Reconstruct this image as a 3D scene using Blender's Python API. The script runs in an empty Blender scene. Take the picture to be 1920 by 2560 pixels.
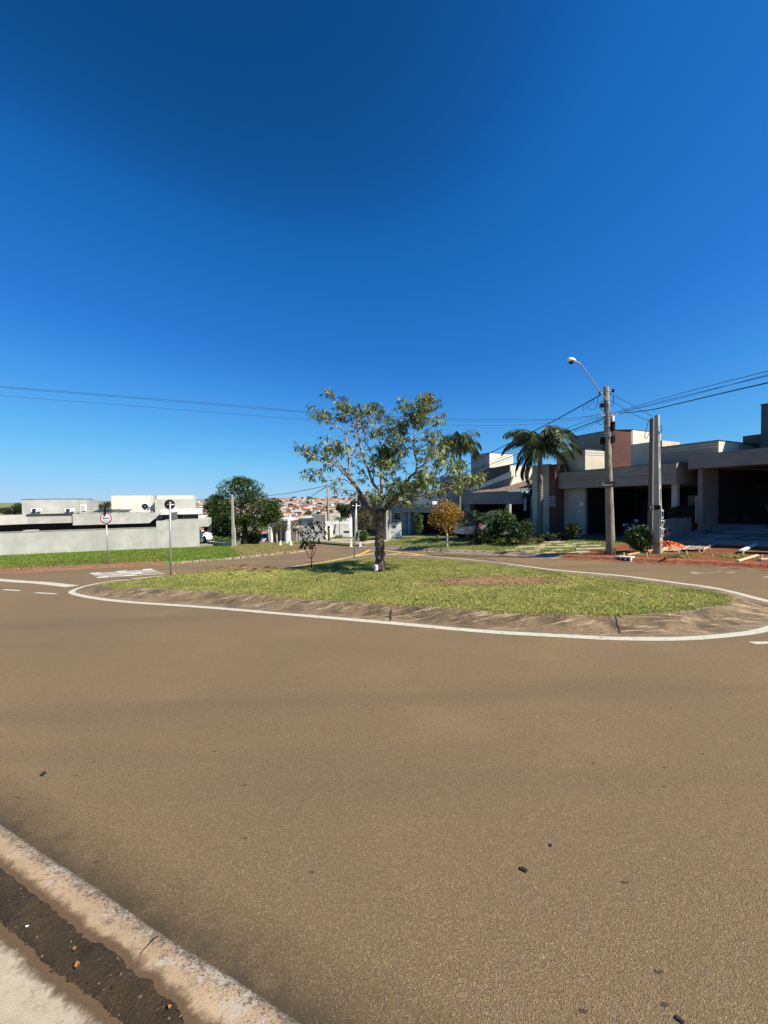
import bpy, math, random
import numpy as np
from mathutils import Vector, Matrix

SC = bpy.context.scene
COL = SC.collection
random.seed(7)
RNG = np.random.default_rng(7)
R = math.radians

# ------------------------------------------------------------------ camera
F, PW, PH = 960.0, 1920.0, 2560.0
PITCH, ROLL = R(-1.55), R(0.8)
CAM = np.array([0.0, 0.0, 1.65])
_f = np.array([0, math.cos(PITCH), math.sin(PITCH)])
_u = np.array([0, -math.sin(PITCH), math.cos(PITCH)])
_r = np.array([1.0, 0, 0])
RIGHT = _r * math.cos(ROLL) - _u * math.sin(ROLL)
UP = _u * math.cos(ROLL) + _r * math.sin(ROLL)
cd = bpy.data.cameras.new('camera')
cam = bpy.data.objects.new('camera', cd)
COL.objects.link(cam)
cam.matrix_world = Matrix(((RIGHT[0], UP[0], -_f[0], CAM[0]), (RIGHT[1], UP[1], -_f[1], CAM[1]),
                           (RIGHT[2], UP[2], -_f[2], CAM[2]), (0, 0, 0, 1)))
cd.sensor_fit = 'HORIZONTAL'
cd.sensor_width = 36.0
cd.lens = 18.0
cd.clip_start = 0.05
cd.clip_end = 20000
SC.camera = cam

# ------------------------------------------------------------------ light
SUN_EL, SUN_AZ = R(44), R(119)          # azimuth clockwise from +Y
world = bpy.data.worlds.new('World')
SC.world = world
world.use_nodes = True
wn = world.node_tree
bg = wn.nodes['Background']
sky = wn.nodes.new('ShaderNodeTexSky')
sky.sky_type = 'NISHITA'
sky.sun_disc = False
sky.sun_elevation = SUN_EL
sky.sun_rotation = SUN_AZ
sky.altitude = 650
sky.air_density = 1.0
sky.dust_density = 0.25
sky.ozone_density = 5.0
# the camera's rendering of a clear winter sky: one tone curve over the whole dome
def _vm(k):
    n_ = wn.nodes.new('ShaderNodeVectorMath'); n_.operation = 'SCALE'; n_.inputs['Scale'].default_value = k; return n_
down, up_ = _vm(0.1), _vm(10.0)
crv = wn.nodes.new('ShaderNodeRGBCurve')
for ci, pts in enumerate((((0, 0), (0.055, 0.0045), (0.075, 0.012), (0.114, 0.028), (0.16, 0.060), (0.28, 0.138), (0.40, 0.220), (0.55, 0.305), (0.72, 0.40), (1.0, 0.60)),
                          ((0, 0), (0.105, 0.070), (0.14, 0.140), (0.211, 0.205), (0.29, 0.305), (0.45, 0.465), (0.62, 0.585), (0.83, 0.66), (1.0, 0.72)),
                          ((0, 0), (0.22, 0.245), (0.28, 0.46), (0.41, 0.66), (0.53, 0.80), (0.66, 0.875), (0.82, 0.935), (1.0, 0.96)))):
    cv = crv.mapping.curves[ci]
    cv.points[0].location = pts[0]; cv.points[1].location = pts[-1]
    for q in pts[1:-1]: cv.points.new(*q)
crv.mapping.extend = 'HORIZONTAL'
crv.mapping.update()
wn.links.new(sky.outputs[0], down.inputs[0]); wn.links.new(down.outputs[0], crv.inputs['Color'])
wn.links.new(crv.outputs[0], up_.inputs[0]); wn.links.new(up_.outputs[0], bg.inputs['Color'])
bg.inputs['Strength'].default_value = 0.05
sd = bpy.data.lights.new('sun', 'SUN')
sd.energy = 4.4
sd.angle = R(0.5)
sd.color = (1.0, 0.94, 0.83)
sun = bpy.data.objects.new('sun', sd)
COL.objects.link(sun)
SUNV = Vector((math.sin(SUN_AZ) * math.cos(SUN_EL), math.cos(SUN_AZ) * math.cos(SUN_EL), math.sin(SUN_EL)))
sun.rotation_euler = SUNV.to_track_quat('Z', 'Y').to_euler()
sun.location = (30, -20, 40)
vs = SC.view_settings
vs.view_transform = 'Standard'
vs.look = 'None'
vs.exposure = 1.0
vs.gamma = 1.0
vs.use_curve_mapping = False

# ------------------------------------------------------------------ ground shape
PY = np.array([-60, 0, 22, 30, 40, 50, 60, 70, 110, 170, 250, 330, 500, 750, 1000, 2000, 3000, 4500, 9000.0])
PZ = np.array([3.3, 0, -1.21, -1.69, -2.39, -3.22, -4.17, -5.23, -9.6, -15.6, -20.0, -19.5, -12, 0.0, 9.5, 23, 38, 42, 20.0])

def z0(x, y):
    x = np.asarray(x, float); y = np.asarray(y, float)
    return 0.016 * np.clip(x, -60, 60) + np.interp(y, PY, PZ)

def ray(x, y):
    return _f + RIGHT * ((x - PW / 2) / F) - UP * ((y - PH / 2) / F)

def hit(x, y, h=z0, dz=0.0):
    """the ground point seen in direction (x, y) of the survey photo"""
    r = ray(x, y); p = CAM.copy(); k = 5.0
    lo, hi = 0.3, 6000.0
    ks = np.geomspace(0.3, 6000, 1500)
    P = CAM + ks[:, None] * r
    below = P[:, 2] < h(P[:, 0], P[:, 1]) + dz
    i = int(np.argmax(below)) if below.any() else len(ks) - 1
    lo, hi = ks[max(i - 1, 0)], ks[i]
    for _ in range(40):
        m = (lo + hi) / 2; p = CAM + m * r
        if p[2] < h(p[0], p[1]) + dz: hi = m
        else: lo = m
    return CAM + hi * r

def at(x, y, Y):
    r = ray(x, y)
    return CAM + r * (Y / r[1])

# ------------------------------------------------------------------ helpers
WLOC = {}

def tag(o, label=None, cat=None, group=None, kind=None):
    if label: o['label'] = label
    if cat: o['category'] = cat
    if group: o['group'] = group
    if kind: o['kind'] = kind
    return o

def thing(name, loc, label, cat, group=None):
    o = bpy.data.objects.new(name, None)
    COL.objects.link(o)
    o.empty_display_size = 0.2
    o.location = tuple(float(v) for v in loc)
    WLOC[o.name] = np.array(o.location)
    return tag(o, label, cat, group)

def link_mesh(name, me, mat, parent=None, origin=None):
    o = bpy.data.objects.new(name, me)
    COL.objects.link(o)
    if mat: me.materials.append(mat)
    if parent is not None:
        o.parent = parent
        WLOC[o.name] = WLOC[parent.name]
    else:
        org = np.zeros(3) if origin is None else np.array(origin, float)
        o.location = tuple(org)
        WLOC[o.name] = org
    return o

class MB:
    def __init__(self): self.v = []; self.f = []; self.n = 0
    def add(self, vs_, fs_):
        vs_ = np.asarray(vs_, float)
        self.v.append(vs_)
        self.f += [tuple(int(i) + self.n for i in f) for f in fs_]
        self.n += len(vs_)
        return self
    def box(self, c, size, ax=None):
        """centre, full sizes, optional 3 axes (rows)"""
        ax = np.eye(3) if ax is None else np.asarray(ax, float)
        c = np.asarray(c, float); h = np.asarray(size, float) / 2
        vs_ = [c + ax[0] * h[0] * i + ax[1] * h[1] * j + ax[2] * h[2] * k for k in (-1, 1) for j in (-1, 1) for i in (-1, 1)]
        return self.add(vs_, [(0, 2, 3, 1), (4, 5, 7, 6), (0, 1, 5, 4), (2, 6, 7, 3), (0, 4, 6, 2), (1, 3, 7, 5)])
    def beam(self, a, b, w, h, up=(0, 0, 1)):
        a = np.asarray(a, float); b = np.asarray(b, float)
        d = b - a; L = np.linalg.norm(d); d /= L
        s = np.cross(d, up); s /= np.linalg.norm(s); t = np.cross(s, d)
        return self.box((a + b) / 2, (L, w, h), (d, s, t))
    def tube(self, pts, rad, n=8, cap=True):
        pts = np.asarray(pts, float); m = len(pts)
        rad = np.full(m, rad) if np.isscalar(rad) else np.asarray(rad, float)
        tg = np.gradient(pts, axis=0)
        tg /= np.linalg.norm(tg, axis=1)[:, None] + 1e-9
        ref = np.array([0.0, 0, 1]) if abs(tg[0][2]) < 0.9 else np.array([1.0, 0, 0])
        s = np.cross(tg[0], ref); s /= np.linalg.norm(s)
        vs_ = []
        for i in range(m):
            s = s - tg[i] * np.dot(s, tg[i]); s /= np.linalg.norm(s)
            b = np.cross(tg[i], s)
            for k in range(n):
                a = 2 * math.pi * k / n
                vs_.append(pts[i] + rad[i] * (math.cos(a) * s + math.sin(a) * b))
        fs_ = [(i * n + k, i * n + (k + 1) % n, (i + 1) * n + (k + 1) % n, (i + 1) * n + k) for i in range(m - 1) for k in range(n)]
        if cap:
            fs_.append(tuple(range(n - 1, -1, -1))); fs_.append(tuple((m - 1) * n + k for k in range(n)))
        return self.add(vs_, fs_)
    def lathe(self, c, prof, n=16, axis=(0, 0, 1)):
        axis = np.asarray(axis, float); axis /= np.linalg.norm(axis)
        ref = np.array([1.0, 0, 0]) if abs(axis[0]) < 0.9 else np.array([0, 1.0, 0])
        s = np.cross(axis, ref); s /= np.linalg.norm(s); b = np.cross(axis, s)
        c = np.asarray(c, float); m = len(prof)
        vs_ = [c + axis * z + max(r, 1e-4) * (math.cos(2 * math.pi * k / n) * s + math.sin(2 * math.pi * k / n) * b) for r, z in prof for k in range(n)]
        fs_ = [(i * n + k, i * n + (k + 1) % n, (i + 1) * n + (k + 1) % n, (i + 1) * n + k) for i in range(m - 1) for k in range(n)]
        fs_.append(tuple(range(n - 1, -1, -1))); fs_.append(tuple((m - 1) * n + k for k in range(n)))
        return self.add(vs_, fs_)
    def prism(self, poly, ext):
        """closed polygon (list of 3-D points) extruded by vector ext"""
        p = np.asarray(poly, float); n = len(p); q = p + np.asarray(ext, float)
        return self.add(np.vstack([p, q]), [tuple(range(n - 1, -1, -1)), tuple(range(n, 2 * n))] + [(i, (i + 1) % n, n + (i + 1) % n, n + i) for i in range(n)])
    def grid(self, rows):
        """rows: array (m, k, 3)"""
        rows = np.asarray(rows, float); m, k = rows.shape[:2]
        return self.add(rows.reshape(-1, 3), [(i * k + j, i * k + j + 1, (i + 1) * k + j + 1, (i + 1) * k + j) for i in range(m - 1) for j in range(k - 1)])
    def build(self, name, mat, parent=None, origin=None, smooth=False, label=None, cat=None, group=None, kind=None, bevel=0, fixn=True):
        V = np.vstack(self.v)
        off = WLOC[parent.name] if parent is not None else (np.zeros(3) if origin is None else np.asarray(origin, float))
        me = bpy.data.meshes.new(name)
        me.from_pydata((V - off).tolist(), [], self.f)
        if fixn:
            import bmesh
            bm = bmesh.new(); bm.from_mesh(me); bmesh.ops.recalc_face_normals(bm, faces=bm.faces); bm.to_mesh(me); bm.free()
        me.update()
        o = link_mesh(name, me, mat, parent, origin)
        if smooth:
            for p in me.polygons: p.use_smooth = True
        if bevel:
            md = o.modifiers.new('edge', 'BEVEL'); md.width = bevel; md.segments = 2; md.limit_method = 'ANGLE'
        return tag(o, label, cat, group, kind)

def np_mesh(name, V, Fc, mat, parent=None, origin=None, smooth=False):
    off = WLOC[parent.name] if parent is not None else (np.zeros(3) if origin is None else np.asarray(origin, float))
    me = bpy.data.meshes.new(name)
    V = np.asarray(V, np.float32) - off.astype(np.float32); Fc = np.asarray(Fc, np.int32)
    k = Fc.shape[1]
    me.vertices.add(len(V)); me.vertices.foreach_set('co', V.ravel())
    me.loops.add(Fc.size); me.loops.foreach_set('vertex_index', Fc.ravel())
    me.polygons.add(len(Fc)); me.polygons.foreach_set('loop_start', np.arange(0, Fc.size, k, dtype=np.int32))
    if smooth: me.polygons.foreach_set('use_smooth', np.ones(len(Fc), bool))
    me.update(calc_edges=True)
    me.validate()
    return link_mesh(name, me, mat, parent, origin)

def copy_tree(o, parent=None):
    c = o.copy(); COL.objects.link(c)
    if parent is not None: c.parent = parent
    for ch in list(o.children): copy_tree(ch, c)
    return c

def catmull(pts, per=8, closed=False):
    p = np.asarray(pts, float); n = len(p); out = []
    rng = range(n) if closed else range(n - 1)
    for i in rng:
        a = p[(i - 1) % n] if closed or i > 0 else 2 * p[0] - p[1]
        b = p[i]; c = p[(i + 1) % n]
        d = p[(i + 2) % n] if closed or i + 2 < n else 2 * p[-1] - p[-2]
        for k in range(per):
            t = k / per
            out.append(0.5 * ((2 * b) + (-a + c) * t + (2 * a - 5 * b + 4 * c - d) * t * t + (-a + 3 * b - 3 * c + d) * t ** 3))
    if not closed: out.append(p[-1])
    return np.array(out)

def inside(poly, x, y):
    c = np.zeros(len(x), bool); n = len(poly); j = n - 1
    for i in range(n):
        xi, yi, xj, yj = poly[i][0], poly[i][1], poly[j][0], poly[j][1]
        m = ((yi > y) != (yj > y)) & (x < (xj - xi) * (y - yi) / (yj - yi + 1e-12) + xi)
        c ^= m; j = i
    return c

# ------------------------------------------------------------------ materials
class NT:
    def __init__(self, name, rough=0.85, spec=0.3):
        m = bpy.data.materials.new(name); m.use_nodes = True
        self.m = m; self.t = m.node_tree; self.b = self.t.nodes['Principled BSDF']
        self.b.inputs['Roughness'].default_value = rough
        self.b.inputs['Specular IOR Level'].default_value = spec
        self.co = self.n('ShaderNodeNewGeometry').outputs['Position']
    def n(self, typ, **kw):
        nd = self.t.nodes.new(typ)
        for k, v in kw.items(): setattr(nd, k, v)
        return nd
    def l(self, a, b): self.t.links.new(a, b)
    def objco(self): self.co = self.n('ShaderNodeTexCoord').outputs['Object']; return self
    def mapping(self, scale, rot=(0, 0, 0)):
        mp = self.n('ShaderNodeMapping'); mp.inputs['Scale'].default_value = scale; mp.inputs['Rotation'].default_value = rot
        self.l(self.co, mp.inputs['Vector']); return mp.outputs[0]
    def noise(self, scale, detail=4, rough=0.55, vec=None, dist=0):
        nd = self.n('ShaderNodeTexNoise'); nd.inputs['Scale'].default_value = scale; nd.inputs['Detail'].default_value = detail
        nd.inputs['Roughness'].default_value = rough; nd.inputs['Distortion'].default_value = dist
        self.l(vec or self.co, nd.inputs['Vector']); return nd.outputs['Fac']
    def voro(self, scale, feat='F1', out='Distance', vec=None):
        nd = self.n('ShaderNodeTexVoronoi', feature=feat); nd.inputs['Scale'].default_value = scale
        self.l(vec or self.co, nd.inputs['Vector']); return nd.outputs[out]
    def ramp(self, fac, stops):
        nd = self.n('ShaderNodeValToRGB'); e = nd.color_ramp.elements
        e[0].position, e[0].color = stops[0][0], (*stops[0][1], 1)
        e[1].position, e[1].color = stops[-1][0], (*stops[-1][1], 1)
        for p, c in stops[1:-1]:
            q = e.new(p); q.color = (*c, 1)
        self.l(fac, nd.inputs[0]); return nd.outputs[0]
    def fr(self, fac, a, b):
        nd = self.n('ShaderNodeMapRange'); nd.inputs[1].default_value = a; nd.inputs[2].default_value = b
        self.l(fac, nd.inputs[0]); return nd.outputs[0]
    def mix(self, fac, a, b, mode='MIX'):
        nd = self.n('ShaderNodeMix', data_type='RGBA', blend_type=mode)
        for s, v in ((nd.inputs[0], fac), (nd.inputs[6], a), (nd.inputs[7], b)):
            if isinstance(v, bpy.types.NodeSocket): self.l(v, s)
            elif isinstance(v, (int, float)): s.default_value = v
            else: s.default_value = (*v, 1)
        return nd.outputs[2]
    def col(self, c):
        if isinstance(c, bpy.types.NodeSocket): self.l(c, self.b.inputs['Base Color'])
        else: self.b.inputs['Base Color'].default_value = (*c, 1)
        return self
    def bump(self, h, dist=0.01, strength=1.0):
        nd = self.n('ShaderNodeBump'); nd.inputs['Distance'].default_value = dist; nd.inputs['Strength'].default_value = strength
        self.l(h, nd.inputs['Height']); self.l(nd.outputs[0], self.b.inputs['Normal']); return self

def sub(c, k): return tuple(v * k for v in c)

def plaster(name, c, rough=0.9, var=0.76, scale=1.6, stain=0.0):
    t = NT(name, rough)
    a = t.noise(scale, 6, 0.6)
    b = t.noise(scale * 0.35, 3, 0.5, t.mapping((1, 1, 0.25)))
    k = t.mix(t.fr(a, 0.35, 0.65), sub(c, var), c)
    k = t.mix(t.fr(b, 0.4, 0.75), k, sub(c, var * 0.93))
    t.col(k).bump(t.noise(90, 3), 0.004, 0.4)
    return t.m

def plain(name, c, rough=0.5, spec=0.4, metal=0, var=0.85, scale=6):
    t = NT(name, rough, spec)
    t.b.inputs['Metallic'].default_value = metal
    t.col(t.mix(t.fr(t.noise(scale, 4), 0.35, 0.65), sub(c, var), c))
    return t.m

M = {}

def leafmat(name, c1, c2, c3=None, trans=0.25, rough=0.5, patchy=None):
    """leaf colour varies from leaf to leaf; thin leaves let some light through"""
    t = NT(name, rough, 0.35)
    ri = t.n('ShaderNodeNewGeometry').outputs['Random Per Island']
    stops = [(0.0, c1), (0.6, c2), (1.0, c3 or c2)]
    k = t.ramp(ri, stops)
    if patchy:
        k = t.mix(t.fr(t.noise(patchy, 5, 0.65, dist=0.5), 0.42, 0.68), k, t.mix(1.0, k, (0.52, 0.66, 0.55), 'MULTIPLY'))
    t.col(k)
    tr = t.n('ShaderNodeBsdfTranslucent'); t.l(k, tr.inputs['Color'])
    ms = t.n('ShaderNodeMixShader'); ms.inputs[0].default_value = trans
    t.l(t.b.outputs[0], ms.inputs[1]); t.l(tr.outputs[0], ms.inputs[2])
    t.l(ms.outputs[0], t.t.nodes['Material Output'].inputs['Surface'])
    return t.m

def mk_materials():
    # asphalt: brown-grey aggregate with dusty patches and faint tyre tracks
    t = NT('asphalt', 0.88, 0.25)
    ag = t.voro(260, out='Color'); sep = t.n('ShaderNodeSeparateColor'); t.l(ag, sep.inputs[0])
    grain = t.noise(95, 3, 0.7)
    big = t.noise(0.22, 4, 0.55)
    mid = t.noise(0.9, 4, 0.6, dist=0.4)
    trk = t.noise(0.7, 3, 0.5, t.mapping((0.18, 1.6, 1), (0, 0, R(25))))
    base = t.mix(t.fr(big, 0.38, 0.62), (0.172, 0.118, 0.060), (0.360, 0.215, 0.096))
    base = t.mix(t.fr(mid, 0.3, 0.75), (0.222, 0.146, 0.068), base)
    base = t.mix(t.fr(trk, 0.52, 0.75), base, (0.135, 0.100, 0.056))
    base = t.mix(t.fr(sep.outputs[0], 0.74, 1.0), base, t.mix(0.75, base, (0.44, 0.33, 0.19)))
    base = t.mix(t.fr(sep.outputs[1], 0.72, 1.0), base, t.mix(0.8, base, (0.045, 0.035, 0.022)))
    base = t.mix(t.fr(grain, 0.3, 0.7), (0.118, 0.083, 0.043), base)
    pit = t.voro(4.2, vec=t.mapping((0.8, 1.6, 1), (0, 0, R(28))))
    pitm = t.n('ShaderNodeMath', operation='LESS_THAN'); pj = t.n('ShaderNodeMath', operation='MULTIPLY_ADD'); t.l(t.noise(55, 4, 0.8), pj.inputs[0]); pj.inputs[1].default_value = 0.16; t.l(pit, pj.inputs[2])
    t.l(pj.outputs[0], pitm.inputs[0]); pitm.inputs[1].default_value = 0.132
    base = t.mix(pitm.outputs[0], base, (0.062, 0.046, 0.028))
    t.col(base)
    h = t.n('ShaderNodeMath', operation='ADD'); t.l(t.voro(260), h.inputs[0]); t.l(grain, h.inputs[1])
    t.bump(h.outputs[0], 0.0030, 0.9)
    M['asphalt'] = t.m
    # painted lines, worn through in places
    for nm, c in (('white_paint', (0.50, 0.475, 0.37)), ('yellow_paint', (0.62, 0.40, 0.08)), ('letter_paint', (0.70, 0.70, 0.62))):
        t = NT(nm, 0.75)
        w = t.noise(14, 6, 0.7)
        g = t.noise(80, 3, 0.7)
        k = t.mix(t.fr(w, 0.54, 0.70), c, (0.20, 0.155, 0.095))
        k = t.mix(t.fr(g, 0.54, 0.72), k, (0.22, 0.175, 0.11))
        t.col(k).bump(g, 0.004, 0.7); M[nm] = t.m
    t = NT('smear_paint', 0.8)
    w = t.noise(3.5, 6, 0.75)
    t.col((0.50, 0.46, 0.36)); t.l(t.fr(w, 0.50, 0.66), t.b.inputs['Alpha']); M['smear'] = t.m
    # island kerb: cement apron, blackened with age and scuffed by tyres
    t = NT('weathered_kerb', 0.92)
    a = t.noise(2.2, 6, 0.65, dist=0.6); b = t.noise(9, 6, 0.75, dist=1.2)
    s = t.noise(5, 5, 0.7, t.mapping((0.35, 3.2, 1), (0, 0, R(24))), 0.8)
    k = t.mix(t.fr(a, 0.38, 0.62), (0.084, 0.058, 0.031), (0.225, 0.150, 0.077))
    uu = t.n('ShaderNodeAttribute'); uu.attribute_name = 'edge'
    k = t.mix(t.ramp(uu.outputs['Fac'], [(0.0, (0.45,) * 3), (0.35, (0.0,) * 3), (0.86, (0.0,) * 3), (0.93, (0.75,) * 3), (1.0, (0.4,) * 3)]), k, (0.24, 0.185, 0.122))
    k = t.mix(t.fr(b, 0.52, 0.72), k, (0.052, 0.039, 0.025))
    k = t.mix(t.fr(s, 0.53, 0.66), k, (0.42, 0.315, 0.19))
    g = t.noise(42, 5, 0.8, t.mapping((0.6, 1.8, 1), (0, 0, R(24))))
    k = t.mix(t.fr(g, 0.54, 0.66), k, (0.045, 0.036, 0.027))
    k = t.mix(t.fr(g, 0.30, 0.40), (0.33, 0.255, 0.17), k)
    t.col(k).bump(t.noise(26, 5, 0.7), 0.016, 1.0); M['old_kerb'] = t.m
    t = NT('sandy_concrete', 0.9)
    ed = t.n('ShaderNodeAttribute'); ed.attribute_name = 'edge'
    a = t.noise(3.0, 6, 0.65); b = t.noise(24, 5, 0.75); c = t.noise(160, 3, 0.7)
    k = t.mix(t.fr(a, 0.35, 0.65), (0.33, 0.225, 0.128), (0.43, 0.305, 0.182))
    k = t.mix(t.fr(b, 0.52, 0.75), k, (0.27, 0.19, 0.115))
    k = t.mix(t.fr(c, 0.58, 0.72), k, (0.24, 0.175, 0.115))
    def worn(nz, shift, colr, w_):
        s_ = t.n('ShaderNodeMath', operation='MULTIPLY_ADD'); t.l(ed.outputs['Fac'], s_.inputs[0]); s_.inputs[1].default_value = shift; t.l(nz, s_.inputs[2])
        return t.mix(t.fr(s_.outputs[0], 0.66, 0.66 + w_), k, colr)
    k = worn(t.noise(11, 6, 0.75, dist=0.6), 0.20, (0.40, 0.345, 0.265), 0.10)
    k = worn(t.noise(24, 6, 0.8, dist=0.5), 0.20, (0.17, 0.135, 0.095), 0.10)
    k = worn(t.noise(75, 5, 0.8), 0.17, (0.085, 0.068, 0.048), 0.08)
    t.col(k).bump(c, 0.004, 0.9); M['sandy'] = t.m
    t = NT('pavement_concrete', 0.9)
    a = t.noise(2.2, 6, 0.65); b = t.noise(30, 5, 0.8); c = t.noise(180, 3, 0.7)
    k = t.mix(t.fr(a, 0.35, 0.65), (0.36, 0.295, 0.20), (0.47, 0.395, 0.275))
    k = t.mix(t.fr(b, 0.50, 0.70), k, (0.27, 0.205, 0.135))
    k = t.mix(t.fr(t.noise(7, 5, 0.7), 0.55, 0.7), k, (0.33, 0.26, 0.175))
    t.col(k).bump(c, 0.004, 0.9); M['pavement'] = t.m
    t = NT('worn_edge', 0.92)
    a = t.noise(9, 6, 0.75, dist=0.8); b = t.noise(55, 5, 0.8); c = t.noise(4, 4, 0.6)
    k = t.mix(t.fr(c, 0.4, 0.65), (0.36, 0.28, 0.19), (0.42, 0.385, 0.32))
    k = t.mix(t.fr(a, 0.50, 0.60), k, (0.20, 0.165, 0.12))
    k = t.mix(t.fr(b, 0.52, 0.64), k, (0.11, 0.092, 0.07))
    t.col(k).bump(b, 0.006, 1.0); M['worn_edge'] = t.m
    t = NT('road_dirt_shade', 0.95)
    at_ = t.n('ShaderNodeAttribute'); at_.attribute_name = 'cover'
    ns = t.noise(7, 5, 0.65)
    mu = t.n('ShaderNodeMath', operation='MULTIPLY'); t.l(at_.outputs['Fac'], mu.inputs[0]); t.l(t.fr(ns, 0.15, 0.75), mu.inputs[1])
    t.col((0.055, 0.045, 0.030)); t.l(mu.outputs[0], t.b.inputs['Alpha']); M['road_dirt_shade'] = t.m  # dirt and kerb-foot occlusion shade painted in one dark colour
    t = NT('soil_stain', 0.95)
    at_ = t.n('ShaderNodeAttribute'); at_.attribute_name = 'cover'
    mu = t.n('ShaderNodeMath', operation='MULTIPLY_ADD'); t.l(at_.outputs['Fac'], mu.inputs[0]); mu.inputs[1].default_value = 0.75; t.l(t.noise(28, 6, 0.8), mu.inputs[2])
    t.col((0.105, 0.064, 0.031)); t.l(t.fr(mu.outputs[0], 0.62, 1.05), t.b.inputs['Alpha']); M['soil_stain'] = t.m
    t = NT('dry_cover', 0.95)
    at_ = t.n('ShaderNodeAttribute'); at_.attribute_name = 'cover'
    mu = t.n('ShaderNodeMath', operation='MULTIPLY_ADD'); t.l(at_.outputs['Fac'], mu.inputs[0]); mu.inputs[1].default_value = 0.9; t.l(t.noise(5, 6, 0.75), mu.inputs[2])
    t.col(t.mix(t.fr(t.noise(14, 5, 0.7), 0.4, 0.6), (0.17, 0.085, 0.036), (0.30, 0.19, 0.085))); t.l(t.fr(mu.outputs[0], 0.75, 1.15), t.b.inputs['Alpha']); M['dry_cover'] = t.m
    t = NT('earth_film', 0.95)
    at_ = t.n('ShaderNodeAttribute'); at_.attribute_name = 'cover'
    mu = t.n('ShaderNodeMath', operation='MULTIPLY_ADD'); t.l(at_.outputs['Fac'], mu.inputs[0]); mu.inputs[1].default_value = 0.9; t.l(t.noise(3.2, 6, 0.7, dist=0.6), mu.inputs[2])
    t.col(t.mix(t.fr(t.noise(9, 5, 0.7), 0.4, 0.6), (0.20, 0.055, 0.020), (0.34, 0.13, 0.058))); t.l(t.fr(mu.outputs[0], 0.70, 1.1), t.b.inputs['Alpha']); M['earth_film'] = t.m
    t = NT('verge_earth', 0.95)
    a = t.noise(1.2, 6, 0.7, dist=0.6); b = t.noise(10, 6, 0.75)
    k = t.mix(t.fr(a, 0.35, 0.65), (0.20, 0.078, 0.036), (0.30, 0.165, 0.088))
    k = t.mix(t.fr(b, 0.48, 0.64), k, (0.15, 0.075, 0.040))
    t.col(k).bump(b, 0.04, 1.0); M['verge_earth'] = t.m
    t = NT('dark_mottled_edge', 0.95)
    b = t.noise(16, 6, 0.75)
    t.col(t.mix(t.fr(b, 0.4, 0.62), (0.070, 0.056, 0.040), (0.27, 0.205, 0.135))).bump(t.noise(60, 4), 0.006, 0.9); M['kerb_face'] = t.m  # mottled browns, darker than the kerb top
    t = NT('damp_soil', 0.9)
    a = t.noise(4, 5, 0.7); b = t.noise(60, 5, 0.75)
    k = t.mix(t.fr(a, 0.35, 0.62), (0.034, 0.024, 0.0125), (0.088, 0.056, 0.026))
    k = t.mix(t.fr(b, 0.6, 0.8), k, (0.12, 0.082, 0.046))
    k = t.mix(t.fr(t.noise(24, 6, 0.8), 0.56, 0.66), k, (0.012, 0.010, 0.007))
    t.col(k).bump(b, 0.03, 1.0); M['soil'] = t.m
    t = NT('light_kerb', 0.9)
    b = t.noise(2.5, 6, 0.7)
    t.col(t.mix(t.fr(b, 0.4, 0.62), (0.15, 0.11, 0.075), (0.36, 0.28, 0.19))).bump(t.noise(30, 4), 0.01, 0.8); M['street_kerb'] = t.m
    t = NT('red_earth', 0.95)
    a = t.noise(0.9, 6, 0.65, dist=0.5); b = t.noise(12, 6, 0.7)
    k = t.mix(t.fr(a, 0.35, 0.65), (0.14, 0.034, 0.011), (0.25, 0.068, 0.022))
    k = t.mix(t.fr(b, 0.50, 0.68), k, (0.27, 0.115, 0.055))
    k = t.mix(t.fr(t.noise(1.7, 5, 0.7, dist=1.0), 0.58, 0.70), k, (0.21, 0.14, 0.08))
    t.col(k).bump(b, 0.05, 1.0); M['red_earth'] = t.m
    t = NT('rubble_ground', 0.95)
    b = t.noise(5, 6, 0.8)
    t.col(t.mix(t.fr(b, 0.42, 0.6), (0.10, 0.062, 0.040), (0.42, 0.36, 0.28))).bump(b, 0.06, 1.0); M['rubble'] = t.m
    # turf under the blades
    def turf(name, g1, g2, dry, drys):
        t = NT(name, 0.95)
        a = t.noise(1.3, 5, 0.6); b = t.noise(22, 5, 0.75); d = t.noise(0.55, 5, 0.6, dist=0.6)
        k = t.mix(t.fr(a, 0.35, 0.65), g1, g2)
        k = t.mix(t.fr(b, 0.52, 0.72), k, sub(g1, 0.55))
        k = t.mix(t.fr(d, drys, drys + 0.14), k, dry)
        t.col(k).bump(b, 0.04, 1.0); return t.m
    M['turf'] = turf('island_turf', (0.28, 0.285, 0.062), (0.39, 0.365, 0.095), (0.27, 0.175, 0.075), 0.60)
    M['verge_turf'] = turf('verge_turf', (0.09, 0.16, 0.020), (0.13, 0.22, 0.028), (0.22, 0.18, 0.06), 0.66)
    M['dry_turf'] = turf('dry_turf', (0.19, 0.155, 0.065), (0.26, 0.20, 0.095), (0.25, 0.145, 0.075), 0.5)
    M['lawn'] = turf('garden_turf', (0.10, 0.135, 0.025), (0.155, 0.175, 0.040), (0.13, 0.10, 0.04), 0.62)
    M['blade'] = leafmat('grass_blades', (0.22, 0.245, 0.045), (0.43, 0.41, 0.105), (0.62, 0.53, 0.22), 0.5, patchy=1.6)
    M['blade_dry'] = leafmat('dry_grass_blades', (0.16, 0.10, 0.04), (0.30, 0.20, 0.085), (0.42, 0.31, 0.15), 0.3)
    M['blade_lush'] = leafmat('lush_grass_blades', (0.11, 0.175, 0.018), (0.225, 0.305, 0.034), (0.40, 0.42, 0.09), 0.45, patchy=1.2)
    # open land and fields beyond
    t = NT('open_land', 0.95)
    a = t.noise(0.004, 4, 0.5); b = t.noise(0.03, 6, 0.7); c = t.noise(0.0015, 2, 0.4, t.mapping((1, 3.5, 1)))
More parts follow.
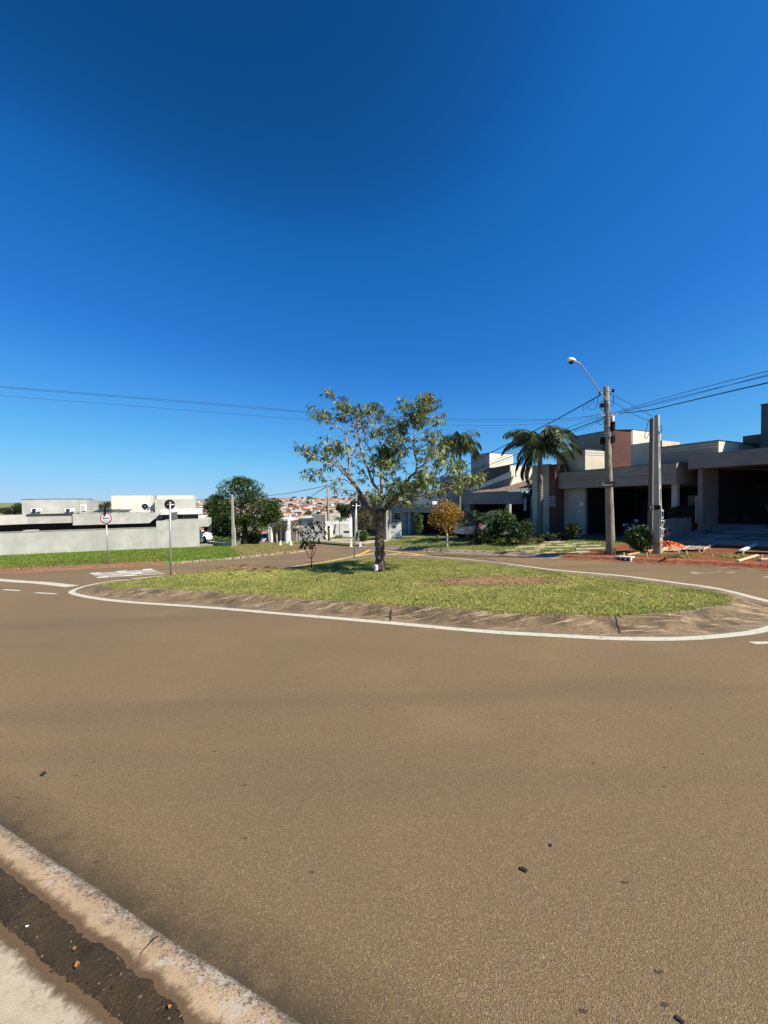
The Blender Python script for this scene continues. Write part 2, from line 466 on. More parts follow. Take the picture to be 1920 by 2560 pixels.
    k = t.mix(t.fr(a, 0.42, 0.56), (0.13, 0.155, 0.060), (0.20, 0.20, 0.085))
    k = t.mix(t.fr(b, 0.55, 0.75), k, (0.055, 0.080, 0.030))
    k = t.mix(t.fr(c, 0.48, 0.56), k, (0.17, 0.19, 0.080))
    t.col(k).bump(b, 1.0, 0.5); M['land'] = t.m
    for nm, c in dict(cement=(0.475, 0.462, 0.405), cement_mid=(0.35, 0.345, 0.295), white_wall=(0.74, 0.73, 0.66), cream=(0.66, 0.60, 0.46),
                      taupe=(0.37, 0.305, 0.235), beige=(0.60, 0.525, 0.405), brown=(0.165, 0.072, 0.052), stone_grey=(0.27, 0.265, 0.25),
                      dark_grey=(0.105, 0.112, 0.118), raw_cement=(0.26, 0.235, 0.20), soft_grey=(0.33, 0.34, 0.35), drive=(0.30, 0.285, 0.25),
                      block=(0.21, 0.175, 0.12), ivory=(0.70, 0.665, 0.545), band=(0.60, 0.57, 0.50), inside=(0.035, 0.032, 0.030),  # inside: near-black, with the deep shade of garage interiors put into the colour
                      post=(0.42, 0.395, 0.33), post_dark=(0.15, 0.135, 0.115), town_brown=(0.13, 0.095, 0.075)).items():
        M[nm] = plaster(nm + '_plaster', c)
    t = NT('pole_concrete', 0.9)
    b = t.noise(3, 6, 0.7, t.mapping((2, 2, 0.35)))
    t.col(t.mix(t.fr(b, 0.4, 0.62), (0.15, 0.115, 0.078), (0.33, 0.27, 0.19))).bump(t.noise(40, 4), 0.008, 0.6); M['pole'] = t.m
    M['steel'] = plain('galvanised_steel', (0.42, 0.43, 0.42), 0.45, 0.5, 0.6)
    M['black'] = plain('black_rubber', (0.006, 0.006, 0.006), 0.7, 0.12)
    M['sign_back'] = plain('dark_sign_back', (0.014, 0.014, 0.015), 0.7, 0.15)
    M['sign_white'] = plain('sign_white', (0.80, 0.80, 0.78), 0.45)
    M['sign_red'] = plain('sign_red', (0.52, 0.030, 0.045), 0.45)
    M['wire'] = plain('cable_sheath', (0.018, 0.017, 0.022), 0.6)
    M['thin_wire'] = plain('thin_cable', (0.035, 0.075, 0.14), 0.7, 0.2)
    M['glass'] = plain('window_glass', (0.012, 0.015, 0.018), 0.06, 0.6)
    M['green_glass'] = plain('green_glass', (0.10, 0.20, 0.16), 0.15, 0.6)
    M['frame'] = plain('aluminium_frame', (0.62, 0.63, 0.64), 0.4)
    M['ac_white'] = plain('unit_white', (0.80, 0.80, 0.78), 0.5)
    M['panel'] = plain('solar_cells', (0.012, 0.013, 0.017), 0.35, 0.3)
    M['car_white'] = plain('white_car_paint', (0.80, 0.80, 0.80), 0.25, 0.5, 0, 0.97)
    M['car_silver'] = plain('silver_car_paint', (0.46, 0.47, 0.49), 0.25, 0.5, 0.5, 0.95)
    M['car_grey'] = plain('grey_car_paint', (0.30, 0.31, 0.33), 0.25, 0.5, 0.5, 0.95)
    M['car_blue'] = plain('dark_blue_car_paint', (0.012, 0.016, 0.050), 0.2, 0.6, 0.2, 0.9)
    M['tyre'] = plain('tyre_rubber', (0.018, 0.018, 0.018), 0.8)
    M['rim'] = plain('alloy_rim', (0.45, 0.45, 0.46), 0.3, 0.5, 0.8)
    M['chrome'] = plain('chrome_trim', (0.75, 0.75, 0.76), 0.15, 0.5, 0.9, 0.95)
    M['lamp_red'] = plain('tail_lamp', (0.45, 0.015, 0.012), 0.2)
    M['lamp_clear'] = plain('head_lamp', (0.60, 0.62, 0.64), 0.1)
    M['plate'] = plain('number_plate', (0.62, 0.63, 0.64), 0.4)
    M['bucket'] = plain('white_plastic', (0.84, 0.83, 0.80), 0.45, 0.4, 0, 0.93)
    M['yellow_plastic'] = plain('yellow_plastic', (0.62, 0.34, 0.03), 0.5)
    M['plank'] = plain('raw_board', (0.62, 0.50, 0.31), 0.8, 0.2, 0, 0.7, 9)
    M['plank_red'] = plain('dusty_board', (0.55, 0.30, 0.16), 0.85, 0.2, 0, 0.7, 9)
    M['plank_dark'] = plain('dark_board', (0.060, 0.045, 0.035), 0.85, 0.2, 0, 0.7, 9)
    M['net'] = plain('orange_net', (0.78, 0.17, 0.035), 0.6, 0.3, 0, 0.6, 14)
    M['slab'] = plain('pale_paving', (0.44, 0.375, 0.245), 0.9, 0.2, 0, 0.78, 5)
    M['hose'] = plain('black_hose', (0.014, 0.014, 0.015), 0.5)
    M['cone_white'] = plain('limewashed_concrete', (0.70, 0.68, 0.58), 0.8, 0.2, 0, 0.85)
    M['clay'] = plain('clay', (0.30, 0.19, 0.12), 0.8)
    M['pebble'] = plain('dark_pebble', (0.018, 0.016, 0.015), 0.7)
    M['dead_leaf'] = plain('dead_leaf', (0.33, 0.15, 0.05), 0.7, 0.3, 0, 0.6, 40)
    M['dry_leaf'] = leafmat('fallen_leaves', (0.09, 0.055, 0.025), (0.24, 0.16, 0.08), (0.48, 0.38, 0.24), 0.1)
    # bark
    t = NT('scarred_bark', 0.95)
    v = t.noise(9, 6, 0.75, t.mapping((1, 1, 0.55)), 1.5); w = t.noise(30, 5, 0.7)
    k = t.mix(t.fr(v, 0.42, 0.58), (0.050, 0.034, 0.026), (0.20, 0.155, 0.125))
    k = t.mix(t.fr(w, 0.6, 0.75), k, (0.32, 0.265, 0.22))
    t.col(k).bump(v, 0.05, 1.0); M['bark'] = t.m
    t = NT('pale_branch', 0.9)
    v = t.noise(12, 5, 0.7)
    t.col(t.mix(t.fr(v, 0.4, 0.62), (0.16, 0.115, 0.085), (0.44, 0.36, 0.29))).bump(v, 0.015, 0.7); M['branch'] = t.m
    M['dark_bark'] = plain('dark_bark', (0.045, 0.034, 0.026), 0.95, 0.2, 0, 0.5, 14)
    M['white_bark'] = plain('limewashed_bark', (0.55, 0.51, 0.44), 0.9, 0.2, 0, 0.75, 14)
    t = NT('palm_bark', 0.9)
    wv = t.n('ShaderNodeTexWave', bands_direction='Z'); wv.inputs['Scale'].default_value = 2.6; wv.inputs['Distortion'].default_value = 1.2
    t.l(t.co, wv.inputs['Vector'])
    t.col(t.mix(wv.outputs['Fac'], (0.10, 0.085, 0.065), (0.27, 0.24, 0.195))).bump(wv.outputs['Fac'], 0.02, 0.6); M['palm_bark'] = t.m
    M['crumb'] = leafmat('soil_bits', (0.014, 0.010, 0.006), (0.060, 0.040, 0.020), (0.22, 0.15, 0.085), 0.0)
    M['leaf_tree'] = leafmat('silk_tree_leaf', (0.030, 0.052, 0.014), (0.125, 0.165, 0.048), (0.36, 0.36, 0.105), 0.32)
    M['leaf_dark'] = leafmat('dark_crown_leaf', (0.020, 0.040, 0.010), (0.050, 0.085, 0.018), (0.105, 0.145, 0.030), 0.2)
    M['leaf_palm'] = leafmat('palm_leaf', (0.028, 0.050, 0.014), (0.075, 0.105, 0.028), (0.24, 0.23, 0.10), 0.2)
    M['leaf_shade'] = leafmat('shade_leaf', (0.010, 0.020, 0.006), (0.025, 0.045, 0.011), (0.06, 0.09, 0.02), 0.15)  # darker copy of leaf greens, with the plants' shade put into the colour
    M['leaf_hedge'] = leafmat('hedge_leaf', (0.028, 0.060, 0.012), (0.065, 0.115, 0.022), (0.12, 0.17, 0.04), 0.2)
    M['leaf_gold'] = leafmat('golden_leaf', (0.14, 0.085, 0.012), (0.36, 0.20, 0.022), (0.55, 0.32, 0.045), 0.3)
    M['leaf_olive'] = leafmat('olive_leaf', (0.055, 0.052, 0.014), (0.12, 0.105, 0.030), (0.17, 0.12, 0.05), 0.25)
    M['leaf_sapling'] = leafmat('sapling_leaf', (0.014, 0.022, 0.008), (0.035, 0.045, 0.016), (0.05, 0.055, 0.022), 0.12, 0.85)
    M['leaf_yellow'] = leafmat('yellow_blossom', (0.45, 0.34, 0.02), (0.62, 0.48, 0.03), (0.3, 0.28, 0.04), 0.2)
    M['leaf_far'] = leafmat('far_leaf', (0.022, 0.036, 0.014), (0.045, 0.064, 0.024), (0.075, 0.09, 0.035), 0.1)
    # clay roof tiles
    for nm, a, b in (('roof_tan', (0.17, 0.125, 0.085), (0.26, 0.20, 0.14)), ('roof_orange', (0.27, 0.095, 0.050), (0.38, 0.15, 0.080)),
                     ('roof_red', (0.19, 0.060, 0.040), (0.29, 0.10, 0.062)), ('roof_brown', (0.20, 0.115, 0.075), (0.30, 0.18, 0.115)),
                     ('roof_grey', (0.36, 0.35, 0.33), (0.46, 0.45, 0.42))):
        t = NT(nm, 0.85)
        v = t.noise(2.2, 5, 0.7)
        t.col(t.mix(t.fr(v, 0.35, 0.65), a, b)); M[nm] = t.m
    for nm, c in dict(town_white=(0.72, 0.70, 0.63), town_cream=(0.62, 0.54, 0.40), town_yellow=(0.62, 0.46, 0.18), town_pink=(0.55, 0.36, 0.28), town_grey=(0.42, 0.41, 0.39)).items():
        M[nm] = plaster(nm, c, 0.9, 0.85, 0.3)
mk_materials()

# ================================================================== SETTING
def ground_grid():
    ys = np.concatenate([np.arange(-60, 80, 4.0), np.geomspace(80, 9000, 90)])
    xs = np.concatenate([-np.geomspace(9000, 60, 46), np.arange(-56, 60, 4.0), np.geomspace(60, 9000, 46)])
    X, Y = np.meshgrid(xs, ys)
    far = np.clip((Y - 900) / 1500, 0, 1)
    Z = z0(X, Y) - 0.14 + far * 5 * np.sin(X * 0.0021 + 1) * np.cos(Y * 0.0013)
    m = MB().grid(np.stack([X, Y, Z], -1))
    m.build('terrain', M['land'], smooth=True, kind='structure')
ground_grid()

def road():
    xs = np.arange(-48, 27, 1.0); ys = np.arange(-14, 84, 1.0)
    X, Y = np.meshgrid(xs, ys)
    MB().grid(np.stack([X, Y, z0(X, Y)], -1)).build('road', M['asphalt'], smooth=True, kind='structure')
road()

def line_frame(P):
    """unit tangent and left normal along a plan curve"""
    T = np.gradient(P[:, :2], axis=0); T /= np.linalg.norm(T, axis=1)[:, None] + 1e-9
    return T, np.stack([-T[:, 1], T[:, 0]], 1)

def drape(P2, h=z0, dz=0.0):
    P2 = np.asarray(P2, float)[:, :2]
    return np.column_stack([P2, h(P2[:, 0], P2[:, 1]) + dz])

def ribbon(C, a, b, dz, h=z0, closed=False):
    """strip between offsets a and b of plan curve C, laid dz over the ground"""
    if closed: C = np.vstack([C, C[:1]])
    T, N = line_frame(C)
    A = C[:, :2] + N * np.asarray(a).reshape(-1, 1) if np.ndim(a) else C[:, :2] + N * a
    B = C[:, :2] + N * np.asarray(b).reshape(-1, 1) if np.ndim(b) else C[:, :2] + N * b
    return MB().grid(np.stack([drape(A, h, dz), drape(B, h, dz)], 0))

# ------------------------------------------------------------------ traffic island
OUT_PX = [(172, 1479), (200, 1492), (300, 1506), (500, 1520), (700, 1537), (960, 1560), (1200, 1582), (1400, 1594), (1538, 1601), (1700, 1602),
          (1820, 1594), (1919, 1580), None, None, (1919, 1500), (1800, 1471), (1700, 1457), (1550, 1438), (1380, 1423), (1200, 1401), (1040, 1388),
          (930, 1386), (840, 1400), (760, 1412), (655, 1425), (500, 1432), (400, 1440), (310, 1449), (228, 1461)]
IN_PX = [(262, 1461), (278, 1467), (400, 1472), (600, 1484), (800, 1499), (1000, 1512), (1230, 1528), (1400, 1536), (1530, 1538), (1650, 1532),
         (1740, 1521), (1800, 1510), (1822, 1500), (1812, 1491), (1780, 1483), (1700, 1470), (1600, 1456), (1480, 1442), (1340, 1425), (1190, 1407), (1040, 1396),
         (935, 1394), (850, 1405), (770, 1416), (665, 1428), (510, 1435), (412, 1443), (330, 1452), (268, 1458)]
_o = []
for p in OUT_PX:
    _o.append(hit(*p)[:2] if p else None)
_o[12] = np.array([6.35, 5.75]); _o[13] = np.array([7.0, 6.45])
ISL_OUT = catmull(np.array(_o), 8, True)
ISL_IN = catmull(np.array([hit(*p, dz=0.17)[:2] for p in IN_PX]), 8, True)
MND = [(hit(600, 1437, dz=0.2)[:2], 0.30, 1.5, 0.75), (hit(885, 1414, dz=0.2)[:2], 0.16, 1.3, 0.9), (hit(948, 1425, dz=0.2)[:2], 0.07, 0.7, 0.6),
       (hit(1230, 1455, dz=0.2)[:2], 0.06, 1.2, 0.9)]

def isl_h(x, y):
    x = np.asarray(x, float); y = np.asarray(y, float)
    z = z0(x, y) + 0.175
    for (c, a, sx, sy) in MND:
        z = z + a * np.exp(-((x - c[0]) / sx) ** 2 - ((y - c[1]) / sy) ** 2)
    return z

def island():
    n = len(ISL_OUT)
    O = np.vstack([ISL_OUT, ISL_OUT[:1]]); I = np.vstack([ISL_IN, ISL_IN[:1]])
    d = I - O; L = np.linalg.norm(d, axis=1)[:, None]
    prof = [(0.0, 0.004), (0.30, 0.022), (0.55, 0.075), (0.72, 0.130), (0.86, 0.166), (0.95, 0.176), (1.0, 0.165), (1.04, 0.10)]
    O2 = O + d / L * 0.165
    d2 = I - O2
    rows = []
    for u, z in prof:
        P = O2 + d2 * u
        wob = 0.008 * np.sin(P[:, 0] * 5.1 + P[:, 1] * 3.3) * (u > 0.4)
        rows.append(np.column_stack([P, z0(P[:, 0], P[:, 1]) + z + wob]))
    k = MB().grid(rows).build('island_kerb', M['old_kerb'], smooth=True, kind='structure')
    k.data.attributes.new('edge', 'FLOAT', 'POINT').data.foreach_set('value', np.repeat([p[0] for p in prof], len(O2)).astype(np.float32))
    # cracked joints in the kerb
    for a, b, w in (((982, 1512), (974, 1548), 0.018), ((1538, 1540), (1552, 1580), 0.014), ((478, 1478), (483, 1494), 0.010), ((650, 1487), (632, 1506), 0.010)):
        pa, pb = hit(*a, dz=0.17), hit(*b, dz=0.03)
        pts = np.array([pa + (pb - pa) * q for q in np.linspace(0, 1, 9)])
        pts[:, 0] += RNG.normal(0, 0.012, 9)
        i = [int(np.argmin(((ISL_IN - pa[:2]) ** 2).sum(1)))]
        z = []
        for q in pts:
            j = int(np.argmin(((ISL_IN - q[:2]) ** 2).sum(1))); jo = int(np.argmin(((O2[:-1] - q[:2]) ** 2).sum(1)))
            di = np.linalg.norm(ISL_IN[j] - q[:2]); do = np.linalg.norm(O2[jo] - q[:2])
            u = do / (di + do)
            z.append(z0(q[0], q[1]) + np.interp(u, [p[0] for p in prof], [p[1] for p in prof]) + 0.004)
        pts[:, 2] = z
        off = np.array([w, 0.004, 0]) * np.linspace(0.4, 1.0, 9)[:, None]
        MB().grid([pts - off, pts + off]).build('crack', M['pebble'], k)
    # painted edge line all round, its far tip turning yellow
    MB().grid([drape(O, z0, 0.004), drape(O2, z0, 0.004)]).build('edge_line', M['white_paint'], kind='structure')
    # turf: rings from the kerb to the middle
    C = ISL_IN.mean(0)
    rows = []
    for u in np.linspace(1.0, 0.0, 30):
        P = C + (I - C) * u
        z = isl_h(P[:, 0], P[:, 1]) + 0.0
        edge = np.clip((1 - u) / 0.05, 0, 1)
        rows.append(np.column_stack([P, z - 0.02 * (1 - edge)]))
    MB().grid(rows).build('island_turf', M['turf'], smooth=True, kind='structure')
island()

def blades(name, pts, h, w, mat, n_per=3, lean=0.55, kind='stuff', label=None):
    """tufts of pointed blades"""
    N = len(pts) * n_per
    P = np.repeat(pts, n_per, 0) + np.column_stack([RNG.normal(0, 0.018, (N, 2)), np.zeros(N)])
    a = RNG.uniform(0, 2 * np.pi, N); H = h * RNG.uniform(0.45, 1.25, N); W = w * RNG.uniform(0.6, 1.4, N)
    l = RNG.uniform(0.1, 1.0, N) * lean
    d = np.column_stack([np.cos(a), np.sin(a), np.zeros(N)]); s = np.column_stack([-np.sin(a), np.cos(a), np.zeros(N)])
    up = np.array([0, 0, 1.0])
    b0 = P - s * W[:, None] / 2; b1 = P + s * W[:, None] / 2
    m = P + up * (H * 0.6)[:, None] + d * (H * l * 0.4)[:, None]
    m0 = m - s * W[:, None] * 0.4; m1 = m + s * W[:, None] * 0.4
    tip = P + up * H[:, None] * (1 - 0.3 * l[:, None]) + d * (H * l * 1.3)[:, None]
    V = np.stack([b0, b1, m1, m0, tip], 1).reshape(-1, 3)
    k = np.arange(N)[:, None] * 5
    Fc = np.concatenate([k + np.array([0, 1, 2]), k + np.array([0, 2, 3]), k + np.array([3, 2, 4])], 1).reshape(-1, 3)
    o = np_mesh(name, V, Fc, mat)
    return tag(o, label, 'grass' if label else None, None, kind)

def scatter(poly, n, h, keep=None):
    lo = poly.min(0); hi = poly.max(0)
    x = RNG.uniform(lo[0], hi[0], n * 3); y = RNG.uniform(lo[1], hi[1], n * 3)
    ok = inside(poly, x, y)
    if keep is not None: ok &= keep(x, y)
    x, y = x[ok][:n], y[ok][:n]
    return np.column_stack([x, y, h(x, y)])

def patch(c, rx, ry, amp=0.35):
    def fn(x, y):
        q = ((x - c[0]) / rx) ** 2 + ((y - c[1]) / ry) ** 2
        return q + amp * np.sin(x * 7 + y * 3) * np.cos(y * 6 - x * 2)
    return fn
_pc = hit(1240, 1452, dz=0.2)[:2]
_dry = patch(_pc, 2.0, 1.0)
_dry2 = patch(MND[0][0], 1.7, 0.55)
def _green(x, y): return (_dry(x, y) > RNG.uniform(0.3, 1.9, len(x))) & (_dry2(x, y) > RNG.uniform(0.0, 1.6, len(x)))
def _brown(x, y): return (_dry(x, y) < 1.1) | (_dry2(x, y) < 1.0)
blades('island_grass', scatter(ISL_IN, 60000, isl_h, _green), 0.036, 0.010, M['blade'], label='short yellow green grass covering the traffic island')
blades('dry_island_grass', scatter(ISL_IN, 6500, isl_h, _brown), 0.042, 0.010, M['blade_dry'], label='dry brown grass patches on the traffic island')
def dry_sheet(c, rx, ry):
    q = np.linspace(-1, 1, 31); X, Y = np.meshgrid(q, q)
    P = np.zeros((31, 31, 3)); P[..., 0] = c[0] + X * rx * 1.25; P[..., 1] = c[1] + Y * ry * 1.25
    P[..., 2] = isl_h(P[..., 0], P[..., 1]) + 0.008
    o = MB().grid(P).build('dry_patch', M['dry_cover'], kind='stuff', smooth=True)
    o.data.attributes.new('cover', 'FLOAT', 'POINT').data.foreach_set('value', np.clip(1.05 - np.hypot(X, Y), 0, 1).ravel().astype(np.float32))
dry_sheet(_pc, 2.0, 1.0); dry_sheet(MND[0][0] + np.array([0.1, 0.0]), 1.5, 0.6)
# fringe that hangs over the kerb
_t = np.repeat(ISL_IN, 26, 0) + RNG.normal(0, 0.05, (len(ISL_IN) * 26, 2))
_t = _t + (ISL_IN.mean(0) - _t) * 0.006
blades('kerb_grass', np.column_stack([_t, isl_h(_t[:, 0], _t[:, 1]) - 0.012]), 0.042, 0.009, M['blade'], lean=0.9, label='grass fringe along the edge of the island kerb')

# ------------------------------------------------------------------ road markings
def quadline(name, pts, w, mat, dz=0.004):
    C = catmull(np.array([hit(*p)[:2] for p in pts]), 6) if len(pts) > 2 else np.linspace(hit(*pts[0])[:2], hit(*pts[1])[:2], 12)
    return ribbon(C, -w / 2, w / 2, dz).build(name, mat, kind='structure')
quadline('stop_line', [(-260, 1426), (0, 1450), (100, 1457), (182, 1466)], 0.34, M['white_paint'])
for a, b in (((8, 1474), (50, 1477)), ((88, 1482), (140, 1485)), ((-90, 1466), (-40, 1470))):
    quadline('lane_dash', [a, b], 0.12, M['white_paint'])
quadline('lane_dash', [(1880, 1608), (2010, 1606)], 0.10, M['white_paint'])
quadline('lane_dash', [(1908, 1443), (1990, 1444)], 0.12, M['white_paint'])
for L in ([(760, 1414), (830, 1402), (900, 1386), (926, 1374)], [(1058, 1388), (1010, 1382), (965, 1377), (926, 1374)],
          [(858, 1396), (950, 1380)], [(905, 1398), (1010, 1381)], [(985, 1392), (1062, 1386)]):
    quadline('yellow_line', L, 0.22, M['yellow_paint'], 0.008)
quadline('paint_smear', [(1716, 1433), (1760, 1431), (1800, 1430.5), (1838, 1432)], 0.45, M['smear'])
quadline('paint_smear', [(1676, 1453), (1712, 1452)], 0.10, M['smear'])

def word_on_road():
    cu = bpy.data.curves.new('word', 'FONT'); cu.body = 'PARE'; cu.size = 1.0; cu.extrude = 0; cu.resolution_u = 3
    cu.space_character = 1.08; cu.offset = 0.012
    ob = bpy.data.objects.new('word', cu); COL.objects.link(ob)
    dg = bpy.context.evaluated_depsgraph_get()
    me = bpy.data.meshes.new_from_object(ob.evaluated_get(dg))
    bpy.data.objects.remove(ob)
    V = np.array([v.co[:] for v in me.vertices]); x0, x1, y0, y1 = V[:, 0].min(), V[:, 0].max(), V[:, 1].min(), V[:, 1].max()
    U = (V[:, 0] - x0) / (x1 - x0); W = (V[:, 1] - y0) / (y1 - y0)
    A, B, Cc, D = [hit(*p)[:2] for p in ((412, 1434.5), (242, 1445), (223, 1433), (378, 1422))]   # foot of P, head of P, head of E, foot of E
    P = (A * ((1 - U) * (1 - W))[:, None] + B * ((1 - U) * W)[:, None] + Cc * (U * W)[:, None] + D * (U * (1 - W))[:, None])
    fs = [tuple(p.vertices) for p in me.polygons]
    MB().add(drape(P, z0, 0.005), fs).build('road_word', M['letter_paint'], kind='structure')
word_on_road()

# ------------------------------------------------------------------ near kerb and pavement by the photographer
def near_kerb():
    H = 0.11
    K = np.array([hit(*p, dz=H * 0.7)[:2] for p in ((0, 2057), (240, 2221), (482, 2381), (743, 2548))])
    d0 = K[0] - K[1]; d0 /= np.linalg.norm(d0); d1 = K[-1] - K[-2]; d1 /= np.linalg.norm(d1)
    K = np.vstack([K[0] + d0 * 9, K[0] + d0 * 4, K[0] + d0 * 1.5, K, K[-1] + d1 * 1.5, K[-1] + d1 * 5, K[-1] + d1 * 12])
    C = catmull(K, 14)
    T, N = line_frame(C)
    N = -N                                                           # away from the road
    if np.dot(N[len(N) // 2], -C[len(C) // 2]) < 0: N = -N
    wob = 0.003 * np.sin(np.arange(len(C)) * 0.31)
    prof = [(-0.030, -0.01), (-0.016, 0.03), (-0.004, 0.068), (0.020, 0.094), (0.072, 0.107), (0.11, 0.110), (0.18, 0.108), (0.232, 0.104)]
    rows = []
    for o, z in prof:
        P = C + N * (o + wob * (z < 0.1))[:, None]
        rows.append(np.column_stack([P, z0(P[:, 0], P[:, 1]) + z]))
    k = MB().grid(rows[2:]).build('near_kerb', M['sandy'], smooth=True, kind='structure')
    ed = np.repeat(np.array([1.25, 1.0, 0.6, 0.3, 0.06, 0.0]), len(C)).astype(np.float32)
    k.data.attributes.new('edge', 'FLOAT', 'POINT').data.foreach_set('value', ed)
    MB().grid(rows[:3]).build('kerb_face', M['kerb_face'], k, smooth=True)
    # ribbon along the kerb foot: dirt plus contact shade painted as one fading film
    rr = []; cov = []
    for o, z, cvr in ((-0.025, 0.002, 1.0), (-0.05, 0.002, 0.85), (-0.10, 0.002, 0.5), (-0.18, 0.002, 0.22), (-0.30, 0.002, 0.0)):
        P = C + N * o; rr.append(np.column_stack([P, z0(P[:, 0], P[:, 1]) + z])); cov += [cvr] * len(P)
    df = MB().grid(rr).build('kerb_dirt_shade', M['road_dirt_shade'], smooth=True, kind='structure')
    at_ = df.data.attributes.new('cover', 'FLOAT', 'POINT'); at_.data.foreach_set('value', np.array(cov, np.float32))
    # joint across the kerb
    a = hit(402, 2331, dz=0.1); b = hit(352, 2388, dz=0.108)
    q = np.array([a + (b - a) * u for u in np.linspace(0, 1, 7)]); q[:, 2] = z0(q[:, 0], q[:, 1]) + np.array([0.088, 0.103, 0.109, 0.1115, 0.113, 0.113, 0.1125])
    q[:, :2] += RNG.normal(0, 0.003, (7, 2))
    wv = (T[len(T) // 2] * 0.004)
    wid = np.linspace(1.0, 0.25, 7)[:, None] * np.array([wv[0], wv[1], 0])
    MB().grid([q - wid, q + wid]).build('joint', M['pebble'], k)
    # pavement slab
    rows = []
    for o, z in ((0.235, 0.109), (0.8, 0.109), (1.6, 0.11), (6.0, 0.16)):
        P = C + N * o; rows.append(np.column_stack([P, z0(P[:, 0], P[:, 1]) + z]))
    MB().grid(rows).build('pavement', M['pavement'], smooth=True, kind='structure')
    # strip of damp soil with ragged edges between kerb and pavement
    s = np.linspace(0, len(C) - 1.001, 900); i = s.astype(int); fr = (s - i)[:, None]
    CC = C[i] * (1 - fr) + C[i + 1] * fr; NN = N[i] * (1 - fr) + N[i + 1] * fr
    def rag(n, seed, k):
        g = np.random.default_rng(seed)
        o = np.zeros(n)
        for f, a in ((9, 0.30), (23, 0.28), (60, 0.22), (150, 0.22)):
            xs = np.linspace(0, n - 1, max(4, int(n * f / 500))); o += a * np.interp(np.arange(n), xs, g.normal(0, 1, len(xs)))
        return o * k
    ea = 0.150 + rag(900, 3, 0.014); eb = 0.262 + rag(900, 4, 0.012)
    mid = (ea + eb) / 2
    rows = []
    for o, z in ((ea, 0.1145), (ea * 0.7 + mid * 0.3, 0.121), (mid, 0.124), (eb * 0.7 + mid * 0.3, 0.121), (eb, 0.1125)):
        P = CC + NN * np.asarray(o)[:, None]; rows.append(np.column_stack([P, z0(P[:, 0], P[:, 1]) + z]))
    rows = np.array(rows); rows[1:4, :, 2] += RNG.normal(0, 0.0015, (3, 900))
    # brown stain bleeding from the soil on to the concrete either side
    for e_, sg in ((ea, -1), (eb, 1)):
        rr = []; cov = []
        for o, cvr in ((-0.012, 1.0), (0.008, 0.75), (0.03, 0.35), (0.06, 0.0)):
            P = CC + NN * (e_ + sg * o)[:, None]; rr.append(np.column_stack([P, z0(P[:, 0], P[:, 1]) + 0.1135 + (0.002 if o < 0 else 0)])); cov += [cvr] * 900
        st = MB().grid(rr).build('soil_stain', M['soil_stain'], smooth=True, kind='structure')
        st.data.attributes.new('cover', 'FLOAT', 'POINT').data.foreach_set('value', np.array(cov, np.float32))
    MB().grid(rows).build('soil_strip', M['soil'], smooth=True, kind='structure')
    # crumbs, twigs and leaf bits lying in the damp soil
    g = np.random.default_rng(12); N_ = 520
    ii = g.integers(330, 640, N_); q = g.random(N_)
    o = ea[ii] * (1 - q) + eb[ii] * q
    B = CC[ii] + NN[ii] * o[:, None]; B = np.column_stack([B, z0(B[:, 0], B[:, 1]) + 0.122])
    an = g.uniform(0, 6.28, N_); L_ = g.uniform(0.0015, 0.0045, N_) * g.choice([1, 1, 1, 2], N_); W_ = L_ * g.uniform(0.25, 0.8, N_)
    d = np.column_stack([np.cos(an), np.sin(an), np.zeros(N_)]); e = np.column_stack([-np.sin(an), np.cos(an), np.zeros(N_)]); up = np.array([0, 0, 1.0])
    V = np.stack([B - d * L_[:, None], B - e * W_[:, None], B + d * L_[:, None], B + e * W_[:, None], B + up * (W_ * 0.8)[:, None]], 1).reshape(-1, 3)
    k5 = np.arange(N_)[:, None] * 5
    tag(np_mesh('soil_crumbs', V, np.concatenate([k5 + np.array(t_) for t_ in ((0, 1, 4), (1, 2, 4), (2, 3, 4), (3, 0, 4))], 1).reshape(-1, 3), M['crumb']), kind='stuff')
    return C, N
NK_C, NK_N = near_kerb()

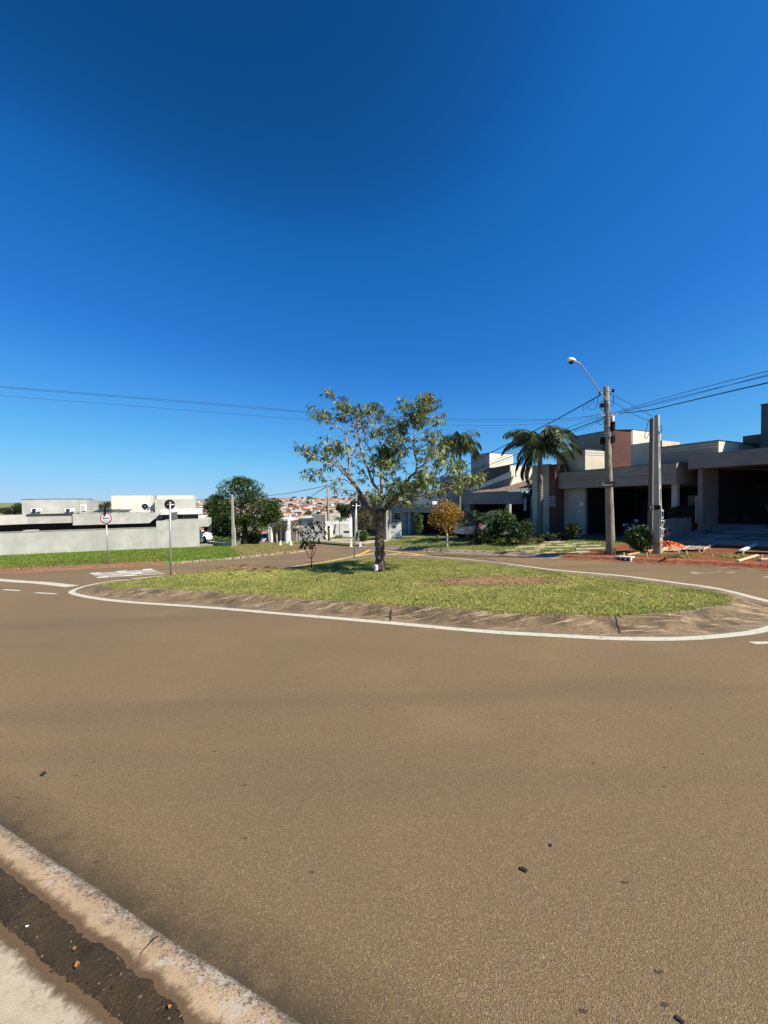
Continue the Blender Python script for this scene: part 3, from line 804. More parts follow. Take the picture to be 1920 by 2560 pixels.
# ------------------------------------------------------------------ left verge
VK_PX = [(-420, 1444), (-200, 1440), (0, 1432), (130, 1425), (300, 1416), (415, 1411), (480, 1404), (600, 1394), (700, 1384), (755, 1378), (783, 1372)]
VB_PX = [(-420, 1425), (-200, 1408), (0, 1389), (130, 1383), (270, 1376), (390, 1369), (480, 1364), (570, 1363), (650, 1361), (720, 1364), (778, 1368)]
VK = catmull(np.array([hit(*p, dz=0.05)[:2] for p in VK_PX]), 6)
VB = catmull(np.array([hit(*p, dz=0.12)[:2] for p in VB_PX]), 6)
def verge_h(x, y): return z0(x, y) + 0.13
def verge():
    n = len(VK)
    cut = 6 * 7 + 1
    def strip(i0, i1, us, name, mat, zoff=0.0):
        rows = []
        for u, z in us:
            P = VK[i0:i1] * (1 - u) + VB[i0:i1] * u
            rows.append(np.column_stack([P, z0(P[:, 0], P[:, 1]) + z + zoff]))
        return MB().grid(rows).build(name, mat, smooth=True, kind='structure')
    us = [(0, 0.0), (0.02, 0.09), (0.06, 0.12), (0.3, 0.13), (0.6, 0.13), (1.0, 0.13)]
    strip(0, cut, us, 'left_verge', M['verge_turf'])
    strip(cut - 1, n, us, 'verge_tip', M['dry_turf'])
    strip(0, 6 * 5 + 1, [(-0.012, 0.006), (0.012, 0.075), (0.035, 0.122), (0.08, 0.142), (0.15, 0.148), (0.23, 0.145), (0.30, 0.122)], 'earth_strip', M['verge_earth'])
    # broken kerb stones
    g = np.random.default_rng(5)
    par = None
    root = bpy.data.objects.new('verge_kerb', None); COL.objects.link(root); WLOC[root.name] = np.zeros(3); root['kind'] = 'structure'
    i = 6 * 5 + 1
    while i < n - 2:
        a, b = VK[i], VK[i + 1]
        d = b - a; L = np.linalg.norm(d); d /= L; nn = np.array([-d[1], d[0]])
        st = max(1, int(round(L / 0.8)))
        for k in range(st):
            p = a + d * L * (k + 0.5) / st
            hgt = 0.13 * g.uniform(0.55, 1.15)
            z = z0(p[0], p[1])
            tw = g.normal(0, 0.09); d2_ = np.array([d[0] - d[1] * tw, d[1] + d[0] * tw])
            ax = (np.array([d2_[0], d2_[1], g.normal(0, 0.04) - 0.05]), np.array([-d2_[1], d2_[0], g.normal(0, 0.12)]), np.array([0, 0, 1.0]))
            MB().box((p[0], p[1], z + hgt / 2 - 0.02), (L / st * g.uniform(0.86, 1.0), 0.17 * g.uniform(0.75, 1.25), hgt), ax).build('kerb_stone', M['street_kerb'], root, bevel=0.02)
        i += 1
verge()
_vp = np.vstack([VK[:43], VB[:43][::-1]])
def _nored(x, y):
    P = np.column_stack([x, y]); d = np.full(len(x), 9.0)
    for q in VK[:32:2]: d = np.minimum(d, np.hypot(x - q[0], y - q[1]))
    return d > 0.75 + RNG.uniform(0, 0.5, len(x))
blades('verge_grass', scatter(_vp, 42000, verge_h, _nored), 0.10, 0.015, M['blade_lush'], n_per=3, lean=0.7, label='lush bright green grass on the left verge before the grey wall')
_vq = np.vstack([VK[42:], VB[42:][::-1]])
blades('thin_verge_grass', scatter(_vq, 5000, verge_h), 0.06, 0.018, M['blade'], n_per=2, label='thin green grass among the dry grass on the verge tip')
blades('dry_verge_grass', scatter(_vq, 4000, verge_h), 0.06, 0.018, M['blade_dry'], n_per=2, label='short dry grass on the tip of the left verge')
_vr = np.vstack([VK[:32] , (VK[:32] * 0.72 + VB[:32] * 0.28)[::-1]])
blades('straw', scatter(_vr, 1500, lambda x, y: z0(x, y) + 0.145), 0.05, 0.02, M['blade_dry'], n_per=2, lean=1.2, label='dry straw lying on the red earth strip')

# ------------------------------------------------------------------ right side: kerb, lawns, earth
class Frame:
    def __init__(o, p0, u):
        o.p0 = np.array([p0[0], p0[1], 0.0]); u = np.array([u[0], u[1], 0.0]); o.u = u / np.linalg.norm(u)
        o.n = np.array([-o.u[1], o.u[0], 0.0]); o.ax = np.array([o.u, o.n, [0, 0, 1.0]])
    def P(o, t, s, z): return o.p0 + o.u * t + o.n * s + np.array([0, 0, z])
    def ts(o, x, y):
        dx = np.asarray(x) - o.p0[0]; dy = np.asarray(y) - o.p0[1]
        return dx * o.u[0] + dy * o.u[1], dx * o.n[0] + dy * o.n[1]
    def box(o, mb, t0, t1, s0, s1, z0_, z1):
        return mb.box(o.P((t0 + t1) / 2, (s0 + s1) / 2, (z0_ + z1) / 2), (abs(t1 - t0), abs(s1 - s0), abs(z1 - z0_)), o.ax)
    def S(o, x, y, s):
        r = ray(x, y); k = (s - (CAM - o.p0) @ o.n) / (r @ o.n); p = CAM + k * r
        return (p - o.p0) @ o.u, p[2]
    def T(o, x, y, t):
        r = ray(x, y); k = (t - (CAM - o.p0) @ o.u) / (r @ o.u); p = CAM + k * r
        return (p - o.p0) @ o.n, p[2]
FR = Frame((0, 0), (0.447, -0.894))
RK_PX = [(2100, 1436), (1919, 1423), (1780, 1415), (1640, 1408), (1550, 1403), (1380, 1394), (1250, 1386), (1160, 1382), (1080, 1378), (1010, 1373), (950, 1369), (900, 1366), (850, 1363), (800, 1359)]
RK = catmull(np.array([hit(*p)[:2] for p in RK_PX]), 6)
_e = RK[0] - RK[3]; _e /= np.linalg.norm(_e)
RK = np.vstack([RK[0] + _e * np.array([[14], [7], [2]]), RK])
_kt, _ks = FR.ts(RK[:, 0], RK[:, 1])
_ord = np.argsort(_kt)
def s_kerb(t): return np.interp(t, _kt[_ord], _ks[_ord])
def yard_h(x, y):
    t, s = FR.ts(x, y)
    d = np.clip((s - s_kerb(t)), 0, 8)
    w = np.clip(d / 5.2, 0, 1); w = w * w * (3 - 2 * w)
    dry = np.clip((np.asarray(t) + 11.0) / 1.5, 0, 1)
    return z0(x, y) + 0.13 + 0.33 * w * (1 - dry) + dry * 0.26 * w
def yards():
    ts_ = np.concatenate([np.linspace(-24, -10.6, 60), np.linspace(-10.6, 6, 60)])
    def sheet(t0, t1, n, name, mat, s_end=27.0):
        tt = np.linspace(t0, t1, n); rows = []
        for w in np.concatenate([[0, 0.02], np.linspace(0.06, 1, 26)]):
            s = s_kerb(tt) + 0.17 + (s_end - s_kerb(tt) - 0.17) * w
            P = FR.p0 + FR.u * tt[:, None] + FR.n * s[:, None]
            z = yard_h(P[:, 0], P[:, 1])
            if mat == M['red_earth'] and w > 0: z = z + 0.03 * np.sin(P[:, 0] * 4.1 + P[:, 1] * 2.2) * np.sin(P[:, 1] * 3.7)
            P[:, 2] = z; rows.append(P)
        return MB().grid(rows).build(name, mat, smooth=True, kind='structure')
    sheet(-40, -10.55, 130, 'garden_lawn', M['lawn'])
    sheet(-10.55, 6, 80, 'bare_earth', M['red_earth'])
    # kerb: low gutter apron and rounded kerb top
    C = RK; T, N = line_frame(C)
    if np.dot(N[20], FR.n[:2]) < 0: N = -N
    rows = []
    for o, z in ((-0.36, 0.004), (-0.05, 0.012), (-0.02, 0.022), (0.04, 0.080), (0.09, 0.122), (0.14, 0.138), (0.20, 0.138), (0.23, 0.11)):
        P = C + N * o; rows.append(np.column_stack([P, z0(P[:, 0], P[:, 1]) + z + 0.006 * np.sin(np.arange(len(C)) * 1.7)]))
    MB().grid(rows).build('street_kerb', M['street_kerb'], smooth=True, kind='structure')
    # red earth washed over the kerb and gutter before the building site
    tt = FR.ts(C[:, 0], C[:, 1])[0]; i = tt > -10.9
    rr = []; cov = []
    for (o, z), cv_ in zip(((-0.55, 0.004), (-0.36, 0.008), (-0.05, 0.017), (-0.02, 0.028), (0.04, 0.087), (0.09, 0.129), (0.14, 0.145), (0.22, 0.145), (0.40, 0.14)), (0.0, 0.35, 0.6, 0.6, 0.6, 0.75, 0.9, 1.0, 1.0)):
        P = C[i] + N[i] * o; rr.append(np.column_stack([P, z0(P[:, 0], P[:, 1]) + z + 0.006 * np.sin(np.arange(len(C)) * 1.7)[i] * (o > -0.4)])); cov += [cv_] * int(i.sum())
    ef = MB().grid(rr).build('spilled_earth', M['earth_film'], smooth=True, kind='structure')
    ef.data.attributes.new('cover', 'FLOAT', 'POINT').data.foreach_set('value', np.array(cov, np.float32))
yards()
def yhit(x, y, dz=0.0): return hit(x, y, yard_h, dz)
_tt = np.linspace(-27, -10.7, 60)
def _poly(t, a, b):
    A = FR.p0 + FR.u * t[:, None] + FR.n * (s_kerb(t) + a)[:, None]; B = FR.p0 + FR.u * t[:, None] + FR.n * (s_kerb(t) + b)[:, None]
    return np.vstack([A, B[::-1]])[:, :2]
blades('lawn_grass', scatter(_poly(_tt, 0.2, 6.2), 16000, yard_h), 0.06, 0.02, M['blade'], n_per=2, label='mown grass on the front lawns across the street')
for (x, y, rx, ry, n) in ((1698, 1390, 0.6, 0.35, 500), (1832, 1391, 0.7, 0.3, 500), (1590, 1386, 0.7, 0.4, 500)):
    c = yhit(x, y)
    q = RNG.normal(0, 0.5, (n, 2)) * np.array([rx, ry]); P = c[:2] + q[:, :1] * FR.u[:2] + q[:, 1:] * FR.n[:2]
    blades('weed_grass', np.column_stack([P, yard_h(P[:, 0], P[:, 1])]), 0.07, 0.02, M['blade'], n_per=2, label='patch of weedy grass left in the bare red earth')
# lawns before the distant white houses
def far_lawn():
    Fp = [(690, 1361), (745, 1356), (800, 1357.5), (850, 1361), (900, 1363)]; Bp = [(690, 1354), (745, 1350), (800, 1349), (850, 1349), (900, 1352)]
    A = catmull(np.array([hit(*p, dz=0.1)[:2] for p in Fp]), 6); B = catmull(np.array([hit(*p, dz=0.1)[:2] for p in Bp]), 6)
    rows = [drape(A, z0, 0.0), drape(A, z0, 0.11)] + [drape(A * (1 - u) + B * u, z0, 0.12) for u in (0.1, 0.4, 0.7, 1)]
    MB().grid(rows).build('far_lawn', M['lawn'], smooth=True, kind='structure')
far_lawn()

# ================================================================== HOUSES ON THE RIGHT
TC, BG = 'taupe', 'beige'

def number_text(name, body, size, parent, pos, ax_x, ax_z, mat, nrm):
    cu = bpy.data.curves.new(name, 'FONT'); cu.body = body; cu.size = size; cu.extrude = 0.012; cu.resolution_u = 2; cu.offset = size * 0.03
    ob = bpy.data.objects.new(name, cu); COL.objects.link(ob)
    me = bpy.data.meshes.new_from_object(ob.evaluated_get(bpy.context.evaluated_depsgraph_get()))
    bpy.data.objects.remove(ob)
    V = np.array([v.co[:] for v in me.vertices])
    W = np.asarray(pos) + V[:, :1] * np.asarray(ax_x) + V[:, 1:2] * np.asarray(ax_z) + V[:, 2:] * np.asarray(nrm)
    return MB().add(W, [tuple(p.vertices) for p in me.polygons]).build(name, mat, parent, fixn=False)

def tile_roof(parent, corners, rows_n, cols_n, mat, name='tile_cover', kind=None):
    """corners: eave left, eave right, ridge right, ridge left; wavy courses of tiles"""
    a, b, c, d = [np.asarray(p, float) for p in corners]
    nrm = np.cross(b - a, d - a); nrm /= np.linalg.norm(nrm)
    if nrm[2] < 0: nrm = -nrm
    R_ = []
    for i in range(rows_n):
        for v, lift in ((i / rows_n, 0.050), ((i + 0.97) / rows_n, 0.010)):
            q = np.linspace(0, 1, cols_n * 4 + 1)
            p = (a * (1 - q)[:, None] + b * q[:, None]) * (1 - v) + (d * (1 - q)[:, None] + c * q[:, None]) * v
            R_.append(p + nrm * (lift + 0.028 * np.cos(q * cols_n * 2 * math.pi))[:, None])
    return MB().grid(R_).build(name, mat, parent)

def house28():
    f = FR
    r = thing('house', f.P(-13, 19.8, -0.45), 'beige flat roofed house numbered 28 with tall brown block behind its carport', 'house')
    def part(name, mat, *bx, bevel=0.0, **k):
        m = MB()
        for b in bx: f.box(m, *b)
        return m.build(name, M[mat], r, bevel=bevel, **k)
    part('fascia', TC, (-16.37, -9.70, 19.75, 26.0, 2.74, 3.235))
    part('fascia', TC, (-16.35, -9.72, 19.775, 26.0, 2.27, 2.715), (-16.33, -9.74, 19.80, 25.9, 2.71, 2.745))
    part('coping', 'dark_grey', (-16.40, -9.67, 19.72, 26.0, 3.238, 3.262))
    part('wall', BG, (-16.55, -14.65, 20.30, 26.0, -0.7, 2.266))
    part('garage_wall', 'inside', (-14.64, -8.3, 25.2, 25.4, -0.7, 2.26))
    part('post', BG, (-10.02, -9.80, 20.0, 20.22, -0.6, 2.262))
    part('garage_floor', 'dark_grey', (-14.6, -9.5, 19.9, 25.1, -0.8, -0.40))  # dark floor colour carries the carport's shade as well
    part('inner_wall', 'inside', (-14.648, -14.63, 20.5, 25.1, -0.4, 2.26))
    part('upper_block', BG, (-16.71, -14.77, 20.50, 25.2, 3.264, 4.52))
    part('upper_band', 'band', (-16.73, -14.75, 20.48, 25.0, 4.22, 4.265), (-16.73, -14.75, 20.48, 25.0, 4.35, 4.395))
    part('coping', 'dark_grey', (-16.74, -14.74, 20.46, 25.2, 4.523, 4.548))
    # tall block: shaded front, brown slanting wall, sunlit cream side
    P = f.P
    z0_, z1_ = 3.266, 5.72
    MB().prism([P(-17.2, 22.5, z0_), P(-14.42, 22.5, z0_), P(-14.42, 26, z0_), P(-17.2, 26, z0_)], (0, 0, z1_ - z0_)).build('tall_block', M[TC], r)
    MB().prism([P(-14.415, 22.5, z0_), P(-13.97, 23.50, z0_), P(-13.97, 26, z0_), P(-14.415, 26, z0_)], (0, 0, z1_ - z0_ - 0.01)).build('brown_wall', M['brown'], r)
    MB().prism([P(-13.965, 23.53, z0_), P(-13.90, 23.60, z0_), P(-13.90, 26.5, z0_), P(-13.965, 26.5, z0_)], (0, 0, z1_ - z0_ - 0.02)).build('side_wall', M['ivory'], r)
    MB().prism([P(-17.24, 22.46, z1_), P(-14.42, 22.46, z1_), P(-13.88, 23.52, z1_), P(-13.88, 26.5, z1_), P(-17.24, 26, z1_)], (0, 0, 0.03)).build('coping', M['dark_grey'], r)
    part('rear_block', BG, (-12.48, -10.95, 21.0, 22.6, 3.264, 4.50))
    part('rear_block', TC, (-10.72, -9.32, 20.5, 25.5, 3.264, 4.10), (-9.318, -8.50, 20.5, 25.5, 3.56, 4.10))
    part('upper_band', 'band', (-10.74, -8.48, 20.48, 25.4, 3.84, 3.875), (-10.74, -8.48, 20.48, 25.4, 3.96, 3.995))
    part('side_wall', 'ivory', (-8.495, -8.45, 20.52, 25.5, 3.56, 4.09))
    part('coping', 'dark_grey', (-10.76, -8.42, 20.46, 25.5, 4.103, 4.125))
    # entrance screen left of the wall: two beige piers, brown wall, white slats
    part('pier', BG, (-17.68, -17.28, 19.42, 19.9, -0.7, 3.80))
    part('pier', BG, (-16.98, -16.42, 19.42, 19.9, -0.7, 3.80))
    part('brown_wall', 'brown', (-16.415, -15.98, 19.46, 20.2, -0.7, 3.74))
    part('screen', 'dark_grey', (-17.6, -16.56, 20.3, 20.4, -0.7, 3.2))
    for i in range(7):
        z = 1.21 + i * 0.098
        part('slat', 'frame', (-17.75, -17.22, 19.36, 19.415, z, z + 0.032))
        part('slat', 'frame', (-17.02, -15.92, 19.36, 19.415, z, z + 0.032))
    # door at the back of the carport and the gate beyond the post
    d = part('door', 'band', (-11.75, -10.55, 25.1, 25.19, -0.40, 1.75))
    f.box(m := MB(), -11.6, -10.7, 25.06, 25.098, 1.0, 1.6); m.build('window', M['glass'], d)
    g = part('glass_door', 'frame', (-9.98, -9.92, 22.0, 22.06, -0.2, 1.62), (-9.05, -9.0, 22.0, 22.06, -0.2, 1.62), (-9.98, -9.0, 22.0, 22.06, 1.622, 1.70))
    f.box(m := MB(), -9.91, -9.06, 22.02, 22.04, -0.2, 1.615); m.build('pane', M['green_glass'], g)
    # house number and doorbell
    tz = f.S(1446, 1264, 20.29)
    number_text('house_number', '28', 0.30, r, f.P(tz[0], 20.298, tz[1]), f.u, (0, 0, 1), M['sign_white'], -f.n)
    tz = f.S(1449, 1279, 20.29)
    part('doorbell', 'ac_white', (tz[0], tz[0] + 0.07, 20.26, 20.298, tz[1] - 0.07, tz[1] + 0.07)) if 'ac_white' in M else None
house28()

def house74():
    f = FR
    r = thing('house', f.P(-6, 19.8, 0.3), 'unfinished grey rendered house with a wide dark garage on the right', 'house')
    def part(name, mat, *bx):
        m = MB()
        for b in bx: f.box(m, *b)
        return m.build(name, M[mat], r)
    part('fascia', 'raw_cement', (-9.25, 0.5, 19.75, 20.44, 2.90, 3.52))
    part('roof', 'raw_cement', (-8.45, 0.5, 20.44, 27.5, 3.0, 3.45), (-9.25, -8.45, 20.44, 27.5, 2.91, 3.22))
    part('wall', 'raw_cement', (-9.07, -8.90, 20.20, 27.4, -0.6, 2.899))
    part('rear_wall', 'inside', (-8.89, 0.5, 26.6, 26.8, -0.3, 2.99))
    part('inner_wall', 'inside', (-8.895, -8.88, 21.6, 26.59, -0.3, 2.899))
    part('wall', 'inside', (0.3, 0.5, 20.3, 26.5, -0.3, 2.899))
    part('floor', 'dark_grey', (-8.89, 0.29, 21.4, 26.59, -0.2, 0.42))  # garage shade put into the floor's dark grey
    part('tower', 'dark_grey', (-7.59, -2.0, 22.0, 27.0, 3.46, 5.57))
    part('coping', 'black', (-7.62, -2.0, 21.97, 27.0, 5.575, 5.60))
    part('rear_block', 'block', (-8.94, -8.0, 24.0, 27.0, 3.46, 4.58), (-8.98, -8.0, 23.96, 27.0, 4.16, 4.22))
    # driveway slab, rising to the garage
    a0 = yhit(1690, 1358); sb = FR.ts(a0[0], a0[1])[1]
    Q = [(-9.3, sb), (0.4, sb), (0.4, 21.4), (-9.3, 21.4)]
    rows = []
    for u in np.linspace(0, 1, 8):
        tt = np.linspace(-9.28, 0.3, 30); s = sb + (21.5 - sb) * u
        P = f.p0 + f.u * tt[:, None] + f.n * s
        za = yard_h(P[:, 0], P[:, 1]) + 0.06; P[:, 2] = za * (1 - u) + 0.44 * u
        rows.append(P)
    first = np.array(rows[0]); first[:, 2] -= 0.2
    MB().grid([first] + rows).build('driveway', M['drive'], r)
    return r, sb
H74, DRIVE_S = house74()
def drive_h(x, y):
    t, s = FR.ts(x, y); u = np.clip((s - DRIVE_S) / (21.5 - DRIVE_S), 0, 1)
    return np.where(np.asarray(s) > DRIVE_S, (yard_h(x, y) + 0.06) * (1 - u) + 0.44 * u, yard_h(x, y))

def boundary_wall():
    f = FR
    r = thing('boundary_wall', f.P(-9.4, 18, -0.4), 'low grey boundary wall sloping beside the driveway', 'wall')
    P = f.P
    MB().prism([P(-9.45, 17.3, -0.6), P(-9.45, 20.19, -0.6), P(-9.45, 20.19, 0.74), P(-9.45, 17.9, 0.70), P(-9.45, 17.3, 0.1)], f.u * 0.15).build('wall', M['raw_cement'], r)
    for s, z, w in ((17.75, 0.14, 0.17), (18.1, 0.19, 0.13)):
        m = MB(); f.box(m, -9.298, -9.19, s, s + w * 1.3, z - 0.16, z + 0.20); g = m.build('meter_box', M['cement'], r, bevel=0.01)
        m = MB(); f.box(m, -9.188, -9.18, s + 0.03, s + w * 1.3 - 0.03, z, z + 0.16); m.build('meter_window', M['glass'], g)
boundary_wall()

def tile_house():
    f = FR
    r = thing('house', f.P(-22, 19.8, -1.2), 'grey house with tan tiled roofs and a cream tower beside the palm', 'house')
    P = f.P
    def part(name, mat, *bx):
        m = MB()
        for b in bx: f.box(m, *b)
        return m.build(name, M[mat], r)
    part('fascia', 'stone_grey', (-25.15, -18.84, 19.75, 20.1, 1.36, 2.22))
    part('roof_slab', 'stone_grey', (-25.1, -18.9, 20.11, 24.6, 1.42, 2.10))
    part('pier', 'stone_grey', (-25.48, -24.68, 20.12, 20.6, -1.6, 1.418))
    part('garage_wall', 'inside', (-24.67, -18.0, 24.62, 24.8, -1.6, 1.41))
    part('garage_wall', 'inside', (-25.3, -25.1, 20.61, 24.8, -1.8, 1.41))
    part('garage_floor', 'drive', (-24.6, -18.0, 19.6, 24.6, -1.8, -1.22))
    part('side_wall', 'dark_grey', (-18.83, -17.75, 20.42, 24.6, -1.6, 2.6))
    part('lamp_box', 'band', (-18.83, -18.66, 19.9, 20.0, 0.9, 1.75))
    tile_roof(r, [P(-24.3, 19.95, 2.235), P(-18.2, 19.95, 2.235), P(-18.0, 23.3, 3.22), P(-22.6, 23.3, 3.05)], 16, 26, M['roof_tan'])
    MB().prism([P(-18.55, 20.0, 2.0), P(-18.55, 23.3, 2.0), P(-18.55, 23.3, 3.12), P(-18.55, 20.0, 2.20)], f.u * 0.2).build('gable_end', M['dark_grey'], r)
    # gable wall with white barge board
    a, b, c = f.S(1098, 1226, 21.6), f.S(1190, 1222, 21.6), f.S(1281, 1185, 21.6)
    MB().prism([P(-32.0, 21.62, 2.0), P(-22.3, 21.62, 2.0), P(c[0], 21.62, c[1] - 0.1), P(b[0], 21.62, b[1] - 0.05), P(-32, 21.62, a[1])], f.n * 0.15).build('gable_wall', M['stone_grey'], r)
    MB().prism([P(b[0] - 0.9, 21.5, b[1] - 0.12), P(b[0] + 0.6, 21.5, b[1] - 0.02), P(c[0], 21.5, c[1] - 0.22), P(c[0], 21.5, c[1] + 0.22), P(b[0] + 0.6, 21.5, b[1] + 0.32), P(b[0] - 0.9, 21.5, b[1] + 0.20)], f.n * 0.11).build('barge_board', M['white_wall'], r)
    tile_roof(r, [P(-31.3, 21.7, 2.85), P(-24.35, 21.7, 4.15), P(-24.35, 25.0, 4.75), P(-31.3, 25.0, 3.4)], 14, 26, M['roof_tan'])
    part('upper_wall', 'dark_grey', (-24.4, -22.0, 21.75, 24.1, 3.0, 4.27))
    part('side_wall', 'ivory', (-21.995, -21.9, 21.77, 24.3, 2.6, 4.26))
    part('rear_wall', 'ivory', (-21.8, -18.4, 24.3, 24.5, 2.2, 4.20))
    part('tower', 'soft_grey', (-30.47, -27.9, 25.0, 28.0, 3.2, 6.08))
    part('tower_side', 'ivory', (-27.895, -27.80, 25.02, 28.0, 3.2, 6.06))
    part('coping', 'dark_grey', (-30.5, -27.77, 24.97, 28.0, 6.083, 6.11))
tile_house()

def next_house():
    f = FR
    r = thing('house', f.P(-31, 19.8, -1.8), 'low grey house with framed front window and white post before it', 'house')
    P = f.P
    def part(name, mat, *bx):
        m = MB()
        for b in bx: f.box(m, *b)
        return m.build(name, M[mat], r)
    part('fascia', 'soft_grey', (-38.6, -25.5, 19.75, 20.1, 0.92, 1.32), (-38.58, -25.52, 19.77, 20.1, 0.55, 0.90))
    part('roof_slab', 'soft_grey', (-38.5, -25.6, 20.11, 26.0, 0.6, 1.25))
    part('front_wall', 'soft_grey', (-38.5, -35.2, 20.2, 20.4, -2.6, 0.545))
    part('pier', 'soft_grey', (-34.9, -34.3, 20.2, 20.7, -2.6, 0.545))
    part('garage_wall', 'inside', (-34.2, -25.6, 24.8, 25.0, -2.6, 0.59))
    part('garage_wall', 'inside', (-34.32, -34.21, 20.71, 24.8, -2.6, 0.59))
    part('garage_floor', 'drive', (-34.2, -25.6, 19.7, 24.7, -2.4, -1.75))
    part('canopy', 'white_wall', (-32.6, -29.3, 19.6, 20.1, 1.33, 1.62))
    part('upper_block', 'soft_grey', (-33.0, -29.2, 23.0, 27.0, 1.3, 4.10))
    part('upper_block', 'ivory', (-40.0, -34.0, 23.5, 27.0, 1.3, 2.6))
    w = part('window_frame', 'frame', (-37.85, -37.75, 20.12, 20.19, -1.40, 0.50), (-36.25, -36.15, 20.12, 20.19, -1.40, 0.50), (-37.74, -36.26, 20.12, 20.19, 0.40, 0.50),
             (-37.74, -36.26, 20.12, 20.19, -1.40, -1.30), (-37.74, -36.26, 20.12, 20.19, -0.46, -0.38))
    m = MB(); f.box(m, -37.74, -36.26, 20.15, 20.17, -1.29, -0.47); m.build('pane', M['glass'], w)
    m = MB(); f.box(m, -37.74, -36.26, 20.15, 20.17, -0.37, 0.39); m.build('pane', M['glass'], w)
next_house()

def dark_house():
    f = FR
    r = thing('house', f.P(-45, 19.8, -3), 'dark grey house behind the island tree trunk', 'house')
    P = f.P
    def part(name, mat, *bx):
        m = MB()
        for b in bx: f.box(m, *b)
        return m.build(name, M[mat], r)
    MB().prism([P(-50.0, 19.75, 0.6), P(-40.6, 19.75, 0.6), P(-40.6, 19.75, 1.5), P(-43.5, 19.75, 1.6), P(-47.0, 19.75, 2.6), P(-50.0, 19.75, 1.6)], f.n * 5).build('upper_wall', M['dark_grey'], r)
    part('wall', 'dark_grey', (-50.0, -48.6, 20.0, 24.0, -3.8, 0.595))
    part('wall', 'dark_grey', (-46.9, -40.6, 21.0, 24.0, -3.8, 0.595))
    part('side_panel', 'soft_grey', (-49.4, -48.9, 19.9, 19.99, -0.9, 0.3))
    w = part('window_frame', 'frame', (-46.0, -42.6, 20.92, 20.99, 0.0, 0.08), (-46.0, -42.6, 20.92, 20.99, -1.8, -1.72), (-46.08, -46.0, 20.92, 20.99, -1.8, 0.08), (-42.6, -42.52, 20.92, 20.99, -1.8, 0.08))
    m = MB(); f.box(m, -46.0, -42.6, 20.94, 20.97, -1.715, -0.005); m.build('pane', M['glass'], w)
dark_house()

# pavers in the lawn of number 28
def pavers():
    root = bpy.data.objects.new('stepping_path', None); COL.objects.link(root); WLOC[root.name] = np.zeros(3); root['kind'] = 'structure'
    rows = [((1300, 1379), (1350, 1377)), ((1262, 1377), (1290, 1375)), ((1312, 1381), (1345, 1379)), ((1358, 1383), (1388, 1381)), ((1350, 1363), (1378, 1361)), ((1360, 1357), (1400, 1354)),
            ((1382, 1358), (1412, 1356)), ((1398, 1363), (1418, 1362)), ((1412, 1366), (1438, 1364)), ((1380, 1369), (1430, 1368)), ((1432, 1360), (1468, 1358)),
            ((1440, 1374), (1512, 1372)), ((1382, 1377), (1404, 1375)), ((1442, 1381), (1468, 1379)), ((1335, 1373), (1362, 1371)), ((1290, 1371), (1312, 1370)), ((1420, 1385), (1440, 1383)),
            ((1296, 1367), (1380, 1368)), ((1450, 1366), (1500, 1365)), ((1340, 1367), (1360, 1366))]
    for a, b in rows:
        pa, pb = yhit(*a), yhit(*b); c = (pa + pb) / 2
        L = max(0.5, np.hypot(*(pb - pa)[:2])); d = (pb - pa)[:2] / (np.hypot(*(pb - pa)[:2]) + 1e-9)
        L = min(L, 1.6)
        c[2] = yard_h(c[0], c[1]); sl = (yard_h(*(c[:2] + d * 0.4)) - yard_h(*(c[:2] - d * 0.4))) / 0.8
        ax0 = np.array([d[0], d[1], sl]); ax0 /= np.linalg.norm(ax0)
        nn = np.array([-d[1], d[0], 0]); sl2 = (yard_h(*(c[:2] + nn[:2] * 0.4)) - yard_h(*(c[:2] - nn[:2] * 0.4))) / 0.8
        ax1 = np.array([nn[0], nn[1], sl2]); ax1 /= np.linalg.norm(ax1)
        MB().box(c + np.array([0, 0, 0.004]), (L, 0.40, 0.05), (ax0, ax1, np.cross(ax0, ax1))).build('paver', M['slab'], root)
    # forecourts of the houses farther along: pale strips between grass
    for k, t in enumerate(np.linspace(-38.0, -26.0, 13)):
        s0 = s_kerb(t) + 0.3
        for s1, s2 in ((s0, s0 + 2.2), (s0 + 2.4, 19.5)):
            a, b = FR.P(t, s1, 0), FR.P(t + 0.2, s2, 0)
            P4 = [FR.P(t - 0.44, s1, 0), FR.P(t + 0.44, s1, 0), FR.P(t + 0.44, s2, 0), FR.P(t - 0.44, s2, 0)]
            P4 = [np.array([p[0], p[1], yard_h(p[0], p[1]) + 0.025]) for p in P4]
            if s2 - s1 > 0.3: MB().prism(P4, (0, 0, 0.02)).build('paver', M['slab'], root)
pavers()

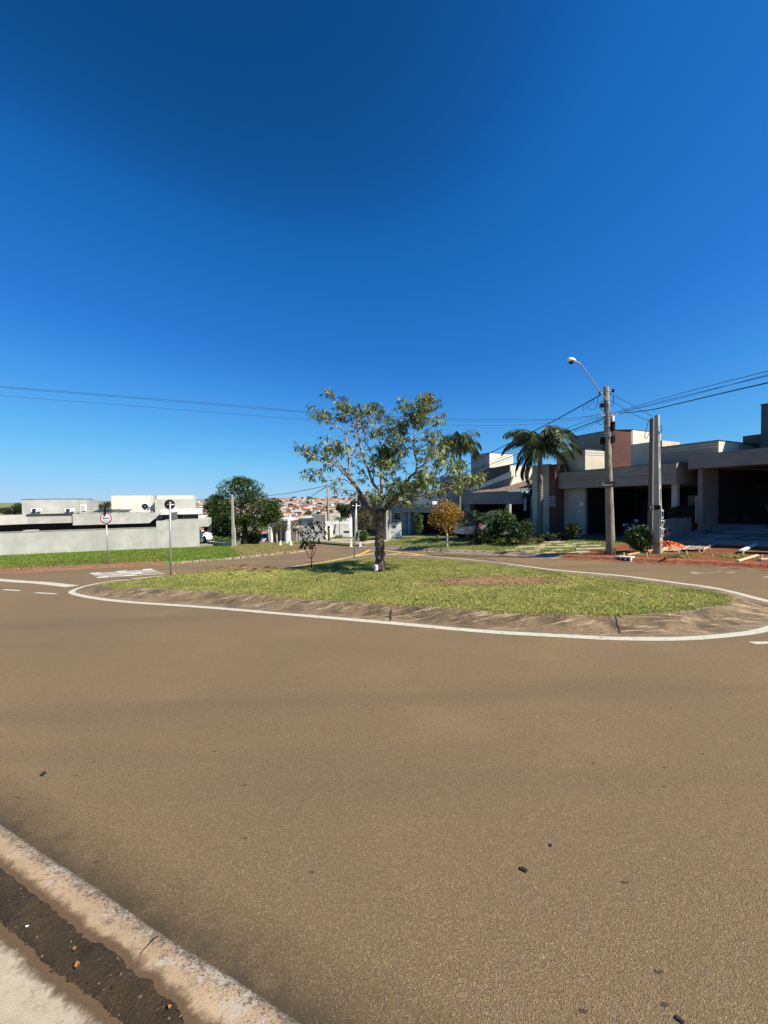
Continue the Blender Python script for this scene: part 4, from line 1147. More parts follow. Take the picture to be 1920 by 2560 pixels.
# ================================================================== LEFT HOUSE
_p = hit(0, 1390, verge_h)
FL = Frame((_p[0], _p[1]), (0.929, 0.371))
def left_house():
    f = FL; P = f.P
    S = f.S
    r = thing('house', f.P(8, 0.5, _p[2]), 'long low cement grey house with flat roofs behind the left verge', 'house')
    def part(name, mat, *bx, **k):
        m = MB()
        for b in bx: f.box(m, *b)
        return m.build(name, M[mat], r, **k)
    zt = S(0, 1332, 0)[1]
    t390 = S(391, 1322, 0)[0]; t523 = S(521, 1300, 0)[0]; t498 = S(498, 1320, 0)[0]
    zb = _p[2] - 1.0
    part('garden_wall', 'cement', (-16, t390 + 0.0, 0, 0.18, zb, zt))
    part('coping', 'cement_mid', (-16, t390 - 0.01, -0.03, 0.21, zt + 0.002, zt + 0.05))
    # right part: solid end wall with a carport opening
    z1 = S(400, 1302, 0)[1]
    zo = S(503, 1317, 0)[1]
    part('end_wall', 'cement', (t390 + 0.003, t498, -0.02, 0.22, zb, z1))
    part('lintel', 'cement', (t498 + 0.003, t523, -0.02, 5.6, zo, z1 - 0.003))
    part('roof_slab', 'cement_mid', (t390 + 0.3, t498, 0.23, 5.6, zo, z1 - 0.02))
    part('carport_wall', 'inside', (t498 + 0.01, t523, 5.61, 5.8, zb, zo - 0.01))
    zk = S(500, 1362, 0)[1]
    # long roof slab over the terrace, stepped in plan
    s = 1.6
    ta, tb, tc, td = S(-260, 1300, s)[0], S(68, 1300, s)[0], S(183, 1300, s)[0], S(374, 1300, s)[0]
    zu = S(183, 1284, s)[1]; zl = S(120, 1308.5, s)[1]; zl2 = S(190, 1313, s)[1]
    part('fascia', 'cement', (tb, tc, s + 0.0, s + 0.2, zl, zu))
    part('fascia', 'cement', (tc + 0.002, td, s - 0.12, s + 0.2, zl2, zu - 0.03))
    MB().prism([P(ta, s - 5.0, zl), P(tb - 0.002, s, zl), P(tb - 0.002, s + 0.2, zl), P(ta, s - 4.8, zl)], (0, 0, zu - zl - 0.01)).build('fascia', M['cement'], r)
    part('roof', 'cement_mid', (ta, td - 0.3, s + 0.21, 9.5, zl + 0.25, zu - 0.12))
    part('coping', 'dark_grey', (tb, td, s - 0.14, s + 0.24, zu + 0.002, zu + 0.03))
    # slanting cheek at the end of the terrace roof
    MB().prism([P(td + 0.002, s - 0.1, zl2), P(td + 0.9, s - 0.1, zu - 0.05), P(td + 0.002, s - 0.1, zu - 0.05)], f.n * 0.2).build('cheek', M['cement'], r)
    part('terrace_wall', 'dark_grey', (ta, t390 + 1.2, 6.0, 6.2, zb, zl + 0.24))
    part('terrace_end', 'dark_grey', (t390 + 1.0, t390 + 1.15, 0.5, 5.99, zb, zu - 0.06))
    # small block on the garden wall
    b0, b1 = S(60, 1325, 0.4)[0], S(90, 1325, 0.4)[0]
    part('vent_block', 'cement', (b0, b1, 0.25, 0.9, zt - 0.3, S(70, 1325.5, 0.4)[1]))
    # roof boxes
    s = 5.2
    q0, q1 = S(54, 1250, s)[0], S(195, 1250, s)[0]; qs = S(211, 1250, s)[0]
    zq = S(120, 1248, s)[1]
    part('upper_block', 'cement', (q0, q1, s, s + 4.0, zu - 0.4, zq))
    part('upper_block', 'cement', (q1 + 0.002, qs, s + 0.5, s + 3.8, zu - 0.4, zq - 0.05))
    part('coping', 'dark_grey', (q0 - 0.03, q1 + 0.03, s - 0.03, s + 4.03, zq + 0.002, zq + 0.03))
    s = 7.0
    q0, q1 = S(278, 1240, s)[0], S(376, 1240, s)[0]; q2 = S(482, 1240, s)[0]
    zq = S(330, 1239, s)[1]
    part('upper_block', 'ivory', (q0, q1, s, s + 4.0, zu - 0.4, zq))
    part('upper_block', 'ivory', (q1 + 0.5, q2, s + 0.4, s + 4.0, zu - 0.4, zq - 0.0))
    part('recess_wall', 'cement_mid', (q1 + 0.004, q1 + 0.496, s + 1.6, s + 3.9, zu - 0.4, zq - 0.02))
    s = 4.6
    q0, q1 = S(387, 1260, s)[0], S(488, 1260, s)[0]
    zq = S(430, 1248, s)[1]; zz = S(430, 1272, s)[1]
    part('upper_block', 'cement', (q0, q1, s, s + 2.0, z1 - 0.05, zq))
    s = 3.2
    q0, q1 = S(400, 1280, s)[0], S(504, 1280, s)[0]
    zq, zw = S(450, 1272, s)[1], S(450, 1286, s)[1]
    part('canopy', 'white_wall', (q0, q1, s, s + 1.35, zw, zq))
    part('window_band', 'glass', (q0 + 0.1, q1 - 0.3, s + 0.6, s + 0.7, z1 - 0.01, zw - 0.003))
    part('cheek', 'white_wall', (q1 - 0.28, q1 - 0.1, s + 0.1, s + 1.3, z1 - 0.01, zw - 0.003))
    part('carport_floor', 'drive', (t498, t523 + 0.3, 0.25, 6.0, zb, zk - 0.05))
    return dict(zu=zu, zk=zk, z1=z1)
LH = left_house()

def ac_unit(px0, px1, py_b, s, label, yaw_fan=True):
    f = FL
    t0, zb = f.S(px0, py_b, s); t1, _ = f.S(px1, py_b, s)
    h = (t1 - t0) * 0.56 if (t1 - t0) > 0.5 else 0.62
    r = thing('air_conditioner', f.P((t0 + t1) / 2, s, zb), label, 'air conditioner', 'outdoor units on the flat roof')
    m = MB(); f.box(m, t0, t1, s, s + 0.34, zb + 0.06, zb + h); m.build('casing', M['ac_white'], r, bevel=0.02)
    for q in (t0 + 0.08, t1 - 0.16):
        m = MB(); f.box(m, q, q + 0.08, s, s + 0.34, zb - 0.02, zb + 0.059); m.build('foot', M['black'], r)
    if yaw_fan:
        c = f.P(t0 + (t1 - t0) * 0.36, s - 0.002, zb + h * 0.53)
        g = MB().lathe(c, [(h * 0.40, 0.0), (h * 0.40, 0.012), (0.01, 0.013)], 24, -f.n).build('fan_grille', M['black'], r)
        MB().lathe(c - f.n * 0.014, [(h * 0.09, 0.0), (h * 0.09, 0.012)], 12, -f.n).build('hub', M['steel'], g)
        m = MB(); f.box(m, t0 + (t1 - t0) * 0.78, t0 + (t1 - t0) * 0.93, s - 0.006, s - 0.001, zb + h * 0.70, zb + h * 0.80); m.build('badge', M['steel'], r)
    else:
        m = MB()
        for k in range(6): f.box(m, t0 + 0.04, t1 - 0.04, s - 0.008, s - 0.001, zb + 0.12 + k * 0.075, zb + 0.15 + k * 0.075)
        m.build('louvres', M['dark_grey'], r)
ac_unit(77, 100, 1281, 4.6, 'white outdoor unit on the flat roof, nearest the left end')
ac_unit(162, 184, 1281, 4.6, 'white outdoor unit with dark fan at the right end of the grey roof box')
ac_unit(201, 214, 1280, 4.4, 'narrow white outdoor unit seen from its louvred end', False)
ac_unit(357, 372, 1275, 5.6, 'white outdoor unit before the tall ivory roof box')
ac_unit(374, 385, 1277, 5.3, 'small white outdoor unit in the corner of the ivory roof box', False)
def solar():
    f = FL
    for a, b in ((232, 262), (263.5, 290), (293.5, 318)):
        t0, z = f.S(a, 1281, 3.0); t1, _ = f.S(b, 1281, 3.0)
        r = thing('solar_panel', f.P((t0 + t1) / 2, 3.0, z), {232: 'dark solar panel on the flat roof behind the round arrow sign', 263.5: 'dark solar panel in the middle of the row of three', 293.5: 'dark solar panel at the right end of the row of three'}[a], 'solar panel', 'solar panels on the grey flat roof')
        ax = (f.u, (f.n * math.cos(R(6)) + np.array([0, 0, math.sin(R(6))])), None)
        nz = np.cross(ax[0], ax[1])
        c = f.P((t0 + t1) / 2, 3.9, z + 0.13)
        MB().box(c, (t1 - t0, 1.7, 0.04), (ax[0], ax[1], nz)).build('panel', M['panel'], r)
        MB().box(c - nz * 0.03, (t1 - t0 + 0.04, 1.74, 0.018), (ax[0], ax[1], nz)).build('frame', M['steel'], r)
        for q in (t0 + 0.1, t1 - 0.16):
            m = MB(); f.box(m, q, q + 0.06, 4.3, 4.36, z - 0.35, z + 0.12); m.build('leg', M['steel'], r)
solar()

def low_wall():
    f = FL
    a = hit(522, 1366, verge_h); b = hit(584, 1366, verge_h)
    zt = at(550, 1356, (a[1] + b[1]) / 2)[2]
    r = thing('low_wall', (a + b) / 2, 'low white wall joining the grey house to the tall post', 'wall')
    MB().beam((a[0], a[1], zt - 0.10), (b[0], b[1], zt - 0.10), 0.24, 0.20).build('coping', M['post'], r)
    MB().beam((a[0], a[1], zt - 0.55), (b[0], b[1], zt - 0.55), 0.14, 0.68).build('base', M['dark_grey'], r)
    # the tall service post
    c = hit(585, 1366, verge_h)
    r = thing('service_post', c, 'tall tapering cement post beside the dense round tree', 'post')
    k = c[1] / F
    top = at(581.5, 1237, c[1])[2]
    def sec(w, z, dx=0): 
        return [c + np.array([dx - w / 2, -0.1, z - c[2]]), c + np.array([dx + w / 2, -0.1, z - c[2]]), c + np.array([dx + w / 2, 0.1, z - c[2]]), c + np.array([dx - w / 2, 0.1, z - c[2]])]
    z1 = at(585, 1328, c[1])[2]; z2 = at(584, 1313, c[1])[2]
    secs = [sec(9 * k, c[2] - 0.1), sec(8.6 * k, z1), sec(5.2 * k, z2, -0.03), sec(3.0 * k, top, -0.05)]
    m = MB(); V = np.vstack(secs); m.add(V, [(i * 4 + j, i * 4 + (j + 1) % 4, (i + 1) * 4 + (j + 1) % 4, (i + 1) * 4 + j) for i in range(3) for j in range(4)] + [(0, 3, 2, 1), (12, 13, 14, 15)])
    m.build('post', M['post'], r)
    m = MB().box(c + np.array([0, -0.115, z1 - c[2] - 0.35]), (0.22, 0.02, 0.4)); m.build('meter_door', M['cement_mid'], r)
low_wall()

# ================================================================== HOUSES IN THE MIDDLE DISTANCE
def mid_houses():
    # white and brown house with bare trees before it
    f = Frame(at(674, 1358, 62)[:2], (0.97, -0.24)); z = lambda y: at(700, y, 61.5)[2]
    zg = z0(*f.p0[:2]) - 1
    def build(label, parts, f, name='house'):
        r = thing(name, f.P(2, 0.5, zg + 1), label, 'house')
        for nm, mat, bx in parts:
            for b in bx:
                m = MB(); f.box(m, *b)
                m.build(nm, M[mat] if isinstance(mat, str) else mat, r)
        return r
    build('small white house with dark front and slim white piers behind the bare trees', [
        ('wall', 'town_brown', [(0.1, 3.35, 0.7, 6, zg, z(1302) - 0.004)]), ('roof_edge', 'white_wall', [(-0.05, 3.45, -0.2, 6, z(1302), z(1297.5))]),
        ('pier', 'white_wall', [(0.0, 0.35, -0.1, 0.69, zg, z(1302) - 0.004), (0.95, 1.15, 0.3, 0.69, zg, z(1302) - 0.004), (1.75, 2.0, 0.3, 0.69, zg, z(1302) - 0.004), (2.5, 2.68, 0.3, 0.69, zg, z(1302) - 0.004), (3.2, 3.4, -0.1, 0.69, zg, z(1302) - 0.004)]),
        ('sign_panel', 'white_wall', [(0.40, 0.92, 0.2, 0.29, z(1317), z(1304))]),
        ('window', 'glass', [(2.05, 2.45, 0.64, 0.697, z(1352), z(1326)), (2.72, 3.1, 0.64, 0.697, z(1352), z(1326)), (1.2, 1.7, 0.64, 0.697, z(1318), z(1306))])], f)
    f = Frame(at(724, 1352, 64)[:2], (0.97, -0.24)); zt2 = lambda y: at(760, y, 63)[2]
    z = zt2
    build('grey and white modern house with a tall plain block', [
        ('lower_wall', 'white_wall', [(1.2, 6.3, 0, 8, zg - 1, z(1318) - 0.004)]), ('porch_wall', 'dark_grey', [(-0.1, 1.19, 0.6, 8, zg - 1, z(1320) - 0.004)]), ('pier', 'soft_grey', [(0.0, 0.12, -0.9, -0.7, zg - 1, z(1320) - 0.004), (0.55, 0.67, -0.9, -0.7, zg - 1, z(1320) - 0.004)]), ('canopy', 'white_wall', [(-0.2, 1.8, -1.2, 7.9, z(1320), z(1315.5))]),
        ('upper_wall', 'soft_grey', [(0.9, 4.1, 1.0, 8, z(1318) + 0.003, z(1297))]), ('roof_edge', 'white_wall', [(0.7, 4.2, 0.7, 8, z(1297) + 0.003, z(1294))]),
        ('window', 'glass', [(2.0, 2.5, -0.03, -0.003, z(1340), z(1328)), (1.4, 1.75, 0.95, 0.997, z(1314), z(1303))]), ('tall_block', 'cement_mid', [(4.103, 6.1, 0.5, 8, z(1318) + 0.003, z(1287))]),
        ('roof_vent', 'dark_grey', [(2.8, 4.0, 3, 5, z(1294) + 0.003, z(1288))])], f)
    f = Frame(at(826, 1347, 66)[:2], (0.99, -0.1)); z = lambda y: at(850, y, 65.5)[2]
    r = build('bright white boundary house with a dark curved doorway', [
        ('wall', 'white_wall', [(0, 3.4, 0, 6, zg - 2, z(1309))]), ('upper_wall', 'white_wall', [(1.9, 3.2, 1.0, 5, z(1309) + 0.003, z(1300))]),
        ('opening', 'glass', [(2.35, 3.35, -0.04, -0.003, z(1332), z(1328)), (0.1, 0.75, -0.04, -0.003, z(1334), z(1327))])], f)
    pts = [f.P(0.8 + 0.25 * (1 - math.cos(a)), -0.03, z(1335) + (z(1310) - z(1335)) * (math.sin(a))) for a in np.linspace(0, math.pi / 2, 7)]
    MB().tube(pts, 0.10, 6).build('arch', M['dark_grey'], r)
    # long light wall behind the parked car
    f = Frame(at(640, 1352, 78)[:2], (0.99, -0.1)); z = lambda y: at(640, y, 78)[2]
    r = thing('boundary_wall', f.P(0, 0, z(1356)), 'white boundary wall behind the parked silver car', 'wall')
    m = MB(); f.box(m, -1.2, 2.6, 0, 0.2, z(1362), z(1340)); m.build('wall', M['white_wall'], r)
mid_houses()

# ================================================================== TREES AND PLANTS
def unit(v): return v / (np.linalg.norm(v, axis=-1, keepdims=True) + 1e-9)

def leaf_faces(P, D, S, L, W, fold=0.25, droop=0.25):
    """one folded, slightly drooping leaf per row: base P, direction D, side S"""
    N = len(P); Nn = np.cross(D, S)
    L = np.broadcast_to(L, (N,))[:, None]; W = np.broadcast_to(W, (N,))[:, None]
    mid = P + D * L * 0.5 + np.array([0, 0, -1.0]) * L * droop * 0.25
    tip = P + D * L + np.array([0, 0, -1.0]) * L * droop
    a = mid + S * W / 2 + Nn * W * fold; b = mid - S * W / 2 + Nn * W * fold
    V = np.stack([P, a, tip, b], 1).reshape(-1, 3)
    k = np.arange(N)[:, None] * 4
    return V, np.concatenate([k + np.array([0, 1, 2]), k + np.array([0, 2, 3])], 1).reshape(-1, 3)

def rand_dirs(n): return unit(RNG.normal(0, 1, (n, 3)))

def leaf_cloud(name, C, per, spread, L, W, mat, parent, droop=0.3, up=0.2, squash=0.8, kind=None):
    """leaves scattered round clump centres C (n,3)"""
    n = len(C)
    per = np.broadcast_to(per, (n,)).astype(int); sp = np.broadcast_to(spread, (n,))
    idx = np.repeat(np.arange(n), per); N = len(idx)
    off = rand_dirs(N) * (RNG.uniform(0.25, 1.0, N) ** 0.5)[:, None] * sp[idx][:, None]; off[:, 2] *= squash
    P = C[idx] + off
    D = unit(off / (sp[idx][:, None] + 1e-6) * 0.9 + rand_dirs(N) * 0.8 + np.array([0, 0, up]))
    S = unit(np.cross(D, rand_dirs(N)))
    V, Fc = leaf_faces(P, D, S, L * RNG.uniform(0.6, 1.3, N), W * RNG.uniform(0.7, 1.2, N), 0.2, droop)
    return tag(np_mesh(name, V, Fc, mat, parent), kind=kind)

def island_tree():
    b = hit(950, 1426, isl_h)
    Y0 = b[1]
    r = thing('silk_floss_tree', b, 'bare branched tree with drooping palmate leaves standing on the traffic island', 'tree')
    k = Y0 / F
    def px(x, y, d=0.0): return at(740 + x / 3.318, 950 + y / 3.318, Y0 + d)
    g = np.random.default_rng(11)
    # trunk, swelling at the foot and knobbly
    tp = [(697, 1592, 0), (697, 1560, 0), (698, 1480, 0), (694, 1380, 0), (692, 1280, 0), (694, 1190, 0.02), (692, 1130, 0.03), (690, 1070, 0.05)]
    tw = [48, 43, 39, 38, 37, 38, 39, 26]
    P = np.array([px(*p) for p in tp]); P[0][2] = b[2] - 0.08
    C = catmull(P, 9); rad = np.interp(np.linspace(0, 7, len(C)), range(8), np.array(tw) / 3.318 * k)
    m = MB(); m.tube(C, rad, 22)
    V = m.v[0]; V[:, :2] += g.normal(0, 0.011, (len(V), 2)) + 0.010 * np.sin(V[:, 2:3] * 23 + V[:, :1] * 40)
    m.build('trunk', M['bark'], r, smooth=True)
    limbs = [  # (points px in survey crop with depth, r0, r1, material)
        ([(690, 1140, 0), (650, 1105, -.1), (600, 1022, -.25), (540, 950, -.4), (490, 880, -.5), (430, 800, -.6)], 24, 12, 'bark'),
        ([(430, 800, -.6), (434, 700, -.6), (436, 620, -.55), (424, 520, -.5), (418, 450, -.45)], 10, 5.5, 'branch'),
        ([(418, 450, -.45), (340, 385, -.6), (235, 318, -.8), (170, 265, -.9)], 4.5, 1.6, 'branch'),
        ([(418, 450, -.45), (470, 390, -.3), (510, 345, -.2), (440, 290, -.3), (340, 195, -.4), (255, 115, -.5)], 4.5, 1.4, 'branch'),
        ([(436, 640, -.55), (470, 540, -.4), (510, 420, -.2), (515, 345, -.1), (560, 280, 0), (640, 230, .1)], 4.5, 2, 'branch'),
        ([(470, 830, -.5), (400, 775, -.8), (330, 720, -1.0), (240, 690, -1.2), (150, 640, -1.4), (80, 595, -1.5)], 8, 2, 'branch'),
        ([(410, 780, -.8), (330, 660, -.9), (300, 600, -1.0), (270, 530, -1.1)], 4, 1.6, 'branch'),
        ([(430, 800, -.6), (340, 640, -.3), (330, 580, -.1), (350, 540, 0)], 4, 1.5, 'branch'),
        ([(500, 890, -.5), (400, 830, -.9), (310, 815, -1.1), (240, 790, -1.3), (140, 795, -1.5)], 5, 1.5, 'branch'),
        ([(540, 950, -.4), (450, 960, -.7), (400, 945, -.9), (345, 960, -1.0)], 4, 1.2, 'branch'),
        ([(690, 1110, 0), (700, 1000, .2), (690, 920, .35), (640, 862, .5), (600, 765, .7), (572, 690, .8), (540, 575, .9), (522, 455, .9), (515, 350, .9)], 17, 4.5, 'branch'),
        ([(545, 590, .9), (590, 500, 1.0), (560, 400, 1.1), (650, 340, 1.2), (700, 290, 1.2)], 4, 1.5, 'branch'),
        ([(640, 862, .5), (640, 640, .4), (590, 520, .3), (555, 395, .2), (520, 345, .2)], 3.5, 1.5, 'branch'),
        ([(700, 1080, .1), (708, 900, .1), (712, 740, .05), (716, 640, 0), (712, 545, -.05)], 15, 7, 'branch'),
        ([(712, 560, 0), (770, 480, -.2), (830, 410, -.3), (890, 350, -.4), (960, 250, -.5)], 7, 2.5, 'branch'),
        ([(712, 560, 0), (660, 480, .1), (610, 430, .2), (560, 380, .3)], 4, 1.8, 'branch'),
        ([(715, 600, 0), (690, 460, .2), (665, 330, .4), (655, 260, .4)], 4, 1.5, 'branch'),
        ([(720, 1120, 0), (760, 1050, .1), (840, 965, .1), (900, 880, .1), (960, 800, .0), (1000, 765, .0)], 19, 9, 'bark'),
        ([(995, 770, 0), (1000, 690, 0), (988, 600, 0), (985, 500, 0), (990, 400, 0), (1010, 330, .1)], 10, 2.5, 'branch'),
        ([(988, 520, 0), (1060, 450, .3), (1120, 390, .5), (1175, 330, .6)], 4.2, 1.5, 'branch'),
        ([(988, 590, 0), (930, 540, .3), (880, 480, .4)], 3.5, 1.5, 'branch'),
        ([(1000, 590, 0), (1070, 540, -.3), (1120, 500, -.5)], 3.5, 1.5, 'branch'),
        ([(1000, 740, 0), (1060, 690, -.3), (1110, 620, -.6), (1190, 560, -.8)], 6, 2, 'branch'),
        ([(1000, 760, 0), (1100, 720, .3), (1180, 660, .6), (1260, 640, .8)], 5, 1.8, 'branch'),
        ([(860, 945, .1), (960, 915, -.3), (1080, 870, -.6), (1180, 815, -.9), (1260, 760, -1.0)], 9, 2.2, 'branch'),
        ([(870, 950, .1), (1000, 965, -.5), (1140, 940, -.9), (1280, 885, -1.1), (1400, 870, -1.2), (1530, 825, -1.2)], 8, 2, 'branch'),
        ([(735, 1090, 0), (830, 1030, -.5), (920, 1000, -.9), (1000, 990, -1.1)], 8, 2, 'bark'),
        ([(760, 1050, .1), (860, 960, .9), (930, 870, 1.4), (1010, 830, 1.7)], 8, 2, 'branch'),
        ([(700, 1080, .1), (640, 1000, .8), (600, 950, 1.2), (640, 900, 1.5)], 8, 2, 'branch'),
        ([(712, 700, .05), (640, 650, -.6), (560, 640, -.9), (500, 600, -1.1)], 3, 1.2, 'branch'),
    ]
    ends = []
    tw_m = MB()
    for pts, r0, r1, mt in limbs:
        P = np.array([px(*p) for p in pts])
        P[1:-1] += g.normal(0, 0.02, P[1:-1].shape)
        C = catmull(P, 5)
        rad = np.linspace(r0, r1, len(C)) / 3.318 * k
        m = MB(); m.tube(C, rad, 8); m.v[0] += g.normal(0, 0.004, m.v[0].shape)
        m.build('limb', M[mt], r, smooth=True)
        # twigs
        for i in range(len(C) // 3, len(C), 3):
            if rad[i] < 0.06:
                d = unit(C[min(i + 1, len(C) - 1)] - C[i - 1] + g.normal(0, 0.03, 3)); q = unit(d * 0.9 + g.normal(0, 0.6, 3) + np.array([0, 0, 0.12]))
                L = g.uniform(0.12, 0.36)
                T = np.array([C[i], C[i] + q * L * 0.5 + np.array([0, 0, 0.01]), C[i] + q * L + np.array([0, 0, L * 0.12])])
                tw_m.tube(T, [0.012, 0.009, 0.005], 5)
                ends.append(T[-1])
        ends.append(C[-1])
    tw_m.build('twigs', M['branch'], r, smooth=True, kind='stuff')
    # leaf clumps
    cl = [(255, 108, 10), (315, 170, 4), (400, 200, 26), (440, 230, 22), (480, 270, 14), (520, 280, 12), (560, 270, 12), (630, 225, 20), (660, 250, 14), (720, 285, 12), (200, 270, 16), (165, 255, 8), (240, 300, 10),
          (330, 330, 12), (385, 330, 12), (270, 520, 16), (330, 560, 18), (230, 510, 8), (350, 530, 10), (80, 590, 14), (120, 610, 10), (45, 560, 6), (150, 600, 10), (220, 620, 10), (250, 690, 16), (280, 700, 8), (110, 785, 8), (145, 790, 10), (190, 800, 5),
          (290, 640, 10), (380, 600, 8), (1060, 160, 30), (1100, 140, 28), (1010, 200, 26), (1130, 175, 20), (960, 220, 20), (880, 195, 14), (850, 210, 6), (1040, 260, 34), (1080, 230, 26), (990, 290, 26), (1060, 310, 22), (930, 310, 12),
          (1010, 350, 14), (1200, 300, 10), (1180, 320, 6), (1215, 325, 5), (830, 370, 26), (780, 350, 16), (870, 390, 18), (740, 400, 18), (690, 440, 14), (650, 420, 12), (860, 450, 20), (820, 480, 22), (720, 600, 30), (690, 640, 26), (760, 600, 28), (790, 560, 26),
          (830, 540, 22), (850, 620, 22), (740, 660, 28), (770, 700, 26), (690, 700, 24), (710, 560, 20), (850, 690, 18), (900, 560, 18), (930, 500, 10), (880, 590, 14), (1120, 480, 16), (1160, 470, 14), (1200, 500, 20), (1230, 520, 14), (1090, 530, 8),
          (1110, 600, 18), (1060, 620, 12), (1160, 640, 20), (1210, 660, 22), (1240, 620, 14), (1190, 700, 16), (1060, 770, 26), (1090, 800, 26), (1030, 820, 22), (1120, 840, 22), (1010, 870, 26), (960, 880, 26), (900, 860, 26), (860, 840, 22), (930, 930, 28),
          (860, 930, 26), (980, 950, 22), (800, 930, 20), (830, 880, 22), (780, 830, 16), (760, 780, 14), (1050, 900, 18), (1130, 930, 14), (1210, 910, 18), (1280, 890, 22), (1340, 870, 22), (1390, 850, 18), (1440, 820, 20), (1500, 810, 20), (1545, 800, 14), (1300, 830, 14),
          (1330, 700, 20), (1360, 740, 22), (1310, 740, 16), (1290, 690, 12), (720, 960, 18), (680, 980, 16), (640, 960, 12), (620, 990, 8), (770, 990, 14), (900, 1000, 12), (960, 1010, 10), (450, 690, 6), (540, 700, 6), (520, 830, 5), (560, 780, 5), (430, 760, 5), (1180, 880, 10), (1000, 560, 5)]
    dep = lambda x, y: float(np.clip(g.normal(0, 0.55), -1.3, 1.3))
    cen, per = [], []
    for x, y, n in cl:
        cen.append(px(x, y, dep(x, y) - 0.3)); per.append(max(4, int(n * 0.80)))
    for e in ends:
        if g.random() < 0.85: cen.append(e); per.append(2)
    cen = np.array(cen); per = np.array(per)
    # whorls of 5-7 leaflets
    idx = np.repeat(np.arange(len(cen)), per); N = len(idx)
    W0 = cen[idx] + rand_dirs(N) * (0.06 + 0.20 * RNG.random(N) ** 0.6)[:, None] * np.array([1, 1.2, 0.85])
    ax = unit(rand_dirs(N) * 0.6 + np.array([0, 0, 0.7]))
    u = unit(np.cross(ax, rand_dirs(N))); v = np.cross(ax, u)
    PP, DD, SS, LL, WW = [], [], [], [], []
    for j in range(6):
        a = 2 * np.pi * (j + 0.3 * RNG.random(N)) / 6
        d = unit(u * np.cos(a)[:, None] + v * np.sin(a)[:, None] + ax * RNG.uniform(-0.3, 0.5, N)[:, None] + np.array([0, 0, -0.35]))
        PP.append(W0); DD.append(d); SS.append(unit(np.cross(d, ax))); LL.append(RNG.uniform(0.085, 0.16, N)); WW.append(RNG.uniform(0.032, 0.048, N))
    V, Fc = leaf_faces(np.vstack(PP), np.vstack(DD), np.vstack(SS), np.hstack(LL), np.hstack(WW), 0.25, 0.45)
    np_mesh('crown', V, Fc, M['leaf_tree'], r)
    return b
TREE_B = island_tree()

def broad_tree():
    b = hit(613, 1364, z0); Y = b[1] + 1.5; b = np.array([at(613, 1362, Y)[0], Y, z0(at(613, 1362, Y)[0], Y)])
    r = thing('shade_tree', b, 'large dense round crowned tree beside the grey house, dark trunk', 'tree')
    k = Y / F
    m = MB(); m.tube(catmull(np.array([b - [0, 0, .1], at(612, 1335, Y), at(610, 1310, Y), at(606, 1285, Y)]), 4), np.linspace(0.32, 0.2, 13), 9); m.build('trunk', M['dark_bark'], r, smooth=True)
    for e, w in (((575, 1270), .1), ((640, 1280), .1), ((600, 1240), .1), ((560, 1300), .07), ((660, 1300), .07)):
        MB().tube(catmull(np.array([at(608, 1312, Y), at((608 + e[0]) / 2, (1312 + e[1]) / 2 + 4, Y - .3), at(*e, Y - .4)]), 4), np.linspace(w + 0.06, 0.05, 9), 7).build('limb', M['dark_bark'], r, smooth=True)
    cl = [(600, 1215, 40, 30), (575, 1225, 34, 30), (628, 1222, 32, 28), (590, 1250, 46, 40), (630, 1255, 46, 40), (660, 1265, 34, 32), (560, 1262, 36, 36), (548, 1290, 26, 30), (575, 1290, 40, 36), (615, 1290, 46, 40),
          (650, 1290, 38, 34), (678, 1278, 24, 26), (686, 1262, 16, 20), (690, 1290, 16, 20), (600, 1315, 32, 26), (640, 1312, 30, 26), (665, 1306, 20, 22), (560, 1312, 26, 28), (545, 1248, 14, 16), (605, 1203, 20, 12), (640, 1240, 30, 26)]
    cen, per = [], []
    g = np.random.default_rng(4)
    for x, y, rx, ry in cl:
        rm = (rx + ry) / 2 * k
        for _ in range(18):
            d = unit(g.normal(0, 1, 3)); d[1] = -abs(d[1]) if g.random() < 0.7 else d[1]
            cen.append(at(x, y, Y) + d * np.array([rx * k, rm, ry * k]) * g.uniform(0.55, 0.95) * 0.82); per.append(60)
    leaf_cloud('crown', np.array(cen), np.array(per), 0.38, 0.19, 0.10, M['leaf_dark'], r, 0.35, 0.4)
broad_tree()

def small_tree(name, label, cat, base, crown, rx, ry, mat, n, L, W, bark, tr=0.05, group=None, trunk_top=None, clump=0.22, lumps=None, depth=None, per=22):
    """base: point on the ground; crown: centre point"""
    r = thing(name, base, label, cat, group)
    crown = np.asarray(crown, float); base = np.asarray(base, float)
    if tr:
        top = crown + np.array([0, 0, -ry * 0.3]); mid = (base + top) / 2 + np.array([tr * 0.8, 0, 0])
        m = MB().tube(catmull(np.array([base - [0, 0, 0.05], mid, top]), 5), np.linspace(tr, tr * 0.55, 11), 7)
        m.build('trunk', M[bark], r, smooth=True)
        for q in range(4):
            e = crown + unit(RNG.normal(0, 1, 3)) * np.array([rx, rx, ry]) * 0.7
            MB().tube(np.array([base * 0.45 + top * 0.55, (top + e) / 2, e]), [tr * 0.5, tr * 0.35, tr * 0.15], 5).build('limb', M[bark], r, smooth=True)
    N = n
    d = rand_dirs(N) * (RNG.uniform(0.15, 1, N) ** 0.45)[:, None]
    ph = RNG.uniform(0, 6.28, 4)
    lob = 1 + 0.26 * np.sin(d[:, 0] * 4.5 + ph[0]) * np.cos(d[:, 2] * 4 + ph[1]) + 0.20 * np.sin(d[:, 1] * 6 + ph[2]) * np.sin(d[:, 2] * 7 + ph[3])
    cen = crown + d * lob[:, None] * np.array([rx, depth or rx, ry])
    cen = cen[cen[:, 2] > base[2] + 0.02]
    leaf_cloud('crown' if tr else 'foliage', cen, per, clump, L, W, M[mat], r, 0.3, 0.3)
    return r

